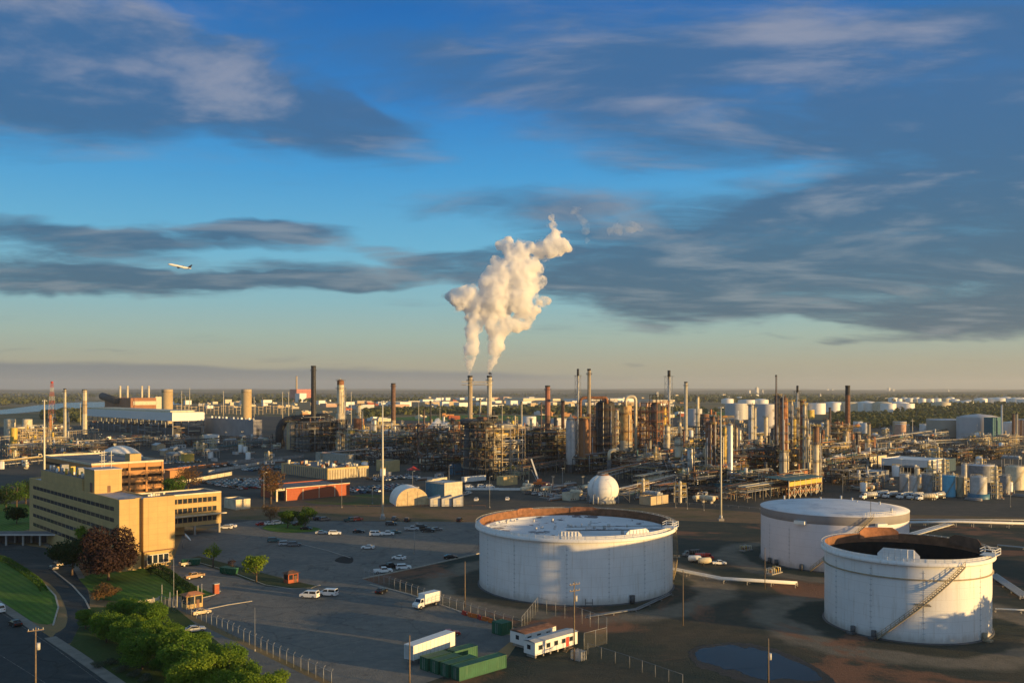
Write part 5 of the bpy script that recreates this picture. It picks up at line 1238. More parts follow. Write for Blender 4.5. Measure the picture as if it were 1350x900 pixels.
PAL = dict(grey=[GREY, LGREY, DGREY, ALU, CREAM], cream=[CREAM, LGREY, ALU, TAN, YELLOWP], rust=[RUST, RUSTL, BROWN, CREAM, TAN], dark=[DARK, DGREY, BROWN, GREY, DARK], mixed=[GREY, CREAM, RUST, ALU, DGREY, LGREY, TEAL, RUSTL])
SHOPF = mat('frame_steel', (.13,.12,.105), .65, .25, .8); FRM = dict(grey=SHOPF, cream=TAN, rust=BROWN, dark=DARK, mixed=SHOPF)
def unit(label, uc, vb, W, D, h, tone='mixed', seed=1, dense=1.0, floor=4.6, O=None, name='process_unit', cat='process unit', frame=None, vessels=True):
    """open steel frame full of drums, exchangers and pipework; nearest corner at (uc, vb), W along the lit face, D back to the left"""
    rr = random.Random(seed*31+7); O = O or G(uc, vb); root = thing(name, label, cat, O, RZ); pal = PAL[tone]
    nf = max(1, round(h/floor)); hs = [h*(i+1)/nf for i in range(nf)]; nx = max(1, round(W/6)); ny = max(1, round(D/7))
    mb = MB(); steel_frame(mb, W, D, hs, nx, ny, .32, rr=rr); mb.build('steel_frame', frame or FRM[tone], root)
    for z in hs:
        mb = MB(); x0 = W*rr.uniform(0,.3); mb.bx(x0+.2, W-.2, .2, D-.2, z+.02, z+.12); dk = mb.build('deck', DGREY if tone != 'rust' else BROWN, root)
        m2 = MB(); railing(m2, [(0,0,z+.1),(W/2,0,z+.1),(W,0,z+.1),(W,D,z+.1)], 1.2, r=.06); railing(m2, [(0,0,z+.1),(0,D/2,z+.1),(0,D,z+.1)], 1.2, r=.06); m2.build('handrail', rr.choice([YELLOWP, CREAM, GREY]), dk)
    levels = [0] + hs
    for li, z in enumerate(levels):
        room = (hs[li]-z-.6) if li < len(hs) else floor
        k = int(max(1, W*D/55*dense))
        for i in range(min(9, k)):
            x = rr.uniform(.6, W-1.2); y = rr.uniform(.4, max(.8, D*.7)); c = rr.random(); m_ = rr.choice(pal)
            if c < .4:
                r = min(room*.38, rr.uniform(.5, 1.25)); L = min(W-x-.2, rr.uniform(3, 7))
                if L < 1.4: x = max(.6, W-4); L = min(W*.6, 3.2)
                mb = MB(); mb.hcyl((x,y+r,z+r+.35), (x+L,y+r,z+r+.35), r, 12)
                for q in (.2, .8): mb.bx(x+L*q-.15, x+L*q+.15, y+r*.4, y+r*1.6, z+.1, z+r*.6+.3)
                mb.build('drum', m_, root)
            elif c < .7:
                r = rr.uniform(.45, 1.1); hh = min(room*rr.uniform(.8, 1.0), 5) if li < len(hs) else rr.uniform(2.5, 7)
                mb = MB(); mb.lathe((x, y+r, z+.1), [(r*.8, 0), (r*.8, .5), (r, .55), (r, hh*.88), (r*.7, hh*.97), (.02, hh)], 12); mb.build('vessel', m_, root)
            else:
                s = rr.uniform(.8, 2.4); mb = MB(); mb.bx(x, min(W-.1, x+s*1.5), y, y+s, z+.12, z+.12+min(room, s)); mb.build('equipment_box', m_, root)
    np_ = int((W+D)*.55*dense)
    for i in range(min(46, np_)):
        li = rr.randrange(len(levels)); z = levels[li] + rr.uniform(1.2, floor*.9); y = rr.choice([-.35, -.5, .2, D*.3, D*.6]); pr = rr.choice([.1,.14,.14,.2,.28]); c = rr.random()
        if c < .45: pts = [(rr.uniform(-.5, W*.4), y, z), (W*rr.uniform(.6, 1), y, z)]; pts += [(pts[-1][0], y, max(.2, z - rr.uniform(1, 5)))]
        elif c < .7: x = rr.uniform(0, W); pts = [(x, y, rr.uniform(0, 2)), (x, y, min(h+2.5, z+rr.uniform(2, 9))), (x, y+1.5, min(h+2.5, z+rr.uniform(2, 9)))]
        else: x = rr.choice([-.35, -.5, rr.uniform(0, W)]); pts = [(x, rr.uniform(-.3, D*.3), z), (x, D*rr.uniform(.5, 1), z), (x, D*rr.uniform(.5, 1), z+rr.uniform(-1, 2))]
        mb = MB(); mb.tube(pts, pr, 6); mb.build('pipe', rr.choice(pal), root)
    for i in range(int(3 + W*.25)):
        z = rr.choice(levels) + rr.uniform(2, floor); mb = MB(); x, y = (rr.uniform(0, W), -.45) if rr.random() < .6 else (-.45, rr.uniform(0, D)); mb.box((x, y, z), (.5,.5,.4)); mb.build('lamp_head', W_, root)  # small white boxes added at random as bright sparkles on the frames
    return root
def rack(label, p0, p1, z, npipe, tone='mixed', w=6, tiers=2, seed=1, name='pipe_rack', bent=7.5, legm=None):
    rr = random.Random(seed+500); O = Vector((p0.x, p0.y, 0)); d = Vector((p1.x-p0.x, p1.y-p0.y, 0)); L = d.length; root = thing(name, label, 'pipe rack', O, atan2(d.y, d.x)); n = max(1, round(L/bent)); pal = PAL[tone]
    for i in range(n+1):
        x = L*i/n; mb = MB()
        for y in (0, w): mb.beam((x,y,0), (x,y,z), .32)
        for t in range(tiers): mb.beam((x,-.5,z-t*2.6), (x,w+.5,z-t*2.6), .3)
        if i % 3 == 0: mb.beam((x,0,.5), (x,w,z-.5), .18)
        mb.build('bent', legm or rr.choice([DGREY, SHOPF, TAN]), root)
    mb = MB()
    for y in (0, w): mb.beam((0,y,z-.3-.0), (L,y,z-.3), .2, .3)
    mb.build('stringer', legm or SHOPF, root)
    for t in range(tiers):
        for k in range(npipe//tiers):
            y = (k+.5)*w/(npipe//tiers); r = rr.choice([.12,.16,.2,.26,.34]); zz = z-t*2.6+.16+r; x0 = rr.uniform(-1, 1); x1 = L+rr.uniform(-1, 1); m_ = rr.choice(pal)
            mb = MB(); pts = [(x0,y,zz), (x1,y,zz)]
            if rr.random() < .3: xm = L*rr.uniform(.2,.8); pts = [(x0,y,zz),(xm,y,zz),(xm,y,zz+1.6),(xm+3,y,zz+1.6),(xm+3,y,zz),(x1,y,zz)]
            mb.tube(pts, r, 6); mb.build('pipe', m_, root)
    return root
# ---- twin steaming stacks and the big boiler house below them
stack('left one of the twin steaming stacks over the boiler frame', 619.8, 495, 628, 6.6, [(.5, TAN), (1, TAN)], .9, 1, Y=585, lip=True)
stack('right one of the twin steaming stacks over the boiler frame', 645.2, 495, 628, 6.8, [(.5, TAN), (1, CREAM)], .9, 1, Y=585, lip=True)
def link_bridge():
    a = AT(619.8, 585); b = AT(645.2, 585); z = ZZ(507, 585); r = thing('stack_bridge', 'walkway girder joining the twin steaming stacks near their tops', 'walkway', a, 0); L = (b-a).length
    mb = MB()
    for y in (-2.2, 2.2):
        for dz in (0, 2.0): mb.beam((-5.5,y,z+dz), (L+2.5,y,z+dz), .4)
        k = 0
        while k < L: mb.beam((k,y,z), (k+1.6,y,z+2), .2); k += 1.6
    mb.build('girder', CREAM, r); mb = MB(); mb.bx(-5.5, -2.2, -2.4, 2.4, z-.2, z-.02); mb.bx(2.1, L-2.1, -2.4, 2.4, z-.2, z-.02); mb.build('deck', CREAM, r)
link_bridge()
unit('tall dark boiler frame under the twin steaming stacks', 640, 634, 13, 22, 36, 'dark', 3, 1.6, floor=6)
unit('lit ochre steel frame laced with pipes, right of the dark boiler frame', 652, 632, 26, 12, 31, 'cream', 4, 2.0, floor=5.2, frame=TAN)
unit('brown upper gallery frame behind the twin stacks', 605, 612, 40, 14, 30, 'rust', 5, 1.2, O=AT(607, 640), floor=6)
tower('wide dark regenerator drum inside the left of the boiler frame', 619, 559, 628, 14, [(1, DGREY)], 2, 2, cat='regenerator', Y=572)
def header(label, u0, u1, v, Y, r, m_):
    a = AT(u0, Y, ZZ(v, Y)); b = AT(u1, Y, ZZ(v, Y)); O = Vector((a.x, a.y, 0)); t = thing('overhead_duct', label, 'duct', O); mb = MB(); mb.hcyl(a-O, b-O, r, 14); mb.build('duct', m_, t)
    for f in (.1, .5, .9):
        p = (a-O).lerp(b-O, f); mb = MB(); mb.beam((p.x, p.y, 0), (p.x, p.y, p.z-r*.9), .5); mb.build('support', DGREY, t)
header('dark horizontal duct across the top of the boiler frame', 608, 650, 556, 566, 2.0, DGREY); header('short grey duct end above the lit ochre frame', 652, 676, 563, 560, 2.4, GREY)
# ---- stacks and columns, left to right
stack('slim cream stack at the far left beside the river', 85.5, 512, 585, 4.2, [(.55, CREAM), (1, CREAM)], .75, 2)
tower('short cream column leaning on the slim cream stack by the river', 89, 542, 580, 3.6, [(1, CREAM)], 2, 1)
stack('thicker cream stack with rusty collars left of the long white roof', 111.5, 513, 572, 6.4, [(.45, CREAM), (.75, TAN), (1, CREAM)], .9, 2)
def radio_mast():
    Y = 1500; O = AT(68.5, Y); h = ZZ(505, Y); r = thing('lattice_mast', 'red and white lattice mast near the river', 'mast', O); k = 9
    for i in range(k):
        mb = MB(); z0, z1 = h*i/k, h*(i+1)/k; w0 = 4.6*(1-.72*i/k); w1 = 4.6*(1-.72*(i+1)/k); c = lambda w, z: [(-w,-w,z),(w,-w,z),(w,w,z),(-w,w,z)]
        A, B = c(w0, z0), c(w1, z1)
        for j in range(4): mb.beam(A[j], B[j], .5); mb.beam(A[j], B[(j+1) % 4], .28); mb.beam(B[j], B[(j+1) % 4], .28)
        mb.build('lattice', mat('faded_red', (.42,.13,.11), .7) if i % 2 == 0 else LGREY, r)
    mb = MB(); mb.cyl((0,0,h), 2.2, 3, 8); mb.build('antenna', REDP, r)
radio_mast()
stack('tall black stack standing over the black furnace house', 413.3, 482, 592, 7.0, [(.5, DARK), (1, DARK)], .88, 1)
tower('tall cream fractionating tower with platforms up to its crown, right of the tall black stack', 449, 500, 592, 11, [(.52, CREAM, 1.15), (.92, CREAM, .82), (1, RUST, .82)], 7, 4, seed=2)
tower('short tower with orange belly and cream top, right of the cream fractionator', 473, 533, 590, 12, [(.42, CREAM, 1.0), (.68, RUSTL, 1.15), (1, CREAM, .5)], 4, 3, seed=3)
stack('brown twin-lined stack with a small bracket on its crown', 518.5, 505, 580, 6.4, [(.35, TAN), (1, BROWN)], .9, 2)
stack('thin dark stack behind the white steam puff', 567.5, 528, 588, 2.6, [(1, DARK)], .8, 1); stack('thin short brown stack left of the white steam puff', 559, 539, 588, 2.6, [(1, BROWN)], .8, 1)
stack('thin striped pipe stack behind the lit ochre frame', 687.5, 529, 590, 2.6, [(.4, RUST), (1, CREAM)], .8, 1); stack('thin rusty stack right of the bright white tank', 713.5, 530, 580, 2.2, [(.3, RUSTL), (1, BROWN)], .8, 0)
stack('thin stack between the twin steaming stacks', 633, 525, 600, 2.6, [(.3, RUST), (1, CREAM)], .8, 1)
stack('brick-topped tapering stack left of the pale bullet silo', 722, 508, 612, 8.6, [(.62, BROWN), (1, mat('brick_pink', (.4,.16,.1), .85, .12, .4))], .72, 1)
stack('plain dark brown stack just left of the pale bullet silo', 742, 528, 614, 4.6, [(1, BROWN)], .95, 0)
def bullet(label, u, vt, vb, wpx, m_, base):
    O = G(u, vb); h = ZZ(vt, O.y); r = wpx*.5*O.y/F; t = thing('bullet_silo', label, 'silo', O); mb = MB()
    mb.lathe((0,0,0), [(r, h*.14), (r, h-r*1.5), (r*.93, h-r*.85), (r*.7, h-r*.3), (r*.35, h-.08*r), (.01, h)], 28); mb.build('shell', m_, t)
    mb = MB(); mb.lathe((0,0,0), [(r*.98, 0), (r*.98, h*.14-.05)], 28); mb.build('skirt', base, t)
    mb = MB()
    for s in (-.3, .3): mb.beam((s, -r-.3, 0), (s, -r-.3, h*.9), .1)
    mb.build('ladder', GREY, t)
    mb = MB(); mb.lathe((0,0,h-r*.5), [(r*.8, 0), (r+.8, .02), (r+.8, .2), (r*.8, .22)], 20); p = mb.build('platform', DGREY, t)
    m2 = MB(); railing(m2, arc(r+.7, 0, 2*pi, h-r*.5+.2, 14), 1.2, r=.06); m2.build('handrail', YELLOWP, p)
    mb = MB(); mb.cyl((0,0,h-.2), r*.18, 2, 8); mb.build('nozzle', GREY, t)
bullet('pale grey bullet-shaped silo, left of the brown one', 752.3, 549, 622, 12.6, LGREY, DGREY); bullet('brown bullet-shaped silo beside the pale grey one', 769.5, 549, 622, 12.6, mat('silo_brown', (.3,.14,.06), .7, .12, .4), DGREY)
def flare(label, u, vt, vb, w, Y=None, pipem=LGREY, guys=False):
    Y = Y or YB(vb); O = AT(u, Y); h = ZZ(vt, Y); t = thing('flare_tower', label, 'flare', O); mb = MB(); mb.tube([(0,0,0),(0,0,h-5)], w*.30, 10); mb.build('riser', pipem, t)
    mb = MB(); mb.cyl((0,0,h-5), w*.34, 5, 10); mb.build('tip', DARK, t)
    mb = MB(); k = max(6, int(h/6)); s = 1.0 if not guys else .8
    P = lambda j, z: (cos(j*2.094+.5)*w*s, sin(j*2.094+.5)*w*s, z)
    zt = h*.93
    for j in range(3):
        mb.beam(P(j, 0), P(j, zt), .22)
        for i in range(k):
            mb.beam(P(j, zt*i/k), P(j+1, zt*(i+1)/k), .13); mb.beam(P(j, zt*(i+1)/k), P(j+1, zt*(i+1)/k), .13)
    mb.build('lattice', GREY, t)
    for z in (zt, zt*.7, zt*.4):
        mb = MB(); mb.lathe((0,0,z), [(w*.3, 0), (w*1.3, .02), (w*1.3, .15), (w*.3, .16)], 12); mb.build('platform', DGREY, t)
flare('pale lattice flare beside the brown stack, over the silos', 762, 486, 600, 2.4, 640); flare('tallest lattice flare with open guy frame right of the rusty lift tower', 882, 488, 592, 3.6, 720); flare('slim flare mast behind the orange cracker tower, right of it', 1051.3, 508, 600, 2.4, 640)
stack('tall slim brown stack over the silos and reactor', 776.6, 486, 600, 5.0, [(.55, BROWN), (1, TAN)], .85, 1, Y=620)
tower('wide sooty reactor vessel with ring platforms, left of the cream reactor', 798, 527, 612, 25, [(1, DARK)], 6, 4, cat='reactor', name='reactor_vessel', seed=4, platm=BROWN)
tower('cream and ochre reactor vessel under the inverted U pipe', 824, 532, 606, 17.5, [(.35, CREAM), (.8, mat('ochre_vessel', (.58,.38,.15), .65, .15, .4, col2=(.3,.14,.06), thr=(.5,.66), streak=(1,1,.3))), (1, MATS['ochre_vessel'])], 5, 3, cat='reactor', name='reactor_vessel', seed=5, platm=RUST)
tower('slim cream column between the sooty and cream reactors', 813.5, 540, 608, 4.2, [(1, CREAM)], 5, 1, seed=6)
tower('rusty vessel half hidden left of the sooty reactor', 783, 566, 612, 9, [(1, RUSTL)], 4, 3, seed=7, cat='vessel')
def loop_pipe(label, pts, r, m_, Y, name='overhead_line'):
    P = [AT(u, Y, ZZ(v, Y)) for u, v in pts]; O = Vector((P[0].x, P[0].y, 0)); t = thing(name, label, 'pipe', O); Q = [p-O for p in P]; S = [Q[0]]
    for i in range(1, len(Q)-1):                        # rounded bends
        a, b, c = Q[i-1], Q[i], Q[i+1]; k = min(r*3.2, (a-b).length*.45, (c-b).length*.45); p0 = b+(a-b).normalized()*k; p1 = b+(c-b).normalized()*k
        S += [p0.lerp(b, q).lerp(b.lerp(p1, q), q) for q in (0, .25, .5, .75, 1)]
    S.append(Q[-1]); mb = MB(); mb.tube(S, r, 12); mb.build('pipe', m_, t)
    mb = MB(); f = Q[0] if Q[0].z < Q[-1].z else Q[-1]; mb.cyl((f.x, f.y, 0), r*1.3, max(.6, f.z), 10); mb.build('footing', DGREY, t)
loop_pipe('thick pale inverted U pipe looping down right of the cream reactor', [(825,536),(825,522.5),(838,522.5),(838,606)], 1.15, CREAM, 655)
loop_pipe('rusty overhead line running from the silos to the sooty reactor', [(765,560),(765,524),(800,524),(800,532)], 1.1, RUST, 640)
loop_pipe('thick white elbow pipe in front of the sooty reactor', [(803,606),(803,594),(816,592)], 1.1, CREAM, 560)
loop_pipe('black hooped flue of the furnace house left of the tall black stack', [(368.5,592),(368.5,553.5),(413,551.5)], 4.0, DARK, 846, 'flue_duct'); loop_pipe('black flue joining the tall black stack to the cream fractionator', [(440,590),(440,549),(413,549)], 3.2, DARK, 846, 'flue_duct')
# furnace house
unit('black furnace house between the flues', 399, 596, 34, 22, 26, 'dark', 8, 1.6, floor=6.5); unit('black coil frame right of the tall black stack', 424, 594, 28, 20, 25, 'dark', 9, 1.6, floor=6.5)
tower('pale drum seen through the black furnace house', 384, 556, 592, 12, [(1, TAN)], 1, 1, seed=8, cat='drum')
# rusty lift tower
def lift_tower():
    O = G(866, 606); root = thing('lift_tower', 'rust-orange open tower with dark drum and pipework, right of the U pipe', 'process tower', O, RZ); h = ZZ(531, O.y); rr = random.Random(5)
    mb = MB(); steel_frame(mb, 15, 16, [h*(i+1)/6 for i in range(6)], 2, 2, .55, rr=rr); mb.build('steel_frame', RUST, root)
    for i in range(6):
        z = h*(i+1)/6; mb = MB(); mb.bx(.3, 14.7, .3, 15.7, z+.05, z+.25); d = mb.build('deck', RUST, root); m2 = MB(); railing(m2, [(0,0,z+.25),(7,0,z+.25),(15,0,z+.25)], 1.2, r=.09); railing(m2, [(0,0,z+.25),(0,8,z+.25),(0,16,z+.25)], 1.2, r=.09); m2.build('handrail', RUSTL, d)
    mb = MB(); mb.lathe((5,5,h*.55), [(2.5, 0), (4.0, 3), (4.0, h*.42), (2, h*.46)], 18); mb.build('drum', DGREY, root)
    mb = MB(); steel_frame(mb, 8, 7, [h+6.5], 2, 1, .4); mb.build('crane_gantry', DARK, root)
    for k in range(22):
        x = rr.uniform(7.5, 15.3); y = rr.choice([-.6,-.4,.6,2]); z0 = rr.uniform(0, h*.7); mb = MB(); mb.tube([(x,y,z0),(x,y,z0+rr.uniform(6,18)),(x-rr.uniform(1,4),y,z0+rr.uniform(6,18))], rr.choice([.25,.35,.5]), 7); mb.build('pipe', rr.choice([YELLOWP, CREAM, RUSTL, CREAM, TAN]), root)
    for k in range(5):
        z = h*(.1+.17*k); mb = MB(); mb.lathe((11.5, 1.5, z), [(1.2, 0), (1.6,.6), (1.6, h*.12), (.6, h*.14)], 12); mb.build('vessel', rr.choice([YELLOWP, CREAM, RUSTL]), root)
lift_tower()
stack('cream stack with dark tip behind the lift tower', 904.2, 503, 596, 5.0, [(.15, YELLOWP), (1, CREAM)], .8, 1); tower('slim cream column right of the cream stack with dark tip', 919.7, 522, 594, 4.2, [(1, CREAM)], 5, 1, seed=9); stack('very thin grey vent pipe left of the cream stack', 896.6, 540, 590, 1.8, [(1, GREY)], .9, 0)
tower('bronze column cluster tower left of the bright mast, slim and rusty', 933.5, 556, 640, 7.2, [(.35, TAN), (1, RUST)], 7, 3, seed=10); tower('dark braced column just right of the bronze column', 940, 548, 634, 5, [(1, BROWN)], 7, 4, seed=11); tower('slim ochre column against the bright mast', 955.5, 562, 640, 4.2, [(.4, RUSTL), (1, YELLOWP)], 6, 2, seed=12)
tower('smooth tall aluminium column just right of the bright mast', 962.6, 558, 648, 7.2, [(1, ALU)], 1, 0, seed=13); tower('pair-like fat pale column in the right-hand tower group, standing before the pink tank', 990.2, 533, 602, 7.0, [(1, LGREY)], 3, 2, seed=14); tower('slim cream column hugging the fat pale column', 995.4, 537, 602, 3.4, [(1, CREAM)], 2, 1, seed=15)
tower('smooth cream column in front of the pink tank', 1009.6, 549, 600, 5.2, [(1, CREAM)], 1, 0, seed=16)
tower('big orange-banded cracker tower, tallest of the right-hand group', 1033.5, 523, 640, 10.5, [(.34, CREAM, 1.2), (.40, CREAM, 1.1), (.94, RUSTL, 1.0), (1, BROWN, .95)], 8, 3, seed=17, skirt=CONC)
tower('dark grey lift shaft clad with stairs, against the orange-banded cracker tower', 1025.6, 520, 634, 9, [(1, DGREY)], 9, 4, seed=18); stack('needle stack crowning the dark grey lift shaft', 1023.2, 494, 634, 2.2, [(1, BROWN)], .7, 0, Y=530)
for i, (u, vt, vb, w, m_) in enumerate(((1043.5,528,634,3.4,CREAM),(1046.8,551,634,6.5,YELLOWP),(1053,538,634,4,CREAM),(1057.6,527,640,5.6,BROWN),(1060.5,532,646,4.4,CREAM),(1064.5,552,646,3,LGREY))):
    tower(['slim cream column against the right of the cracker tower','short yellow vessel right of the cracker tower','cream column on the flare mast line','brown-capped column with cage ladders before the flare mast','pale green-cream column among the cage ladders','thin grey column left of the fat rust-topped column'][i], u, vt, vb, w, [(.7, m_), (1, m_ if i != 3 else RUST)], 6, 3, seed=19+i)
tower('fat column with rusty crown at the right end of the tower group', 1075.5, 561, 648, 8.6, [(.72, CREAM), (1, BROWN)], 3, 2, seed=26)
stack('brown brick furnace stack at the right of the refinery', 1117.5, 508, 592, 7.0, [(.85, RUST), (1, DARK)], .85, 0); stack('small dark stack left of the brown brick furnace stack', 1094, 537, 592, 3.2, [(1, BROWN)], .85, 0); stack('short dark-tipped stack right of the brown brick furnace stack', 1145.5, 557, 600, 4.6, [(.3, RUSTL), (1, TAN)], .9, 0)
unit('dark furnace box below the brown brick stack', 1110, 598, 36, 22, 22, 'rust', 27, 1.6, floor=5.5, frame=DARK); tower('rust-red drum right of the furnace box', 1151, 575, 600, 6.4, [(1, RUST)], 1, 1, seed=28, cat='drum'); tower('second rust-red drum farther left by the furnace box', 1142, 574, 600, 5, [(1, RUSTL)], 1, 1, seed=29, cat='drum')
stack('plain white stack behind the teal plant at far right', 1320.7, 532, 582, 2.4, [(1, W_)], .9, 0); stack('fat brown stack pair, left member, at far right', 1336, 545, 582, 3.6, [(1, BROWN)], .95, 0); stack('cream stack of the brown pair at far right', 1340.5, 544, 582, 3.0, [(1, CREAM)], .95, 0); stack('slim dark stack beside the cream one at far right', 1346.3, 553, 582, 2.4, [(1, BROWN)], .95, 0)
# ---- the mass of lower process units
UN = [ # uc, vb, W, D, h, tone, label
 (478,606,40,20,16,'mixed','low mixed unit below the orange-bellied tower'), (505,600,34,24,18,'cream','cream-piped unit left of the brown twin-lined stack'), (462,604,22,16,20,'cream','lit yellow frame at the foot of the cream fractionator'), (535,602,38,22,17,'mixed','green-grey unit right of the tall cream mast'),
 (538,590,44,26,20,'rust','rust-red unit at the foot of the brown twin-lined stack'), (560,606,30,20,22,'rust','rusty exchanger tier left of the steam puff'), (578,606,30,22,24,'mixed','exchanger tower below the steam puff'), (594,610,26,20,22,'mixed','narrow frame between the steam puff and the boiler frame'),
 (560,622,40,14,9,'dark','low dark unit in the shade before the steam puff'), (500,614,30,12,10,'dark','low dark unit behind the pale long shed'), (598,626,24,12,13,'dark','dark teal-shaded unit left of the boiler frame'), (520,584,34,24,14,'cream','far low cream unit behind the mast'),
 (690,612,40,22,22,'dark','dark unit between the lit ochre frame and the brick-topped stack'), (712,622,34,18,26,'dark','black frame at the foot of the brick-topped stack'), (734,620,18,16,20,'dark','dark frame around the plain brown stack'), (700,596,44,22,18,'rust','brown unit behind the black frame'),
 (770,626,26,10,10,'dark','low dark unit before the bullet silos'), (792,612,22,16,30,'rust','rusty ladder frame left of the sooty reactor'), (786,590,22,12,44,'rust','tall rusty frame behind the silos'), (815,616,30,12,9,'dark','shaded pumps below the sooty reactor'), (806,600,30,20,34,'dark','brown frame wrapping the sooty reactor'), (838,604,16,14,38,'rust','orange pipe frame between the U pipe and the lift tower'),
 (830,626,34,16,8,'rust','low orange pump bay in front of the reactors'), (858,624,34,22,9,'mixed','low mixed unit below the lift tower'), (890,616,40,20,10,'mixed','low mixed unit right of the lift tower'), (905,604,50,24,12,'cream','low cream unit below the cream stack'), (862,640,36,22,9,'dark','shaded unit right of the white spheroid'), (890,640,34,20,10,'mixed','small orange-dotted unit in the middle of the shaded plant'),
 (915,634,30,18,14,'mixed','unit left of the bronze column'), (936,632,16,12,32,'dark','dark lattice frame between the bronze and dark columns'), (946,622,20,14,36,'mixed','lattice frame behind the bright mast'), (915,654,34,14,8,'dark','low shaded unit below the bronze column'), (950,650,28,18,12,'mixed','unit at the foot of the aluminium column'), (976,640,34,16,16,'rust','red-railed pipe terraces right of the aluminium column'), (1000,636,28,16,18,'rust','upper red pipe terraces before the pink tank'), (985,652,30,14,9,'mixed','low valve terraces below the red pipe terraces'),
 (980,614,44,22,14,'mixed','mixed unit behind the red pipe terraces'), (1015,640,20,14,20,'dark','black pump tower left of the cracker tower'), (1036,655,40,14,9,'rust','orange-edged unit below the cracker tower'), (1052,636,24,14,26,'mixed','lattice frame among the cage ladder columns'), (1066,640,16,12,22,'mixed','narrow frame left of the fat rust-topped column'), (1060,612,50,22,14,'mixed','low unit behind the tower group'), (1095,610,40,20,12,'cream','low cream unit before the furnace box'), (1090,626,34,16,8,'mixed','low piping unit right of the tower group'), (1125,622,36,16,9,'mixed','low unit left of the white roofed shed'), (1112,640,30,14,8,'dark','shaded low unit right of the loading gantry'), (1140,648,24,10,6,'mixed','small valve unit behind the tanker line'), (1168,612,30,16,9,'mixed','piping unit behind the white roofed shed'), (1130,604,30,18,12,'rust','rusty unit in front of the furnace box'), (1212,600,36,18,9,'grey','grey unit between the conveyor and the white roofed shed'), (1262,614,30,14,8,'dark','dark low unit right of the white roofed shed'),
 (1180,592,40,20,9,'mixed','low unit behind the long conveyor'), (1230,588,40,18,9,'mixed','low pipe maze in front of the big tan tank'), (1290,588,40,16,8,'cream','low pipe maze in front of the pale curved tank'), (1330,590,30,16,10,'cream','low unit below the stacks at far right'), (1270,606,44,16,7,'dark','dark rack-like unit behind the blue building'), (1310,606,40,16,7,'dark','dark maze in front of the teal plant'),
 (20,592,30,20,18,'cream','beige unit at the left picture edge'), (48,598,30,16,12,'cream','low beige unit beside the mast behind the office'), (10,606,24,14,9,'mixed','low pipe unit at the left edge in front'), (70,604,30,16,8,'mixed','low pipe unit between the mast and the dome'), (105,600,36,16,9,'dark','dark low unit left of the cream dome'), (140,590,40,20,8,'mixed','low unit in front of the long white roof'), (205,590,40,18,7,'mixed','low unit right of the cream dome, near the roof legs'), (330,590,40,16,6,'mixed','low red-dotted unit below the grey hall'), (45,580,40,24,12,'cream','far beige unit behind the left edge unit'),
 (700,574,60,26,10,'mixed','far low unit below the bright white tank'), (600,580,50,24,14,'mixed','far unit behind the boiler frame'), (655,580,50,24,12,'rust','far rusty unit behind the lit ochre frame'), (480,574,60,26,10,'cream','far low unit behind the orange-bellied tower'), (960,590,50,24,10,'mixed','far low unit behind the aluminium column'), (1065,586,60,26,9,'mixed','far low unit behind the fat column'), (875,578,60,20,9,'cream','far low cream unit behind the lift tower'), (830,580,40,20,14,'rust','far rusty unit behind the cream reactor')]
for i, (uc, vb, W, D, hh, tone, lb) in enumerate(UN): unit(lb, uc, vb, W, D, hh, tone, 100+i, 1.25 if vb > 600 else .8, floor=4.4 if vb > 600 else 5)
# ---- pipe racks
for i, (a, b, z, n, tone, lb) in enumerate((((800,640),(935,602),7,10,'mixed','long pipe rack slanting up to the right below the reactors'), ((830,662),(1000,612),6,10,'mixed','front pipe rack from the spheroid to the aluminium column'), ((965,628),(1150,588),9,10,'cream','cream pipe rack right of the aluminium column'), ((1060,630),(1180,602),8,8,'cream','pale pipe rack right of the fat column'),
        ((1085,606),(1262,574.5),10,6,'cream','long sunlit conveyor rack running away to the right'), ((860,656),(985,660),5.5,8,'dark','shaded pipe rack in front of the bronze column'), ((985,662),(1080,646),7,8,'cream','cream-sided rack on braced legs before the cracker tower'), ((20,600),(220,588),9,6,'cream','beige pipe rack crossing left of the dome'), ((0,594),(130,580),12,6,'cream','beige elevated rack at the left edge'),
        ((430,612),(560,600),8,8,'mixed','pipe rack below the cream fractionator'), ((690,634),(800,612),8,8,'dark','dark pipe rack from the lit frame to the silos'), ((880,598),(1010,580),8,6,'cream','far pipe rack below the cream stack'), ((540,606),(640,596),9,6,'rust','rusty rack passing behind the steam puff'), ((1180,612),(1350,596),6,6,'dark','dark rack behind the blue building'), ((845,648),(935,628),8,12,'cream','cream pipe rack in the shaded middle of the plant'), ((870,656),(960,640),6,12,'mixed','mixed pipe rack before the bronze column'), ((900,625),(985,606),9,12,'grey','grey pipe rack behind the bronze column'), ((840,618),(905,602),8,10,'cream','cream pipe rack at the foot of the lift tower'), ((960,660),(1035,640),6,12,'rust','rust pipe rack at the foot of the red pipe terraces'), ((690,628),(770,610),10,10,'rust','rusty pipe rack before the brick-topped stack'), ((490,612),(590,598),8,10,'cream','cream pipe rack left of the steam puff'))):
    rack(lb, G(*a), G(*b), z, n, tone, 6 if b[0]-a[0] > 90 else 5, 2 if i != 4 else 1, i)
def teal_sheds():
    for i, (uc, vb, ul, ur, h) in enumerate(((960,652,905,985,5),)):
        corner('pump_shelter', ['teal-roofed pump shelter in front of the aluminium column','yellow-panelled pump shelter with teal roof before the cracker tower'][i], 'shelter', uc, vb, ul, ur, h=h, wall=[TEAL, YELLOWP][i], roof=TEAL, d=[None, 10][i], w=[14, None][i])
teal_sheds()
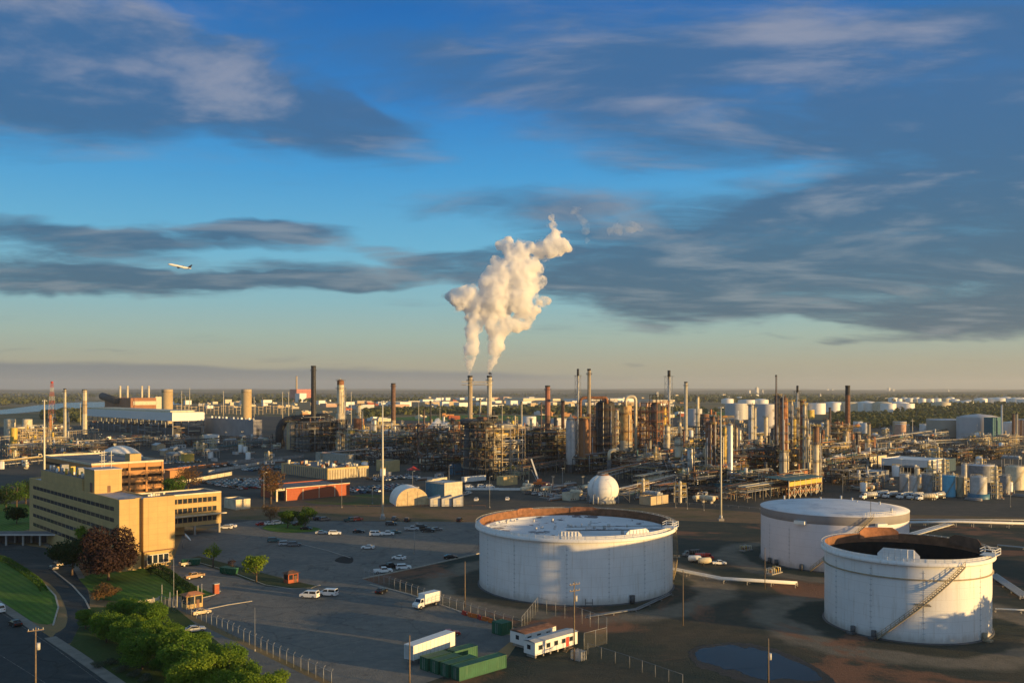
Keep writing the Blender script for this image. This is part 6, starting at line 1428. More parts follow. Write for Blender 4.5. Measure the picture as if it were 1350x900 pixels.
def loading_gantry():
    O = G(1040, 658); W = along(O, E2, 1083); D = 13; root = thing('loading_gantry', 'elevated gantry with teal roof and yellow panels on braced legs before the cracker tower', 'gantry', O, RZ)
    n = 6
    for i in range(n+1):
        for y in (0, D):
            mb = MB(); mb.beam((W*i/n, y, 0), (W*i/n, y, 9.2), .35); mb.build('leg', CREAM, root)
    for i in range(n):
        mb = MB(); mb.beam((W*i/n, -.05, .5), (W*(i+1)/n, -.05, 5.6), .2); mb.beam((W*(i+1)/n, -.05, .5), (W*i/n, -.05, 5.6), .2); mb.build('brace', CREAM, root)
        mb = MB(); mb.bx(W*i/n+.3, W*(i+1)/n-.3, -.2, -.02, 6.4, 8.6); mb.build('panel', YELLOWP, root)
    mb = MB(); mb.bx(-.3, W+.3, -.5, D, 5.7, 6.0); mb.build('deck', RUST, root)
    mb = MB(); mb.add([(-.5,-.8,9.3),(W+.5,-.8,9.3),(W+.5,D+.8,10.2),(-.5,D+.8,10.2),(-.5,-.8,9.5),(W+.5,-.8,9.5),(W+.5,D+.8,10.4),(-.5,D+.8,10.4)], [(0,3,2,1),(4,5,6,7),(0,1,5,4),(1,2,6,5),(2,3,7,6),(3,0,4,7)]); mb.build('roof', TEAL, root)
loading_gantry()
# white spheroid
def spheroid():
    O = G(795, 662); root = thing('spheroid_tank', 'white spheroid gas tank with rusty crown platform', 'gas tank', O); r = 7.7
    mb = MB(); mb.ball((0,0,6.4), r, 40, sz=.97); mb.build('shell', TSH, root)
    mb = MB(); mb.lathe((0,0,0), [(r*.82, -.2), (r*.92, .2), (r*.9, 1.2), (r*.72, 2.4)], 40); mb.build('skirt', GREY, root)
    mb = MB(); mb.lathe((0,0,0), [(r*.36, 13.2), (r*.36, 13.75), (.1, 13.8)], 20); p = mb.build('platform', RUST, root); m2 = MB(); railing(m2, arc(r*.34, 0, 2*pi, 13.75, 14), 1.0, r=.06); m2.build('handrail', GREY, p)
    for k in range(14):
        a = k*6.283/14; mb = MB(); mb.beam((cos(a)*r*1.02, sin(a)*r*1.02, 0), (cos(a)*r*.99, sin(a)*r*.99, 3.6), .3); mb.build('leg', GREY, root)
    mb = MB(); P = [((r*sin(t)+.3)*cos(-2.4), (r*sin(t)+.3)*sin(-2.4), 6.4-r*.97*cos(t)) for t in [.5+.2*i for i in range(12)]]; mb.tube(P, .12, 5); mb.build('ladder', LGREY, root)
    mb = MB(); mb.tube([(-r*.7,-r*.8,0),(-r*.7,-r*.8,4.5),(-r*.4,-r*.8,4.5),(-r*.4,-r*.8,0)], .3, 7); mb.build('pipe', LGREY, root)
spheroid()
corner('equipment_hut', 'long beige equipment hut right of the white spheroid', 'hut', 858, 666, 838, 881, h=3.6, wall=TAN, roof=GREY, d=7)
corner('equipment_hut', 'small cream hut left of the white spheroid', 'hut', 751, 660, 741, 764, h=3.4, wall=CREAM, roof=GREY)
# steam
def vapour_mat(name, dens, scale, lo=.34, hi=.58):
    m = bpy.data.materials.new(name); m.use_nodes = True; t = NT(m.node_tree); t.n.remove(t.n['Principled BSDF'])
    v = t.node('ShaderNodeVolumePrincipled'); v.inputs['Color'].default_value = (.995,.995,.995,1); v.inputs['Anisotropy'].default_value = .15
    p = t.node('ShaderNodeTexCoord').outputs['Object']; n = t.noise(p, scale, 4, .6); d = t.math('MULTIPLY', t.step(n, lo, hi), dens)
    t.l.new(d, v.inputs['Density']); t.l.new(v.outputs[0], t.n['Material Output'].inputs['Volume'])
    m.cycles.volume_step_rate = 1.0
    return m
def puffs(balls, Y, seed, cell, name, label, m, disp=1.6, fringe=None):
    """balls (u, v, radius px): a cauliflower of overlapping lobes, fused into one closed skin"""
    rr = random.Random(seed); bm_ = MB(); sc = Y/F
    O = AT(balls[0][0], Y, ZZ(balls[0][1], Y)); 
    for u, v, r in balls:
        c = AT(u, Y, ZZ(v, Y)) - O; c.y += rr.uniform(-.35,.35)*r*sc; R_ = r*sc
        bm_.ball(c, R_, 14)
        for k in range(int(9 + R_*.7)):
            d = Vector((rr.gauss(0,1), rr.gauss(0,1), rr.gauss(0,1))).normalized(); q = R_*rr.uniform(.22,.46)
            bm_.ball(c + d*(R_*rr.uniform(.72,.98)), q, 10)
    o = bm_.build(name, m); o.location = O; tag(o, label, 'steam'); objs = [(o, 1.0)]
    if fringe:
        f_ = bpy.data.objects.new('fringe', o.data.copy()); COL.objects.link(f_); f_.parent = o; f_.data.materials.clear(); f_.data.materials.append(fringe); objs.append((f_, 2.6))
    for o_, kd in objs: billow(o_, cell*(1 if kd == 1 else 1.3), disp*(1 if kd == 1 else 3.2))
    return o
def billow(o, cell, disp):
    md = o.modifiers.new('fuse', 'REMESH'); md.mode = 'VOXEL'; md.voxel_size = cell
    for i, (sz, st) in enumerate(((7.0, disp*2.0), (2.6, disp*1.3), (1.1, disp*.5))):
        tx = bpy.data.textures.new('billow', 'CLOUDS'); tx.noise_scale = sz; tx.noise_depth = 3
        dm = o.modifiers.new('billow', 'DISPLACE'); dm.texture = tx; dm.strength = st; dm.mid_level = .5; dm.texture_coords = 'LOCAL'
def pz(l): return [(560 + x/3.4625, 260 + y/3.4625, r/3.4625) for x, y, r in l]
STEAM = vapour_mat('white_steam', .7, .13, .365, .60)
FRINGE = vapour_mat('steam_fringe', .10, .16, .47, .66)
puffs(pz([(207,806,9),(207,785,13),(208,760,18),(212,730,26),(213,700,31),(218,665,34),(216,630,33),(224,600,36),(232,565,38),(222,530,38),(190,478,48),(150,460,42),(125,450,26),(200,440,46),(240,480,55)]), 585, 1, .9, 'steam_plume', 'cream-white steam plume rising from the left twin stack, with the bulge on its left', STEAM, fringe=FRINGE)
puffs(pz([(297,804,9),(299,785,13),(304,762,18),(313,735,25),(322,705,32),(328,672,36),(328,640,40),(325,600,48),(318,560,52),(365,585,44),(420,585,38),(455,560,42),(480,520,40),(300,510,62),(440,480,58),(330,440,84),(400,420,84),(470,400,52),(510,395,34),(300,395,60),(360,350,70),(440,350,70),(490,320,42),(410,290,48),(385,240,34),(380,200,24),(350,215,26),(430,250,40),(480,230,30),(530,235,44),(580,225,50),(620,225,40),(650,232,22),(600,170,26),(590,130,20),(578,90,15),(540,380,22),(560,470,20),(530,470,26)]), 588, 2, .9, 'steam_plume', 'large billowing steam plume rising from the right twin stack to a ragged top', STEAM, fringe=FRINGE)
WISP = vapour_mat('thin_steam', .05, .12)
puffs(pz([(690,60,18),(705,85,16),(720,110,20),(735,150,22),(740,200,14)]), 600, 3, .8, 'steam_wisp', 'faint wisp of steam drifting above the big plume on its right', WISP, 2.4); puffs(pz([(960,140,26),(930,135,20),(880,140,26),(845,155,18),(985,148,16)]), 600, 4, .8, 'steam_wisp', 'detached shred of steam far right of the big plume', WISP, 2.4)
puffs([(568,565,5),(574,561,6),(581,560,6),(588,562,5),(594,563,4),(577,554,4)], 780, 5, .9, 'steam_puff', 'low white steam puff left of the boiler frame', STEAM, 1.4)
puffs([(128,524,4),(134,520,5),(141,517,6),(148,515,6)], 2300, 6, 2.5, 'steam_puff', 'faint grey vapour beside the old power station', vapour_mat('far_vapour', .006, .05), 2)
# ------------------------------------------------------------------ middle distance: halls, sheds, tanks, parked cars
def long_roof():
    O = G(227, 575); D = along(O, E1, 114); W = along(O, E2, 270); root = thing('loading_hall', 'long white-fascia roof on open legs at left centre', 'hall', O, RZ); Y = O.y; zt = ZZ(544, Y); zb = ZZ(555, Y)
    mb = MB(); mb.bx(0, W, 0, D, zb, zt); mb.build('fascia', W_, root)
    mb = MB(); mb.bx(1, W-1, 1, D-1, zt+.02, zt+.5); mb.bx(W*.1, W*.9, D*.05, D*.97, zt+.5, zt+2.2); mb.build('roof', CREAM, root)
    k = 0
    for i in range(15):
        for x in (1, W*.5, W-1):
            mb = MB(); y = 1 + (D-2)*i/14; mb.bx(x-.5, x+.5, y-.5, y+.5, 0, zb); mb.build('column', GREY, root)
    rr = random.Random(2)
    for i in range(26):
        y = rr.uniform(2, D-10); z = rr.uniform(2, zb-3); mb = MB(); mb.tube([(rr.choice([-.6, W*.3]), y, z), (rr.choice([-.6, W*.3]), y+rr.uniform(8, 30), z)], rr.uniform(.4, 1), 6); mb.build('pipe', rr.choice([DGREY, BROWN, GREY, TAN]), root)
    for i in range(8):
        x = W*i/8; z = rr.uniform(2, zb-3); mb = MB(); mb.tube([(x, -.6, z), (min(W, x+rr.uniform(6, 14)), -.6, z)], rr.uniform(.4, .8), 6); mb.build('pipe', rr.choice([CREAM, BROWN, TAN]), root)
    mb = MB(); mb.bx(3, W-3, 3, D-3, .1, zb*.55); mb.build('plant_block', DGREY, root)
long_roof()
def silo(label, u, vt, vb, w, m_):
    O = G(u, vb); h = ZZ(vt, O.y); r = w*.5*O.y/F; t = thing('concrete_silo', label, 'silo', O); mb = MB(); mb.lathe((0,0,0), [(r, 0), (r, h), (r-.6, h), (r-.7, h-4)], 36); mb.build('shell', m_, t)
    mb = MB(); mb.lathe((0,0,h-5), [(r+.02, 0), (r+.12, .02), (r+.12, 5.03), (r-.01, 5.05)], 36); mb.build('rim', TAN, t)
    mb = MB(); mb.bx(-r*.2, r*.2, -r-.6, -r+.4, 0, 9); mb.build('door', DGREY, t)
silo('ochre concrete silo behind the long white roof', 220.5, 513, 558, 14, mat('silo_ochre', (.5,.36,.18), .85, .08, .2, col2=(.42,.3,.14), thr=(.6,.8))); silo('ochre concrete silo above the grey hall', 325, 513, 562, 13, MATS['silo_ochre'])
r_, W0, D0, h0 = corner('grey_hall', 'grey windowless hall with a lit cream end below the ochre silo', 'hall', 334, 577, 270, 345.5, vt=554, wall=mat('hall_grey', (.30,.29,.29), .8, .1, .1), roof=LGREY)
for i in range(12): mb = MB(); mb.bx(2, 4, 5+i*D0/13, 7+i*D0/13, h0+.1, h0+2.5); mb.build('roof_vent', W_ if i % 2 else GREY, r_)
mb = MB(); mb.bx(W0*.35, W0*.7, -.05, .3, .1, h0*.5); mb.build('door', DGREY, r_)
def power_station():
    r, W, D, h = corner('power_station', 'orange-brown power station with four cream stacks behind the long white roof', 'power station', 172, 545, 138, 206, h=36, wall=mat('station_brown', (.34,.16,.08), .85, .12, .05), roof=DGREY)
    mb = MB(); mb.bx(W*.1, W*.98, -2, 6, h*.55, h*.8); mb.build('gallery', CREAM, r)
    for i, u in enumerate((158.3, 168, 187, 196)):
        O = AT(u, 2180); p = O - r.location; p = Matrix.Rotation(-RZ, 3, 'Z') @ p; mb = MB(); mb.tube([(p.x, p.y, 20), (p.x, p.y, ZZ(508.5, 2180))], 2.6, 10); mb.build('stack', CREAM, r)
    mb = MB(); mb.hcyl((-8, D*.4, 30), (-8, D*.95, 40), 9, 12); mb.build('coal_duct', DARK, r)
power_station()
corner('station_annex', 'cream annex block between the power station and the ochre silo', 'building', 205, 541, 202, 214, vt=523, wall=CREAM, d=60)
corner('incinerator_building', 'pink and white plant building with tall thin stack behind the tall black stack', 'plant building', 391, 528, 385, 411, vt=513, wall=PINKB, d=70)
stack('thin tall stack on the pink and white plant building', 391, 495.5, 526, 2.6, [(1, TAN)], .8, 0)
corner('incinerator_annex', 'white annex in front of the pink plant building', 'plant building', 395, 530, 392, 404, vt=518.5, wall=W_, d=40)
# thin transmission poles of the switchyard
for i, (u, vt, vb, r) in enumerate(((239.5,515,546,1),(250,511,546,1),(294.5,515,548,1),(372.5,516,552,1),(380.5,516,552,1),(244.5,522,543,.8),(335,523,550,.8),(463,516,560,.8),(106,531,560,.6),(552,528,566,.5),(580,536,560,.5),(662,530,566,.6),(1014,545,600,.4),(1203,552,580,.5))):
    O = G(u, vb); mb = MB(); h = ZZ(vt, O.y); mb.tube([(0,0,0),(0,0,h)], [.9*r, .5*r], 7); mb.beam((-2,0,h-2), (2,0,h-2), .35)
    solo(mb, 'transmission_pole', CREAM, f'thin pale transmission pole beyond the plant, {ORD[i]} in the scattered line from the left' , 'pole', O, 0, 'thin transmission poles')
# switchyard gantries
for i in range(16):
    u = 236 + i*9.8; O = G(u, 544 + (i % 3)*1.2); mb = MB(); h = 19
    for x in (-5, 5): mb.beam((x,0,0), (x,0,h), .9)
    mb.beam((-8,0,h-2), (8,0,h-2), .8); mb.beam((-5,0,h*.55), (5,0,h*.55), .5)
    solo(mb, 'switchyard_gantry', TAN, f'tan portal gantry in the switchyard behind the grey hall, {ORD[i]} from the ochre silo', 'gantry', O, RZ, 'switchyard gantries')
# red-walled building and neighbours
r_, W0, D0, h0 = corner('red_brick_building', 'low building with long brick-red wall and grey roof on the turf', 'building', 377, 660, 371, 461, h=5.6, wall=BRICK, roof=ROOFG, d=26)
for k in range(4): mb = MB(); x = W0*k/4 + (.01 if k == 0 else 0); mb.bx(x, x+.35, -.14, -.05, 0, h0); mb.build('pilaster', CREAM, r_)
mb = MB(); mb.bx(0, W0, -.3, .02, h0+.5, h0+.85); mb.build('coping', CREAM, r_); mb = MB(); mb.bx(-5, 0, .5, 1.3, h0-.4, h0+.7); mb.bx(-5, -4.2, .5, 1.3, 0, h0-.4); mb.build('portal', CREAM, r_)
mb = MB(); mb.bx(-.06, .02, 2, 7, .1, 4); mb.build('door', DARK, r_)
r_, W0, D0, h0 = corner('long_shed', 'long pale shed with buttressed golden front and cluttered roof', 'shed', 432, 632, 371, 486, h=6.4, wall=mat('shed_golden', (.56,.42,.2), .8, .1, .3), roof=ROOFG)
for k in range(24): mb = MB(); x = 1 + (W0-2)*k/24; mb.bx(x, x+.5, -.5, -.05, 0, h0*.9); mb.build('buttress', CREAM, r_)
for k in range(22): mb = MB(); y = 2 + (D0-4)*k/22; mb.bx(-.4, -.05, y, y+.6, 0, h0*.95); mb.build('buttress', GREY, r_)
rr = random.Random(9)
for k in range(46): mb = MB(); x = rr.uniform(2, W0-3); y = rr.uniform(2, min(D0-3, 60)); s = rr.uniform(.6, 2.2); mb.bx(x, x+s, y, y+s, h0+.07, h0+.07+rr.uniform(.6, 2.6)); mb.build('roof_unit', rr.choice([LGREY, W_, RUST, CREAM, GREY]), r_)
corner('annex_shed', 'short golden annex at the right end of the long pale shed', 'shed', 512, 622, 505, 527, h=7, wall=MATS['shed_golden'], roof=ROOFG, d=14)
corner('pale_plant_shed', 'pale blue-grey plant shed in shade before the cream fractionator units', 'shed', 500, 606, 470, 517, h=9, wall=LGREY, roof=LGREY, d=26)
corner('green_shed', 'grey-green shed with golden end behind the long pale shed', 'shed', 455, 615, 416, 466, h=8, wall=mat('shed_green', (.38,.36,.3), .8), roof=GREY)
def quonset():
    O = G(544, 666); t = thing('fabric_shelter', 'rounded cream fabric shelter beside the blue-grey workshop', 'shelter', O, .32); r = 8.0; L = 17; mb = MB(); n = 18
    P = [(r*cos(pi*i/n), max(0, r*1.05*sin(pi*i/n)**.8)) for i in range(n+1)]
    vs = [(x, 0, z) for x, z in P] + [(x, L, z) for x, z in P]; mb.add(vs, [(i, i+1, n+2+i, n+1+i) for i in range(n)], 0, True); mb.build('canvas', MATS['dome_cream'], t)
    mb = MB(); mb.add([(x, .02, z) for x, z in P], [tuple(range(n+1))]); mb.build('end_wall', mat('canvas_ochre', (.6,.46,.26), .8), t)
    for x in (-2.4, 2.4): mb = MB(); mb.bx(x-.12, x+.12, -.1, .0, 0, 6.6); mb.build('door_track', TAN, t)
quonset()
r_, W0, D0, h0 = corner('workshop', 'blue-grey workshop with pale gable beside the rounded shelter', 'workshop', 586, 660, 561, 609.5, h=8.4, wall=mat('workshop_cream', (.5,.46,.36), .7), roof=LGREY)
mb = MB(); mb.bx(-.06, -.002, .3, D0-.3, .2, h0-.3); mb.build('side_cladding', BLUE, r_)
for i, u in enumerate((574, 589, 604)):
    O = G(u, 667); t = thing('gabled_shed', f'small pale shed with sloping grey roof by the workshop, {ORD[i]} from the rounded shelter', 'shed', O, .25, 'small sheds by the workshop'); mb = MB()
    mb.add([(-2.4,0,0),(2.4,0,0),(2.4,5,0),(-2.4,5,0),(-2.4,0,3.6),(2.4,0,4.8),(2.4,5,4.8),(-2.4,5,3.6)], [(0,1,5,4),(1,2,6,5),(2,3,7,6),(3,0,4,7),(4,5,6,7)]); mb.build('wall', LGREY, t)
    mb = MB(); mb.add([(-2.7,-.4,3.6),(2.7,-.4,4.95),(2.7,5.3,4.95),(-2.7,5.3,3.6)], [(0,1,2,3)]); mb.build('roof', GREY, t); mb = MB(); mb.lathe((0,-.08,1.9), [(.9,0),(.9,.05)], 14); mb.bx(-.9,.9,-.08,.0,1.0,3); mb.build('door', CREAM, t)
for lb, uc, vb, ul, ur, h, w in (('white roofed open shed before the blue building', 1222, 625, 1162, 1245, 8.5, W_), ('small pink-cream office by the furnace box', 1146, 615, 1121, 1169, 6.5, CREAM), ('pale grey low building left of the steel columns', 1156, 636, 1132, 1172, 6, GREY), ('dark blue building behind the blue tank', 1246, 622, 1230, 1260, 8, mat('navy_cladding', (.02,.06,.10), .6))):
    r_, W0, D0, h0 = corner('plant_building', lb, 'building', uc, vb, ul, ur, h=h, wall=w if 'open' not in lb else W_, roof=W_ if 'white' in lb else LGREY, w=None)
    if 'open' in lb:
        mb = MB(); mb.bx(-.06, -.002, .5, D0-.5, .1, h*.5); mb.build('open_bay', BLACK, r_)
corner('yellow_hut', 'small bright yellow hut in the truck park right of the dome', 'hut', 243, 610, 236, 256, h=6, wall=YELLOWP, roof=TAN); corner('orange_wall_building', 'low orange brick shop right of the garage roof', 'building', 224, 632, 217, 243, h=5, wall=OCHRE2, roof=ROOFG)
corner('bank_shelter', 'cream-fronted shed on the bank right of the office wing', 'shed', 311, 672, 303, 330, h=4.2, wall=CREAM, roof=ROOFG, d=12)
corner('tan_shop', 'tan flat shop before the legs of the long white roof', 'building', 180, 586, 176, 200, h=8, wall=TAN, roof=CREAM)
corner('white_gate_hall', 'small white portal building by the grey hall', 'building', 276, 584, 268, 289, h=8, wall=W_, roof=W_); corner('far_blue_roof_hall', 'hall with pale blue roof between the brown stacks', 'hall', 733, 571, 726, 748, vt=552, wall=LGREY, roof=mat('sky_blue_roof', (.2,.4,.5), .6)); corner('teal_plant', 'teal clad plant tower at far right before the curved pale tank', 'plant', 1309, 582, 1297, 1320, vt=551, wall=TEAL, roof=TEAL)
# trailers, containers and machines on the plant road
semi_trailer('cream tanker-like semi trailer behind the rounded shelter', G(570,641), 1.05, 15, 1.2, CREAM); semi_trailer('white ribbed semi trailer in front of the boiler frame', G(612,638), .75, 17, 1.2, W_); semi_trailer('teal and cream semi trailer under the lit ochre frame', G(678,630), 1.0, 17, 1.2, mat('trailer_tealcream', (.4,.42,.3), .6))
container('yellow-faced container with teal side on the plant road', G(664,640), RZ, 11, 6, 5, MATS['shed_golden']); container('blue container stack in the shade left of the boiler frame', G(600,626), RZ, 9, 6, 7, BLUE)
def boom_lift():
    O = G(710, 640); t = thing('boom_crane', 'orange mobile crane with raised white boom before the black frame', 'crane', O, 0); mb = MB(); mb.bx(-3,4,-1.4,1.4,.8,2.2); mb.bx(-1,2,-1.2,1.2,2.2,4); mb.build('chassis', ORANGEP, t)
    mb = MB(); mb.beam((0,0,3), (-4.2,0,15.5), .8); mb.build('boom', W_, t); mb = MB(); mb.beam((-.9,.4,2.6), (-4.0,.4,9), .3); mb.build('ram', LGREY, t); wheels(t, (-2,.6,3), 2.8, .6, .4)
    O = G(722, 643); t = thing('road_roller', 'red machine parked right of the mobile crane', 'machine', O, 0); mb = MB(); mb.prism([(-3.4,-1.1),(3.6,-1.1),(3.6,1.1),(-3.4,1.1)], .6, 1.6); mb.bx(-1.6,1.2,-1,1,1.6,3.2); mb.build('body', REDP, t); wheels(t, (-2.4,2.4), 2.4, .6, .4)
    mb = MB(); mb.bx(-1.2,.9,-1.04,1.04,2.1,2.9); mb.build('window', CGLASS, t)
boom_lift()
O = G(545, 625); t_ = thing('red_canopy', 'red pointed canopy at the packed car park behind the rounded shelter', 'canopy', O, .3); mb = MB(); mb.add([(-4,-3,3),(4,-3,3),(4,3,3),(-4,3,3),(0,0,5.4)], [(0,1,4),(1,2,4),(2,3,4),(3,0,4),(3,2,1,0)]); mb.build('roof', REDP, t_)
for x, y in ((-3.8,-2.8),(3.8,-2.8),(3.8,2.8),(-3.8,2.8)): mb = MB(); mb.beam((x,y,0),(x,y,3.1),.2); mb.build('post', GREY, t_)
for i in range(10):
    O = G(617.5 + i*7.3, 645.5 + (i > 5)*.4); mb = MB(); mb.prism([(-1.6,-.3),(1.6,-.3),(1.6,.3),(-1.6,.3)], 0, .35); mb.prism([(-1.6,-.15),(1.6,-.15),(1.6,.15),(-1.6,.15)], .35, 1.25)
    solo(mb, 'concrete_barrier', W_, f'white concrete barrier block on the plant road, {ORD[i]} from the workshop', 'barrier', O, 0, 'row of white barrier blocks')
for i, (u, v) in enumerate(((619,643),(635,642.5),(646,643))): park('van','white',u,v,.3,f'white van behind the row of barrier blocks, {ORD[i]} from the workshop', 'white vans behind the barriers')
for i, (u, v, c) in enumerate(((613,653,'silver'),(618,651,'white'),(705,652,'silver'),(714,653,'white'),(697,651,'grey'),(728,655,'silver'),(736,650,'grey'),(745,648,'blue'),(754,646,'silver'))): park('suv' if i % 2 else 'pickup', c, u, v, 1.2, f'{c} work vehicle on the plant yard left of the spheroid, {ORD[i]} from the workshop', 'work vehicles on the plant yard')
# packed staff car parks: one small car mesh per body colour, copied
def mini(color):
    mb = MB(); mb.bx(-2.2,2.2,-.88,.88,.3,.95,0)
    mb.add([(-1.7,-.82,.95),(1.1,-.82,.95),(1.1,.82,.95),(-1.7,.82,.95),(-1.2,-.66,1.45),(.4,-.66,1.45),(.4,.66,1.45),(-1.2,.66,1.45)], [(0,1,5,4),(1,2,6,5),(2,3,7,6),(3,0,4,7)], 1); mb.add([(-1.2,-.66,1.45),(.4,-.66,1.45),(.4,.66,1.45),(-1.2,.66,1.45)], [(0,1,2,3)], 0)
    for x in (-1.35, 1.4):
        for s in (-.8, .8): mb.tube([(x,s-.12,.32),(x,s+.12,.32)], .32, 8, 2)
    return mb.build('small_car', [PAINT[color], CGLASS, RUBBER])
MINI = {}
LOTS = [('behind the red-walled building', (316,645), 11, 12, 2.9, 7.4, E2, -E1), ('between the long pale shed and the rounded shelter', (478,650), 5, 12, 3.2, 7.0, E2, -E1), ('beside the golden shed front', (500,634), 4, 10, 3.2, 6.6, E2, -E1), ('beside the pale wall above the brick-red building', (330,621), 4, 12, 3.0, 7.4, E2, -E1), ('in the truck park right of the dome', (205,612), 3, 11, 3.4, 8, E2, -E1), ('on the blue-shaded lot before the grey hall', (240,618), 3, 12, 3.6, 9, E2, -E1)]
rr = random.Random(33)
for lb, (u, v), rows, cols, dx, dy, ex, ey in LOTS:
    O = G(u, v); first = True
    for a in range(rows):
        for b in range(cols):
            if rr.random() < .2: continue
            p = O + ex*(b*dx + (a % 2)*1.0) - ey*(a*dy*.62); c = rr.choice(['white','silver','white','silver','grey','black','blue','white','red'])
            if c not in MINI: o = MINI[c] = mini(c)
            else: o = MINI[c].copy(); COL.objects.link(o)
            o.location = (p.x, p.y, .03); o.rotation_euler = (0,0,atan2(ey.y, ey.x)+rr.uniform(-.05,.05)); tag(o, f'{c} car among the packed rows {lb}', 'car', f'{c} cars parked in rows {lb}')
# ------------------------------------------------------------------ smaller tanks at the right
def small_tank(label, u, vt, vb, w, m_, roof='cone', name='upright_tank', bund=None, group=None, n=32, stair=True):
    O = G(u, vb); O.y += 0; r = w*.5*O.y/F; O = AT(u, O.y + r); O.z = 0; h = ZZ(vt, O.y); t = thing(name, label, 'storage tank', O, 0, group); mb = MB(); mb.lathe((0,0,0), [(r, 0), (r, h)], n); mb.build('shell', m_, t)
    mb = MB(); k = .18 if roof == 'cone' else .05; mb.lathe((0,0,h), [(r+.06, 0), (r+.06, .12), (r*.6, r*k*.6), (.01, r*k)], n); mb.build('roof', m_ if roof == 'cone' else ROOFM, t)
    mb = MB(); railing(mb, arc(r-.1, 0, 2*pi, h+.1, 18), 1.0, r=.05); mb.build('handrail', GALV, t)
    if stair:
        mb = MB(); a0 = -2.6
        for i in range(18): a = a0 + i*.1; mb.box(((r+.4)*cos(a), (r+.4)*sin(a), h*(i+.5)/18), (.9, .12*r+.3, .15), a)
        mb.build('stairway', STAIRM, t)
    if bund:
        mb = MB(); mb.lathe((0,0,0), [(r+1.2, 0), (r+1.2, 2.6), (r+.9, 2.6), (r+.9, .05)], n); mb.build('bund_wall', bund, t)
    return t
for a in (('sky-blue upright tank among the grey ones', 1251, 627, 655, 16.5, mat('sky_blue_tank', (.12,.42,.6), .5, .06, .4)), ('cream tank right behind the sky-blue tank', 1266, 629, 655, 10, TAN), ('tall pale column tank behind the cream tank', 1271, 612, 640, 7, LGREY), ('grey cone-roofed tank standing in a blue bund', 1290, 628.5, 658, 20.5, LGREY, 'cone', 'upright_tank', BLUE), ('small grey tank before the beige tank at far right', 1325, 627, 652, 12.5, GREY),
        ('big beige tank at the far right edge, with lit right side', 1338, 615, 646, 24, CREAM), ('wide grey tank behind the grey cone-roofed tank', 1294, 613, 636, 32, GREY, 'flat'), ('wide grey tank behind, between the pale column tank and another grey tank', 1280, 613, 632, 14, GREY, 'flat'), ('stainless tall tank nearest the tanker trucks', 1204, 628, 653, 10.5, ALU), ('grey tall tank between the stainless tank and the sky-blue tank', 1222, 625, 653, 13, GREY), ('stainless tank with brown fittings left of the nearest stainless tank', 1193, 625, 648, 13, LGREY), ('slim tank behind the stainless pair', 1209, 618, 645, 7, CREAM),
        ('bright white tank above the brown unit, between thin stacks', 697, 549, 566, 20, W_, 'flat'), ('pink-cream tank in front of the big pale tank', 1004.5, 543, 562, 15, PINK, 'flat'), ('big pale grey tank behind the pink-cream tank', 1010, 533, 570, 28, mat('lavender_tank', (.54,.52,.52), .6, .06, .1), 'flat'), ('wide pale tank left of the fat pale column', 971, 532, 553, 30, LGREY, 'flat'), ('small white tank in front of the wide pale tank', 972, 541, 553, 14, W_, 'flat'),
        ('bluish tank behind the slim cream column', 916, 539, 561, 19, MATS['lavender_tank'], 'flat'), ('rusty round vessel beside the bluish tank', 929, 546, 570, 12, RUST, 'cone'), ('orange-tan tank pair, front member, left of the white small tank', 1187, 559, 581, 14, PINK, 'flat'), ('orange-tan tank pair, smaller right member', 1195, 560, 577, 8, TAN, 'flat'), ('tan block-like tank behind the orange-tan pair', 1186, 556, 573, 17, TAN, 'flat'), ('small white tank left of the big tan tank', 1218, 559, 572, 11, W_, 'flat'),
        ('big tan tank with golden right side', 1248, 553, 577, 50, mat('big_tan_tank', (.42,.36,.29), .75, .06, .1), 'flat'), ('cream tank in front of the big tan tank', 1257, 559, 573, 8, CREAM, 'flat'), ('big pale curved tank right of the big tan tank', 1290, 550, 580, 54, MATS['lavender_tank'], 'cone'), ('cream domed tank behind the plain white stack', 1333, 557, 576, 22, W_, 'cone'), ('pale tank cut by the right edge behind the stacks', 1352, 553, 578, 26, PINK, 'flat'), ('white tank pair right of the brick stack, left member', 1131, 556, 570, 12, W_, 'flat'), ('white tank pair right of the brick stack, right member', 1140, 557.5, 571, 13, W_, 'flat'),
        ('yellowish tank by the orange-banded cracker tower', 1067.5, 540, 552, 12, YELLOWP, 'flat')): small_tank(*a, stair=a[4] < 30)
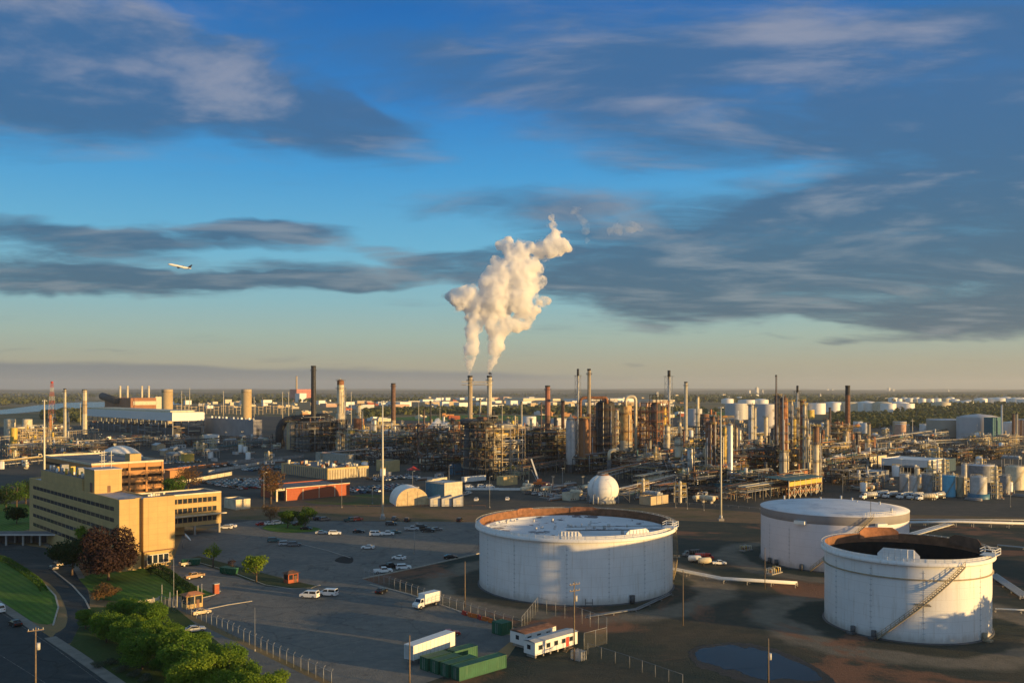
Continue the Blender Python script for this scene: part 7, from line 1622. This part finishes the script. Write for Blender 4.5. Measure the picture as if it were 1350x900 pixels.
# distant tank farm: rows of white tanks
FARMW = mat('farm_white', (.84,.82,.78), .5, .05, .1)
FARM = [('nearest', [(1052,531,546,24,0),(1076,531.5,546,24,0),(1098,531,543,22,0),(1104,530,541,22,0),(1118,531,543,24,0),(1126,530,541,22,0),(1143,530.5,542,25,0),(1150,531.5,543,22,0),(1163,531,543.5,24,0),(1171,532,544.5,20,0),(1186,531,542.5,24,0),(1194,532,543,22,0),(1240.5,531,539.5,24,0)]),
        ('middle', [(959,526,532,16,0),(985,527,533,24,0),(1003,527,533,20,0),(1165,524.5,529.5,11,0),(1177,524.5,531,12,0),(1184,525.5,531,10,0),(1199,525,530,10,0),(1215.5,525.5,532,10,0),(1226,525.5,531,10,0),(1246,525,530,13,0),(1270,528.5,533,18,0),(1277,528,533,12,0),(1293,525.5,532,16,0),(1315,525.5,532,24,0),(1337,525.5,532.5,20,0),(1208,526,531,9,0),(1235,525.5,531,11,0),(1258,526.5,532,13,0),(1286,527.5,532,10,0),(1305,526,531,11,0),(1326,526,532,13,0),(1349,526,533,16,0)]),
        ('farthest', [(1136,523.5,526,9,0),(1146,524,526,6,0),(1153,523.5,525.6,7,0),(1192,524,527,8,0),(1207,523.8,527,9,0),(1253,524,527.5,10,0),(1304,524,527,10,0),(1326,523.8,527,12,0),(1345,524,527.5,14,0),(975,523.5,527,10,0),(1015,524,528,12,0),(1035,524.5,529,12,0)])]
for rn, lst in FARM:
    for i, (u, vt, vb, w, _) in enumerate(sorted(lst)):
        small_tank(f'white tank of the distant farm beyond the woods, {rn} row, {ORD[i]} from the left', u, vt, vb, w, [FARMW, FARMW, FARMW, CREAM][(i*7+len(rn)) % 4], 'flat' if i % 2 else 'cone', 'farm_tank', None, 'white tanks of the distant tank farm', 28, False)
# tanker trucks below the stainless tanks
for i, (u, v, rz, b, L) in enumerate(((1143,657,.35,LGREY,9),(1160,655,.5,ALU,9),(1172,656,.5,LGREY,9),(1191,657,.4,ALU,9),(1205,657.5,.4,LGREY,9),(1218,659,.15,CREAM,9),(1236,657,.5,ALU,8))):
    tank_truck(f'{["grey","steel","grey","steel","grey","cream-tailed","steel"][i]} tanker truck in the line below the stainless tanks, {ORD[i]} from the roofed tank', u, v, rz+pi, b, W_, L)
# ------------------------------------------------------------------ far city: warehouses, low blocks and woods
rr = random.Random(77)
WH = []
for i in range(34):
    u = 418 + i*13.6 + rr.uniform(-4, 4); WH.append((u, 533.5 + rr.uniform(-2.2, 3.2), rr.uniform(8, 24), rr.uniform(9, 16), rr.choice([W_, W_, CREAM, TAN, PINK, LGREY, W_])))
for i in range(18):
    WH.append((rr.uniform(560, 880), 527 + rr.uniform(-1.5, 2), rr.uniform(8, 18), rr.uniform(10, 20), rr.choice([W_, CREAM, W_, PINK])))
for i in range(10): WH.append((rr.uniform(236, 410), 532 + rr.uniform(-1, 3), rr.uniform(7, 16), rr.uniform(10, 16), rr.choice([CREAM, TAN, W_])))
for i in range(9): WH.append((rr.uniform(870, 1040), 523 + rr.uniform(-1, 3), rr.uniform(5, 12), rr.uniform(12, 22), rr.choice([W_, CREAM])))
for i in range(8): WH.append((rr.uniform(0, 110), 519.5 + rr.uniform(0, 2.4), rr.uniform(4, 9), rr.uniform(9, 16), rr.choice([W_, CREAM])))
WH += [(560,535,70,13,TAN), (780,530,110,15,W_), (690,529.5,60,16,CREAM), (860,532,60,14,CREAM), (640,538,40,9,W_), (520,538,30,11,PINK), (470,539,34,11,LGREY)]
for i, (u, v, w, h, m_) in enumerate(sorted(WH)):
    O = G(u, v); Wd = w*O.y/F/max(.3, E2.x)*.6; D = Wd*rr.uniform(.4, .8); tone = {W_.name:'white', CREAM.name:'cream', TAN.name:'tan', PINK.name:'pinkish', LGREY.name:'grey'}[m_.name]
    t = thing('warehouse', f'{tone} flat warehouse on the far plain, {"beyond the river" if u < 115 else "behind the switchyard" if u < 412 else "beyond the refinery" if u < 880 else "before the far skyline"}, {("nearer" if v > 531 else "farther")} band, lying {"low and long" if w > 25 else "compact"}', 'warehouse', O, RZ, f'far {tone} warehouses'); mb = MB(); mb.bx(0, Wd, 0, D, 0, h); mb.build('wall', m_, t); mb = MB(); mb.bx(-.5, Wd+.5, -.5, D+.5, h+.05, h+.9); mb.build('roof', LGREY if m_ is not LGREY else W_, t)
for i, (u, vt, v) in enumerate(((866,517,524),(998,511,519),(1005,514,519),(988,514.5,519),(1081,519.5,527),(1091,512.5,517),(1097,513,517),(1172,511.5,517),(1177,513,517),(1250,514,518))):
    O = G(u, v); h = max(8, ZZ(vt, O.y)); w = rr.uniform(1.5, 4)*O.y/F; mb = MB(); mb.bx(-w/2, w/2, -w/2, w/2, 0, h); mb.bx(-w*.2, w*.2, -w*.2, w*.2, h+.01, h*1.12)
    solo(mb, 'office_tower', LGREY if i % 2 else GREY, f'tiny hazy tower block on the skyline, {ORD[i]} counted from the twin steam', 'tower block', O, .4, 'tower blocks on the skyline')
def woods(name, px, n, h, leaf, seed, thick=6):
    """far wood that reads as one mass: leafy clumps with ragged tops"""
    mb = MB(); rr = random.Random(seed); P = [G(u, v) for u, v in px]; A = [(p.x, p.y) for p in P]
    x0, x1 = min(a[0] for a in A), max(a[0] for a in A); y0, y1 = min(a[1] for a in A), max(a[1] for a in A)
    def inside(x, y):
        c = False; j = len(A)-1
        for i in range(len(A)):
            if (A[i][1] > y) != (A[j][1] > y) and x < (A[j][0]-A[i][0])*(y-A[i][1])/(A[j][1]-A[i][1])+A[i][0]: c = not c
            j = i
        return c
    k = 0; tries = 0
    while k < n and tries < n*12:
        tries += 1; x = rr.uniform(x0, x1); y = y0 + (y1-y0)*rr.random()**1.7
        if not inside(x, y): continue
        k += 1; hh = h*rr.uniform(.6, 1.25); r = hh*rr.uniform(.35, .6)
        for q in range(thick):
            d = Vector((rr.gauss(0,1), rr.gauss(0,1)-.4, rr.gauss(0,1)+.3)).normalized(); p = Vector((x, y, hh*.55)) + Vector((d.x*r, d.y*r, d.z*hh*.45)); a = d.cross(Vector((rr.uniform(-1,1), rr.uniform(-1,1), rr.uniform(-1,1)))).normalized(); b = (d.cross(a) + d*rr.uniform(-.4,.4)).normalized(); s = leaf*rr.uniform(.6, 1.3)
            mb.add([p-a*s, p+b*s*.8, p+a*s, p-b*s*.8], [(0,1,2,3)])
    return tag(mb.build(name, FARLEAF), kind='stuff')
woods('far_woods', [(1096,572),(1096,547),(1180,546),(1350,543),(1560,545),(1560,566),(1350,570),(1230,566),(1180,562)], 1500, 9, 3.0, 1, 14)
woods('far_woods', [(1180,545),(1180,535),(1250,533),(1560,533),(1560,544)], 900, 11, 5, 2, 8); woods('far_woods', [(590,546),(590,540),(730,539),(860,540),(960,543),(900,546),(720,547)], 560, 12, 4.0, 3, 10)
woods('far_woods', [(380,524),(900,522),(1500,522),(1500,519),(900,518.5),(380,519.5)], 700, 12, 14, 4, 7); woods('far_woods', [(-150,537),(60,533),(110,528),(112,525),(-150,525)], 500, 14, 7, 5, 8); woods('far_woods', [(480,553),(520,548),(590,546),(590,541),(480,543)], 260, 12, 4, 6, 9)
woods('far_woods', [(860,530),(1180,531),(1180,526),(1400,524),(1400,521.5),(860,522)], 1200, 17, 9, 7, 7); woods('far_woods', [(-150,523),(380,524),(380,519.5),(-150,518.5)], 700, 16, 14, 8, 7); woods('far_woods', [(80,558),(112,556),(112,544),(60,546),(50,552)], 200, 12, 3.5, 9, 10); woods('far_woods', [(230,532),(420,530),(560,530),(560,526),(230,526)], 500, 14, 8, 10, 7)
sheet('green_field', [(480,552),(600,547),(740,548),(740,552),(600,556)], .25, GRASSM); sheet('green_field', [(880,546),(960,543),(960,548),(890,550)], .25, GRASSM)
# ------------------------------------------------------------------ aeroplane climbing out at left
def aeroplane():
    Y = 1500; O = AT(237, Y, ZZ(351.5, Y)); t = thing('airliner', 'white airliner with dark tail climbing away in the left sky', 'aeroplane', O); L = 38
    M = Matrix.Rotation(radians(200), 4, 'Z') @ Matrix.Rotation(radians(-11), 4, 'Y') @ Matrix.Rotation(radians(-14), 4, 'X')
    mb = MB(); mb.tube([(19,0,-.3),(18.3,0,-.2),(16.5,0,0),(13,0,.2),(-8,0,.2),(-14,0,.7),(-18.5,0,1.3)], [.15,.9,1.6,1.95,1.95,1.4,.35], 16); mb.rot(M).build('fuselage', W_, t)
    for s in (-1, 1):
        mb = MB(); mb.add([(4,s*1.5,-.8),(-2.4,s*1.5,-.8),(-6.2,s*17,.9),(-4.6,s*17,.9),(4,s*1.5,-.3),(-2.4,s*1.5,-.5),(-6.2,s*17,1.0),(-4.6,s*17,1.05)], [(0,1,2,3),(4,5,6,7),(0,3,7,4),(1,2,6,5),(2,3,7,6)]); w = mb.rot(M).build('wing', DGREY, t)
        mb = MB(); mb.tube([(3.6,s*5.5,-1.9),(2.4,s*5.5,-1.9),(-.4,s*5.5,-1.7)], [1.0,1.15,.6], 12); mb.rot(M).build('engine', GREY, w)
        mb = MB(); mb.add([(-13.5,s*.6,1.3),(-16.5,s*.6,1.3),(-18.2,s*6,1.8),(-17,s*6,1.8)], [(0,1,2,3)]); mb.add([(-13.5,s*.6,1.5),(-16.5,s*.6,1.5),(-18.2,s*6,1.9),(-17,s*6,1.9)], [(0,1,2,3)]); mb.rot(M).build('tailplane', DGREY, t)
    mb = MB(); mb.add([(-11.8,-.15,1.9),(-16.9,-.12,1.6),(-19.2,-.06,7.6),(-17.2,-.06,7.6),(-11.8,.15,1.9),(-16.9,.12,1.6),(-19.2,.06,7.6),(-17.2,.06,7.6)], [(0,1,2,3),(4,7,6,5),(0,3,7,4),(1,5,6,2),(2,6,7,3)]); mb.rot(M).build('fin', mat('navy_paint', (.02,.025,.05), .4), t)
aeroplane()
# ------------------------------------------------------------------ yard clutter: things standing about between the units
def clutter_protos():
    P = {}
    def pipe_stack():
        t = thing('pipe_bundle', 'x', 'pipe stack')
        for j in range(3):
            for i in range(5-j): mb = MB(); mb.tube([(-5, (i+j*.5)*.62-1.4, .4+j*.5), (5, (i+j*.5)*.62-1.4, .4+j*.5)], .27, 7); mb.build('pipe', [RUST, GREY, LGREY][(i+j) % 3], t)
        return t
    def cabin():
        t = thing('site_cabin', 'x', 'cabin'); mb = MB(); mb.bx(-4, 4, -1.4, 1.4, .3, 3.1); mb.build('wall', LGREY, t); mb = MB(); mb.bx(-4.1, 4.1, -1.5, 1.5, 3.11, 3.25); mb.build('roof', GREY, t)
        for x in (-2.6, 1.6): mb = MB(); mb.bx(x, x+1.2, -1.44, -1.38, 1.4, 2.4); mb.build('window', GLASS, t)
        mb = MB(); mb.bx(-.6, .3, -1.45, -1.38, .35, 2.5); mb.build('door', DGREY, t); return t
    def drum_():
        t = thing('horizontal_drum', 'x', 'drum'); mb = MB(); mb.hcyl((-4,0,2.6), (4,0,2.6), 1.5, 16); mb.build('shell', CREAM, t)
        for x in (-2.6, 2.6): mb = MB(); mb.bx(x-.3, x+.3, -1.1, 1.1, 0, 1.6); mb.build('saddle', CONC, t)
        mb = MB(); mb.tube([(0,0,4),(0,0,5.4),(2.5,0,5.4),(2.5,-2.4,5.4),(2.5,-2.4,.2)], .25, 7); mb.build('pipe', LGREY, t); return t
    def fan():
        t = thing('fin_fan_cooler', 'x', 'cooler'); mb = MB(); mb.bx(-6, 6, -3, 3, 6, 7.3); mb.build('fan_box', GREY, t)
        for x in (-5.6, 0, 5.6):
            for y in (-2.7, 2.7): mb = MB(); mb.beam((x,y,0), (x,y,6), .3); mb.build('leg', GALV, t)
        for x in (-4, 0, 4): mb = MB(); mb.lathe((x,0,7.3), [(1.7,0),(1.8,.9),(1.65,.9),(1.6,.05)], 16); mb.build('fan_ring', LGREY, t)
        return t
    def vtank():
        t = thing('day_tank', 'x', 'tank'); mb = MB(); mb.lathe((0,0,0), [(2.2,0),(2.2,6.4),(1.2,7),(.01,7.2)], 20); mb.build('shell', W_, t)
        mb = MB()
        for s in (-.25,.25): mb.beam((s,-2.45,0), (s,-2.45,6.8), .09)
        for k in range(8): mb.beam((-.25,-2.45,.6+k*.8), (.25,-2.45,.6+k*.8), .07)
        mb.build('ladder', GREY, t); mb = MB(); railing(mb, arc(2.1, 0, 2*pi, 6.5, 12), 1, r=.05); mb.build('handrail', YELLOWP, t); return t
    def pumps():
        t = thing('pump_set', 'x', 'pump set'); mb = MB(); mb.bx(-3, 3, -1.4, 1.4, 0, .3); mb.build('base', CONC, t)
        for x in (-2, 0, 2): mb = MB(); mb.hcyl((x,-.8,.85), (x,.5,.85), .42, 10); mb.build('pump', RUST, t); mb = MB(); mb.tube([(x,.6,.9),(x,1.1,.9),(x,1.1,3),(x+.8,1.1,3)], .16, 6); mb.build('pipe', CREAM, t)
        return t
    def shed():
        t = thing('tin_shed', 'x', 'shed'); mb = MB(); mb.add([(-5,-3.5,0),(5,-3.5,0),(5,3.5,0),(-5,3.5,0),(-5,-3.5,4),(5,-3.5,4),(5,3.5,4),(-5,3.5,4),(-5,0,5.4),(5,0,5.4)], [(0,1,5,4),(2,3,7,6),(1,2,6,9,5),(3,0,4,8,7)]); mb.build('wall', TAN, t)
        mb = MB(); mb.add([(-5.3,-3.9,3.9),(5.3,-3.9,3.9),(5.3,0,5.5),(-5.3,0,5.5),(5.3,3.9,3.9),(-5.3,3.9,3.9)], [(0,1,2,3),(3,2,4,5)]); mb.build('roof', LGREY, t); mb = MB(); mb.bx(-1.6,1.6,-3.56,-3.45,.05,3.2); mb.build('door', DGREY, t); return t
    def lamp():
        t = thing('plant_lamp_post', 'x', 'lamp post'); mb = MB(); mb.tube([(0,0,0),(0,0,11)], [.14,.08], 7); mb.build('pole', GALV, t)
        for s in (-1,1): mb = MB(); mb.box((s*.7,0,11), (1.0,.4,.2)); mb.build('lamp_head', LAMPG, t)
        return t
    def scaffold():
        t = thing('access_platform', 'x', 'platform'); mb = MB(); steel_frame(mb, 5, 4, [3, 6, 9], 1, 1, .2, rr=random.Random(2)); mb.build('steel_frame', CREAM, t)
        for z in (3, 6, 9): mb = MB(); mb.bx(.1, 4.9, .1, 3.9, z+.02, z+.12); d = mb.build('deck', GREY, t); m2 = MB(); railing(m2, [(0,0,z+.1),(5,0,z+.1),(5,4,z+.1),(0,4,z+.1),(0,0,z+.1)], 1.1, r=.06); m2.build('handrail', YELLOWP, d)
        mb = MB(); mb.lathe((2.5,2,0), [(.9,0),(.9,10.5),(.5,11.2),(.01,11.4)], 14); mb.build('vessel', CREAM, t); return t
    return [pipe_stack(), cabin(), drum_(), fan(), vtank(), pumps(), shed(), lamp(), scaffold()]
CP = clutter_protos(); CW = ['bundle of rusty pipes','grey site cabin','cream drum on saddles','grey fan cooler on legs','white tank with ladder','set of rust-brown pumps','tan gable shed','twin-headed lamp post','cream vessel in an access frame']
ZONES = [('right of the spheroid', (835,1000), (626,664), 46, (0,2,3,5,7,8,0,5)), ('left of the spheroid', (690,780), (636,660), 26, (0,5,7,5,0,2,5)), ('in the works behind the garage', (225,370), (582,616), 46, (0,0,3,7,4,1,8,2,5,7)), ('left of the boiler frame', (470,600), (606,634), 20, (1,0,4,7,2,5)),
    ('around the white roofed shed', (1090,1240), (600,648), 44, (0,2,3,4,5,6,7,8)), ('beyond the blue building', (1180,1350), (584,616), 34, (0,2,3,4,7,8,2,3)), ('by the upright tanks', (1235,1350), (624,660), 18, (5,7,4,0,8,5)), ('below the big tan tank', (1150,1290), (572,586), 22, (4,2,3,7,8)),
    ('in the beige works', (0,130), (572,618), 30, (2,3,4,7,8,5,4)), ('below the long white roof', (110,260), (580,600), 20, (1,6,4,7,0)), ('behind the boiler frame', (560,760), (560,582), 22, (4,3,8,2,6)), ('behind the lift tower', (850,1090), (556,590), 34, (4,2,3,8,7,6,8))]
rc = random.Random(91); usedp = set(); cnt = {}
for zn, (u0, u1), (v0_, v1), n, kinds in ZONES:
    for i in range(n):
        ki = rc.choice(kinds); o = CP[ki] if ki not in usedp else copy_tree(CP[ki]); usedp.add(ki)
        p = G(rc.uniform(u0, u1), rc.uniform(v0_, v1)); put(o, (p.x, p.y, .02), rc.uniform(.7, 1.05) * (1.0 if v1 > 600 else 1.35), RZ + (pi/2 if rc.random() < .5 else 0)); o['label'] = '@'; o['zone'] = zn; o['ux'] = 675 + F*p.x/p.y; cnt.setdefault((ki, zn), []).append(o)
for (ki, zn), lst in cnt.items():
    lst.sort(key=lambda o: o['ux'])
    for i, o in enumerate(lst):
        o['label'] = f'{CW[ki]} {zn}' + (f', {ORD[i]} from left' if len(lst) > 1 else ''); o['group'] = f'{CW[ki]}, repeated {zn}' if len(lst) > 1 else ''
        if not o['group']: del o['group']
        del o['ux']; del o['zone']
# beige works at the far left: a few rounded vessels among the frames
for a in (('fat cream tank in the beige works at the far left edge', 13, 553, 578, 14, CREAM), ('short yellow-beige drum in front of the fat cream tank', 18.5, 564, 596, 8.5, YELLOWP), ('low beige tank between the fat cream tank and the lattice mast', 36, 553, 572, 12, CREAM)): small_tank(*a)
tower('slim orange and cream vessel below the red and white mast', 66, 546, 580, 4, [(.4, CREAM), (1, RUSTL)], 4, 2, seed=61)
for i, (u, vt, vb, w) in enumerate(((548,560,588,3),(585,548,592,3.2),(596,552,598,4),(700,552,600,3),(668,566,590,4),(848,548,590,3.4),(872,560,590,4),(896,556,592,4),(945,560,600,4),(975,566,604,4.6),(1085,566,604,4),(1104,562,596,3.4),(460,560,596,4),(490,556,590,4),(505,562,590,3.6),(530,556,588,3.2))):
    tower(f'small process column rising over the low units, {ORD[i % 20]} counted from the cream fractionator', u, vt, vb, w, [(.6, [CREAM, ALU, LGREY, RUSTL][i % 4]), (1, [CREAM, ALU, RUST, CREAM][i % 4])], 4, 2, seed=70+i)

# long low lines across the middle distance: boundary walls, racks
def low_line(label, px, h, m, w=.5):
    a, b = G(*px[0]), G(*px[1]); L = (b-a).length; root = thing('boundary_wall', label, 'wall', a, atan2(b.y-a.y, b.x-a.x)); n = max(2, int(L/8))
    for i in range(n): mb = MB(); mb.bx(L*i/n+.25, L*(i+1)/n-.25, -w/2, w/2, 0, h); mb.build('panel', m, root)
    for i in range(n+1): mb = MB(); mb.bx(L*i/n-.24, L*i/n+.24, -w/2-.1, w/2+.1, 0, h+.25); mb.build('pier', CONC, root)
low_line('long cream boundary wall behind the green tree at the garage end', ((222,641),(305,626)), 2.2, CREAM); low_line('grey-white yard wall above the packed car park behind the red-walled building', ((275,624),(372,607)), 2.0, LGREY)
low_line('rust-tinted yard wall at the back of the truck park', ((216,623),(300,613)), 2.4, RUSTL); low_line('pale wall along the plant road before the black furnace house', ((300,612),(400,603)), 2.4, GREY)
for i, (a, b, z, n, tone, lb) in enumerate((((225,606),(345,590),5,6,'mixed','low pipe rack crossing the works behind the garage'), ((130,598),(330,582),6,6,'dark','long dark pipe rack below the long white roof and grey hall'), ((0,618),(120,604),5,6,'cream','front beige pipe rack left of the office mast'), ((1090,618),(1200,600),6,8,'mixed','pipe rack between the tower group and the white roofed shed'), ((1140,594),(1350,583),6,6,'mixed','far pipe rack below the big tan tank'))):
    rack(lb, G(*a), G(*b), z, n, tone, 5, 2, 40+i)

rx = random.Random(17)
KN = ['between the boiler frame and the silos','behind the sooty reactor','below the lift tower','left of the bronze column','behind the aluminium column','by the fat pale column','right of the cracker tower','by the furnace box','below the cream fractionator','left of the boiler frame']
KU = [(660,740,580,606),(780,850,575,596),(845,880,610,630),(890,930,600,640),(955,990,590,620),(985,1022,606,630),(1040,1075,600,640),(1085,1150,590,612),(440,500,580,606),(530,605,580,612)]
for zn, (u0, u1, v0_, v1) in zip(KN, KU):
    for i in range(5):
        vb = rx.uniform(v0_, v1); u = u0 + (u1-u0)*(i+.5)/5 + rx.uniform(-3, 3); hh = rx.uniform(12, 30); Y = YB(vb); vt = V0 + (H-hh)*F/Y; w = rx.uniform(1.6, 4.6)*F/Y
        if i % 2: stack(f'slender vent stack {zn}, {ORD[i]} from left', u, vt, vb, min(w, 2.0*F/Y), [(.6, rx.choice([GREY, BROWN, CREAM])), (1, rx.choice([DARK, CREAM, RUST]))], .85, 1)
        else: tower(f'small process column {zn}, {ORD[i]} from left', u, vt, vb, w, [(.55, rx.choice([CREAM, LGREY, BROWN, GREY])), (1, rx.choice([CREAM, ALU, TAN, DGREY]))], 5, 3, seed=200+i)

# tiny buildings crowding the far plain
rz_ = random.Random(57)
LB = {}
for i in range(130):
    zone = rz_.choice([(395,600,527,552),(395,600,530,556),(560,900,524,540),(880,1060,520,540),(230,400,526,540),(700,900,540,556)]); u = rz_.uniform(zone[0], zone[1]); v = zone[2] + (zone[3]-zone[2])*rz_.random()**1.6; O = G(u, v); w = rz_.uniform(10, 34); d = rz_.uniform(8, 20); h = rz_.uniform(4, 9); m_, tone = rz_.choice([(W_,'white'),(CREAM,'cream'),(TAN,'tan'),(OCHRE2,'orange-brown'),(LGREY,'grey'),(BRICK,'red-brown'),(CREAM,'cream')])
    mb = MB(); mb.prism([(0,0),(w,0),(w,d),(0,d)], 0, h, 0); mb.prism([(w*.1,d*.2),(w*.4,d*.2),(w*.4,d*.7),(w*.1,d*.7)], h+.02, h+rz_.uniform(1,3), 0)
    where = 'behind the cream fractionator' if u < 600 and u > 400 else 'behind the switchyard' if u <= 400 else 'beyond the boiler frame' if u < 760 else 'beyond the lift tower' if u < 900 else 'before the skyline towers'
    solo(mb, 'low_building', m_, f'tiny {tone} low building on the far plain {where}', 'building', O, RZ + rz_.choice([0, 0, .3, -.4]), f'tiny {tone} low buildings {where}')
# ------------------------------------------------------------------ evening air
def haze():
    mb = MB(); mb.bx(-14000, 14000, -560, 27500, -2, 330); m = bpy.data.materials.new('evening_air'); m.use_nodes = True; t = NT(m.node_tree); t.n.remove(t.n['Principled BSDF'])
    v = t.node('ShaderNodeVolumePrincipled'); v.inputs['Color'].default_value = (.85,.91,1.0,1); v.inputs['Density'].default_value = HAZE; v.inputs['Anisotropy'].default_value = .2
    t.l.new(v.outputs[0], t.n['Material Output'].inputs['Volume']); m.cycles.homogeneous_volume = True
    tag(mb.build('haze', m), kind='stuff')
HAZE = 3.6e-5
if HAZE: haze()
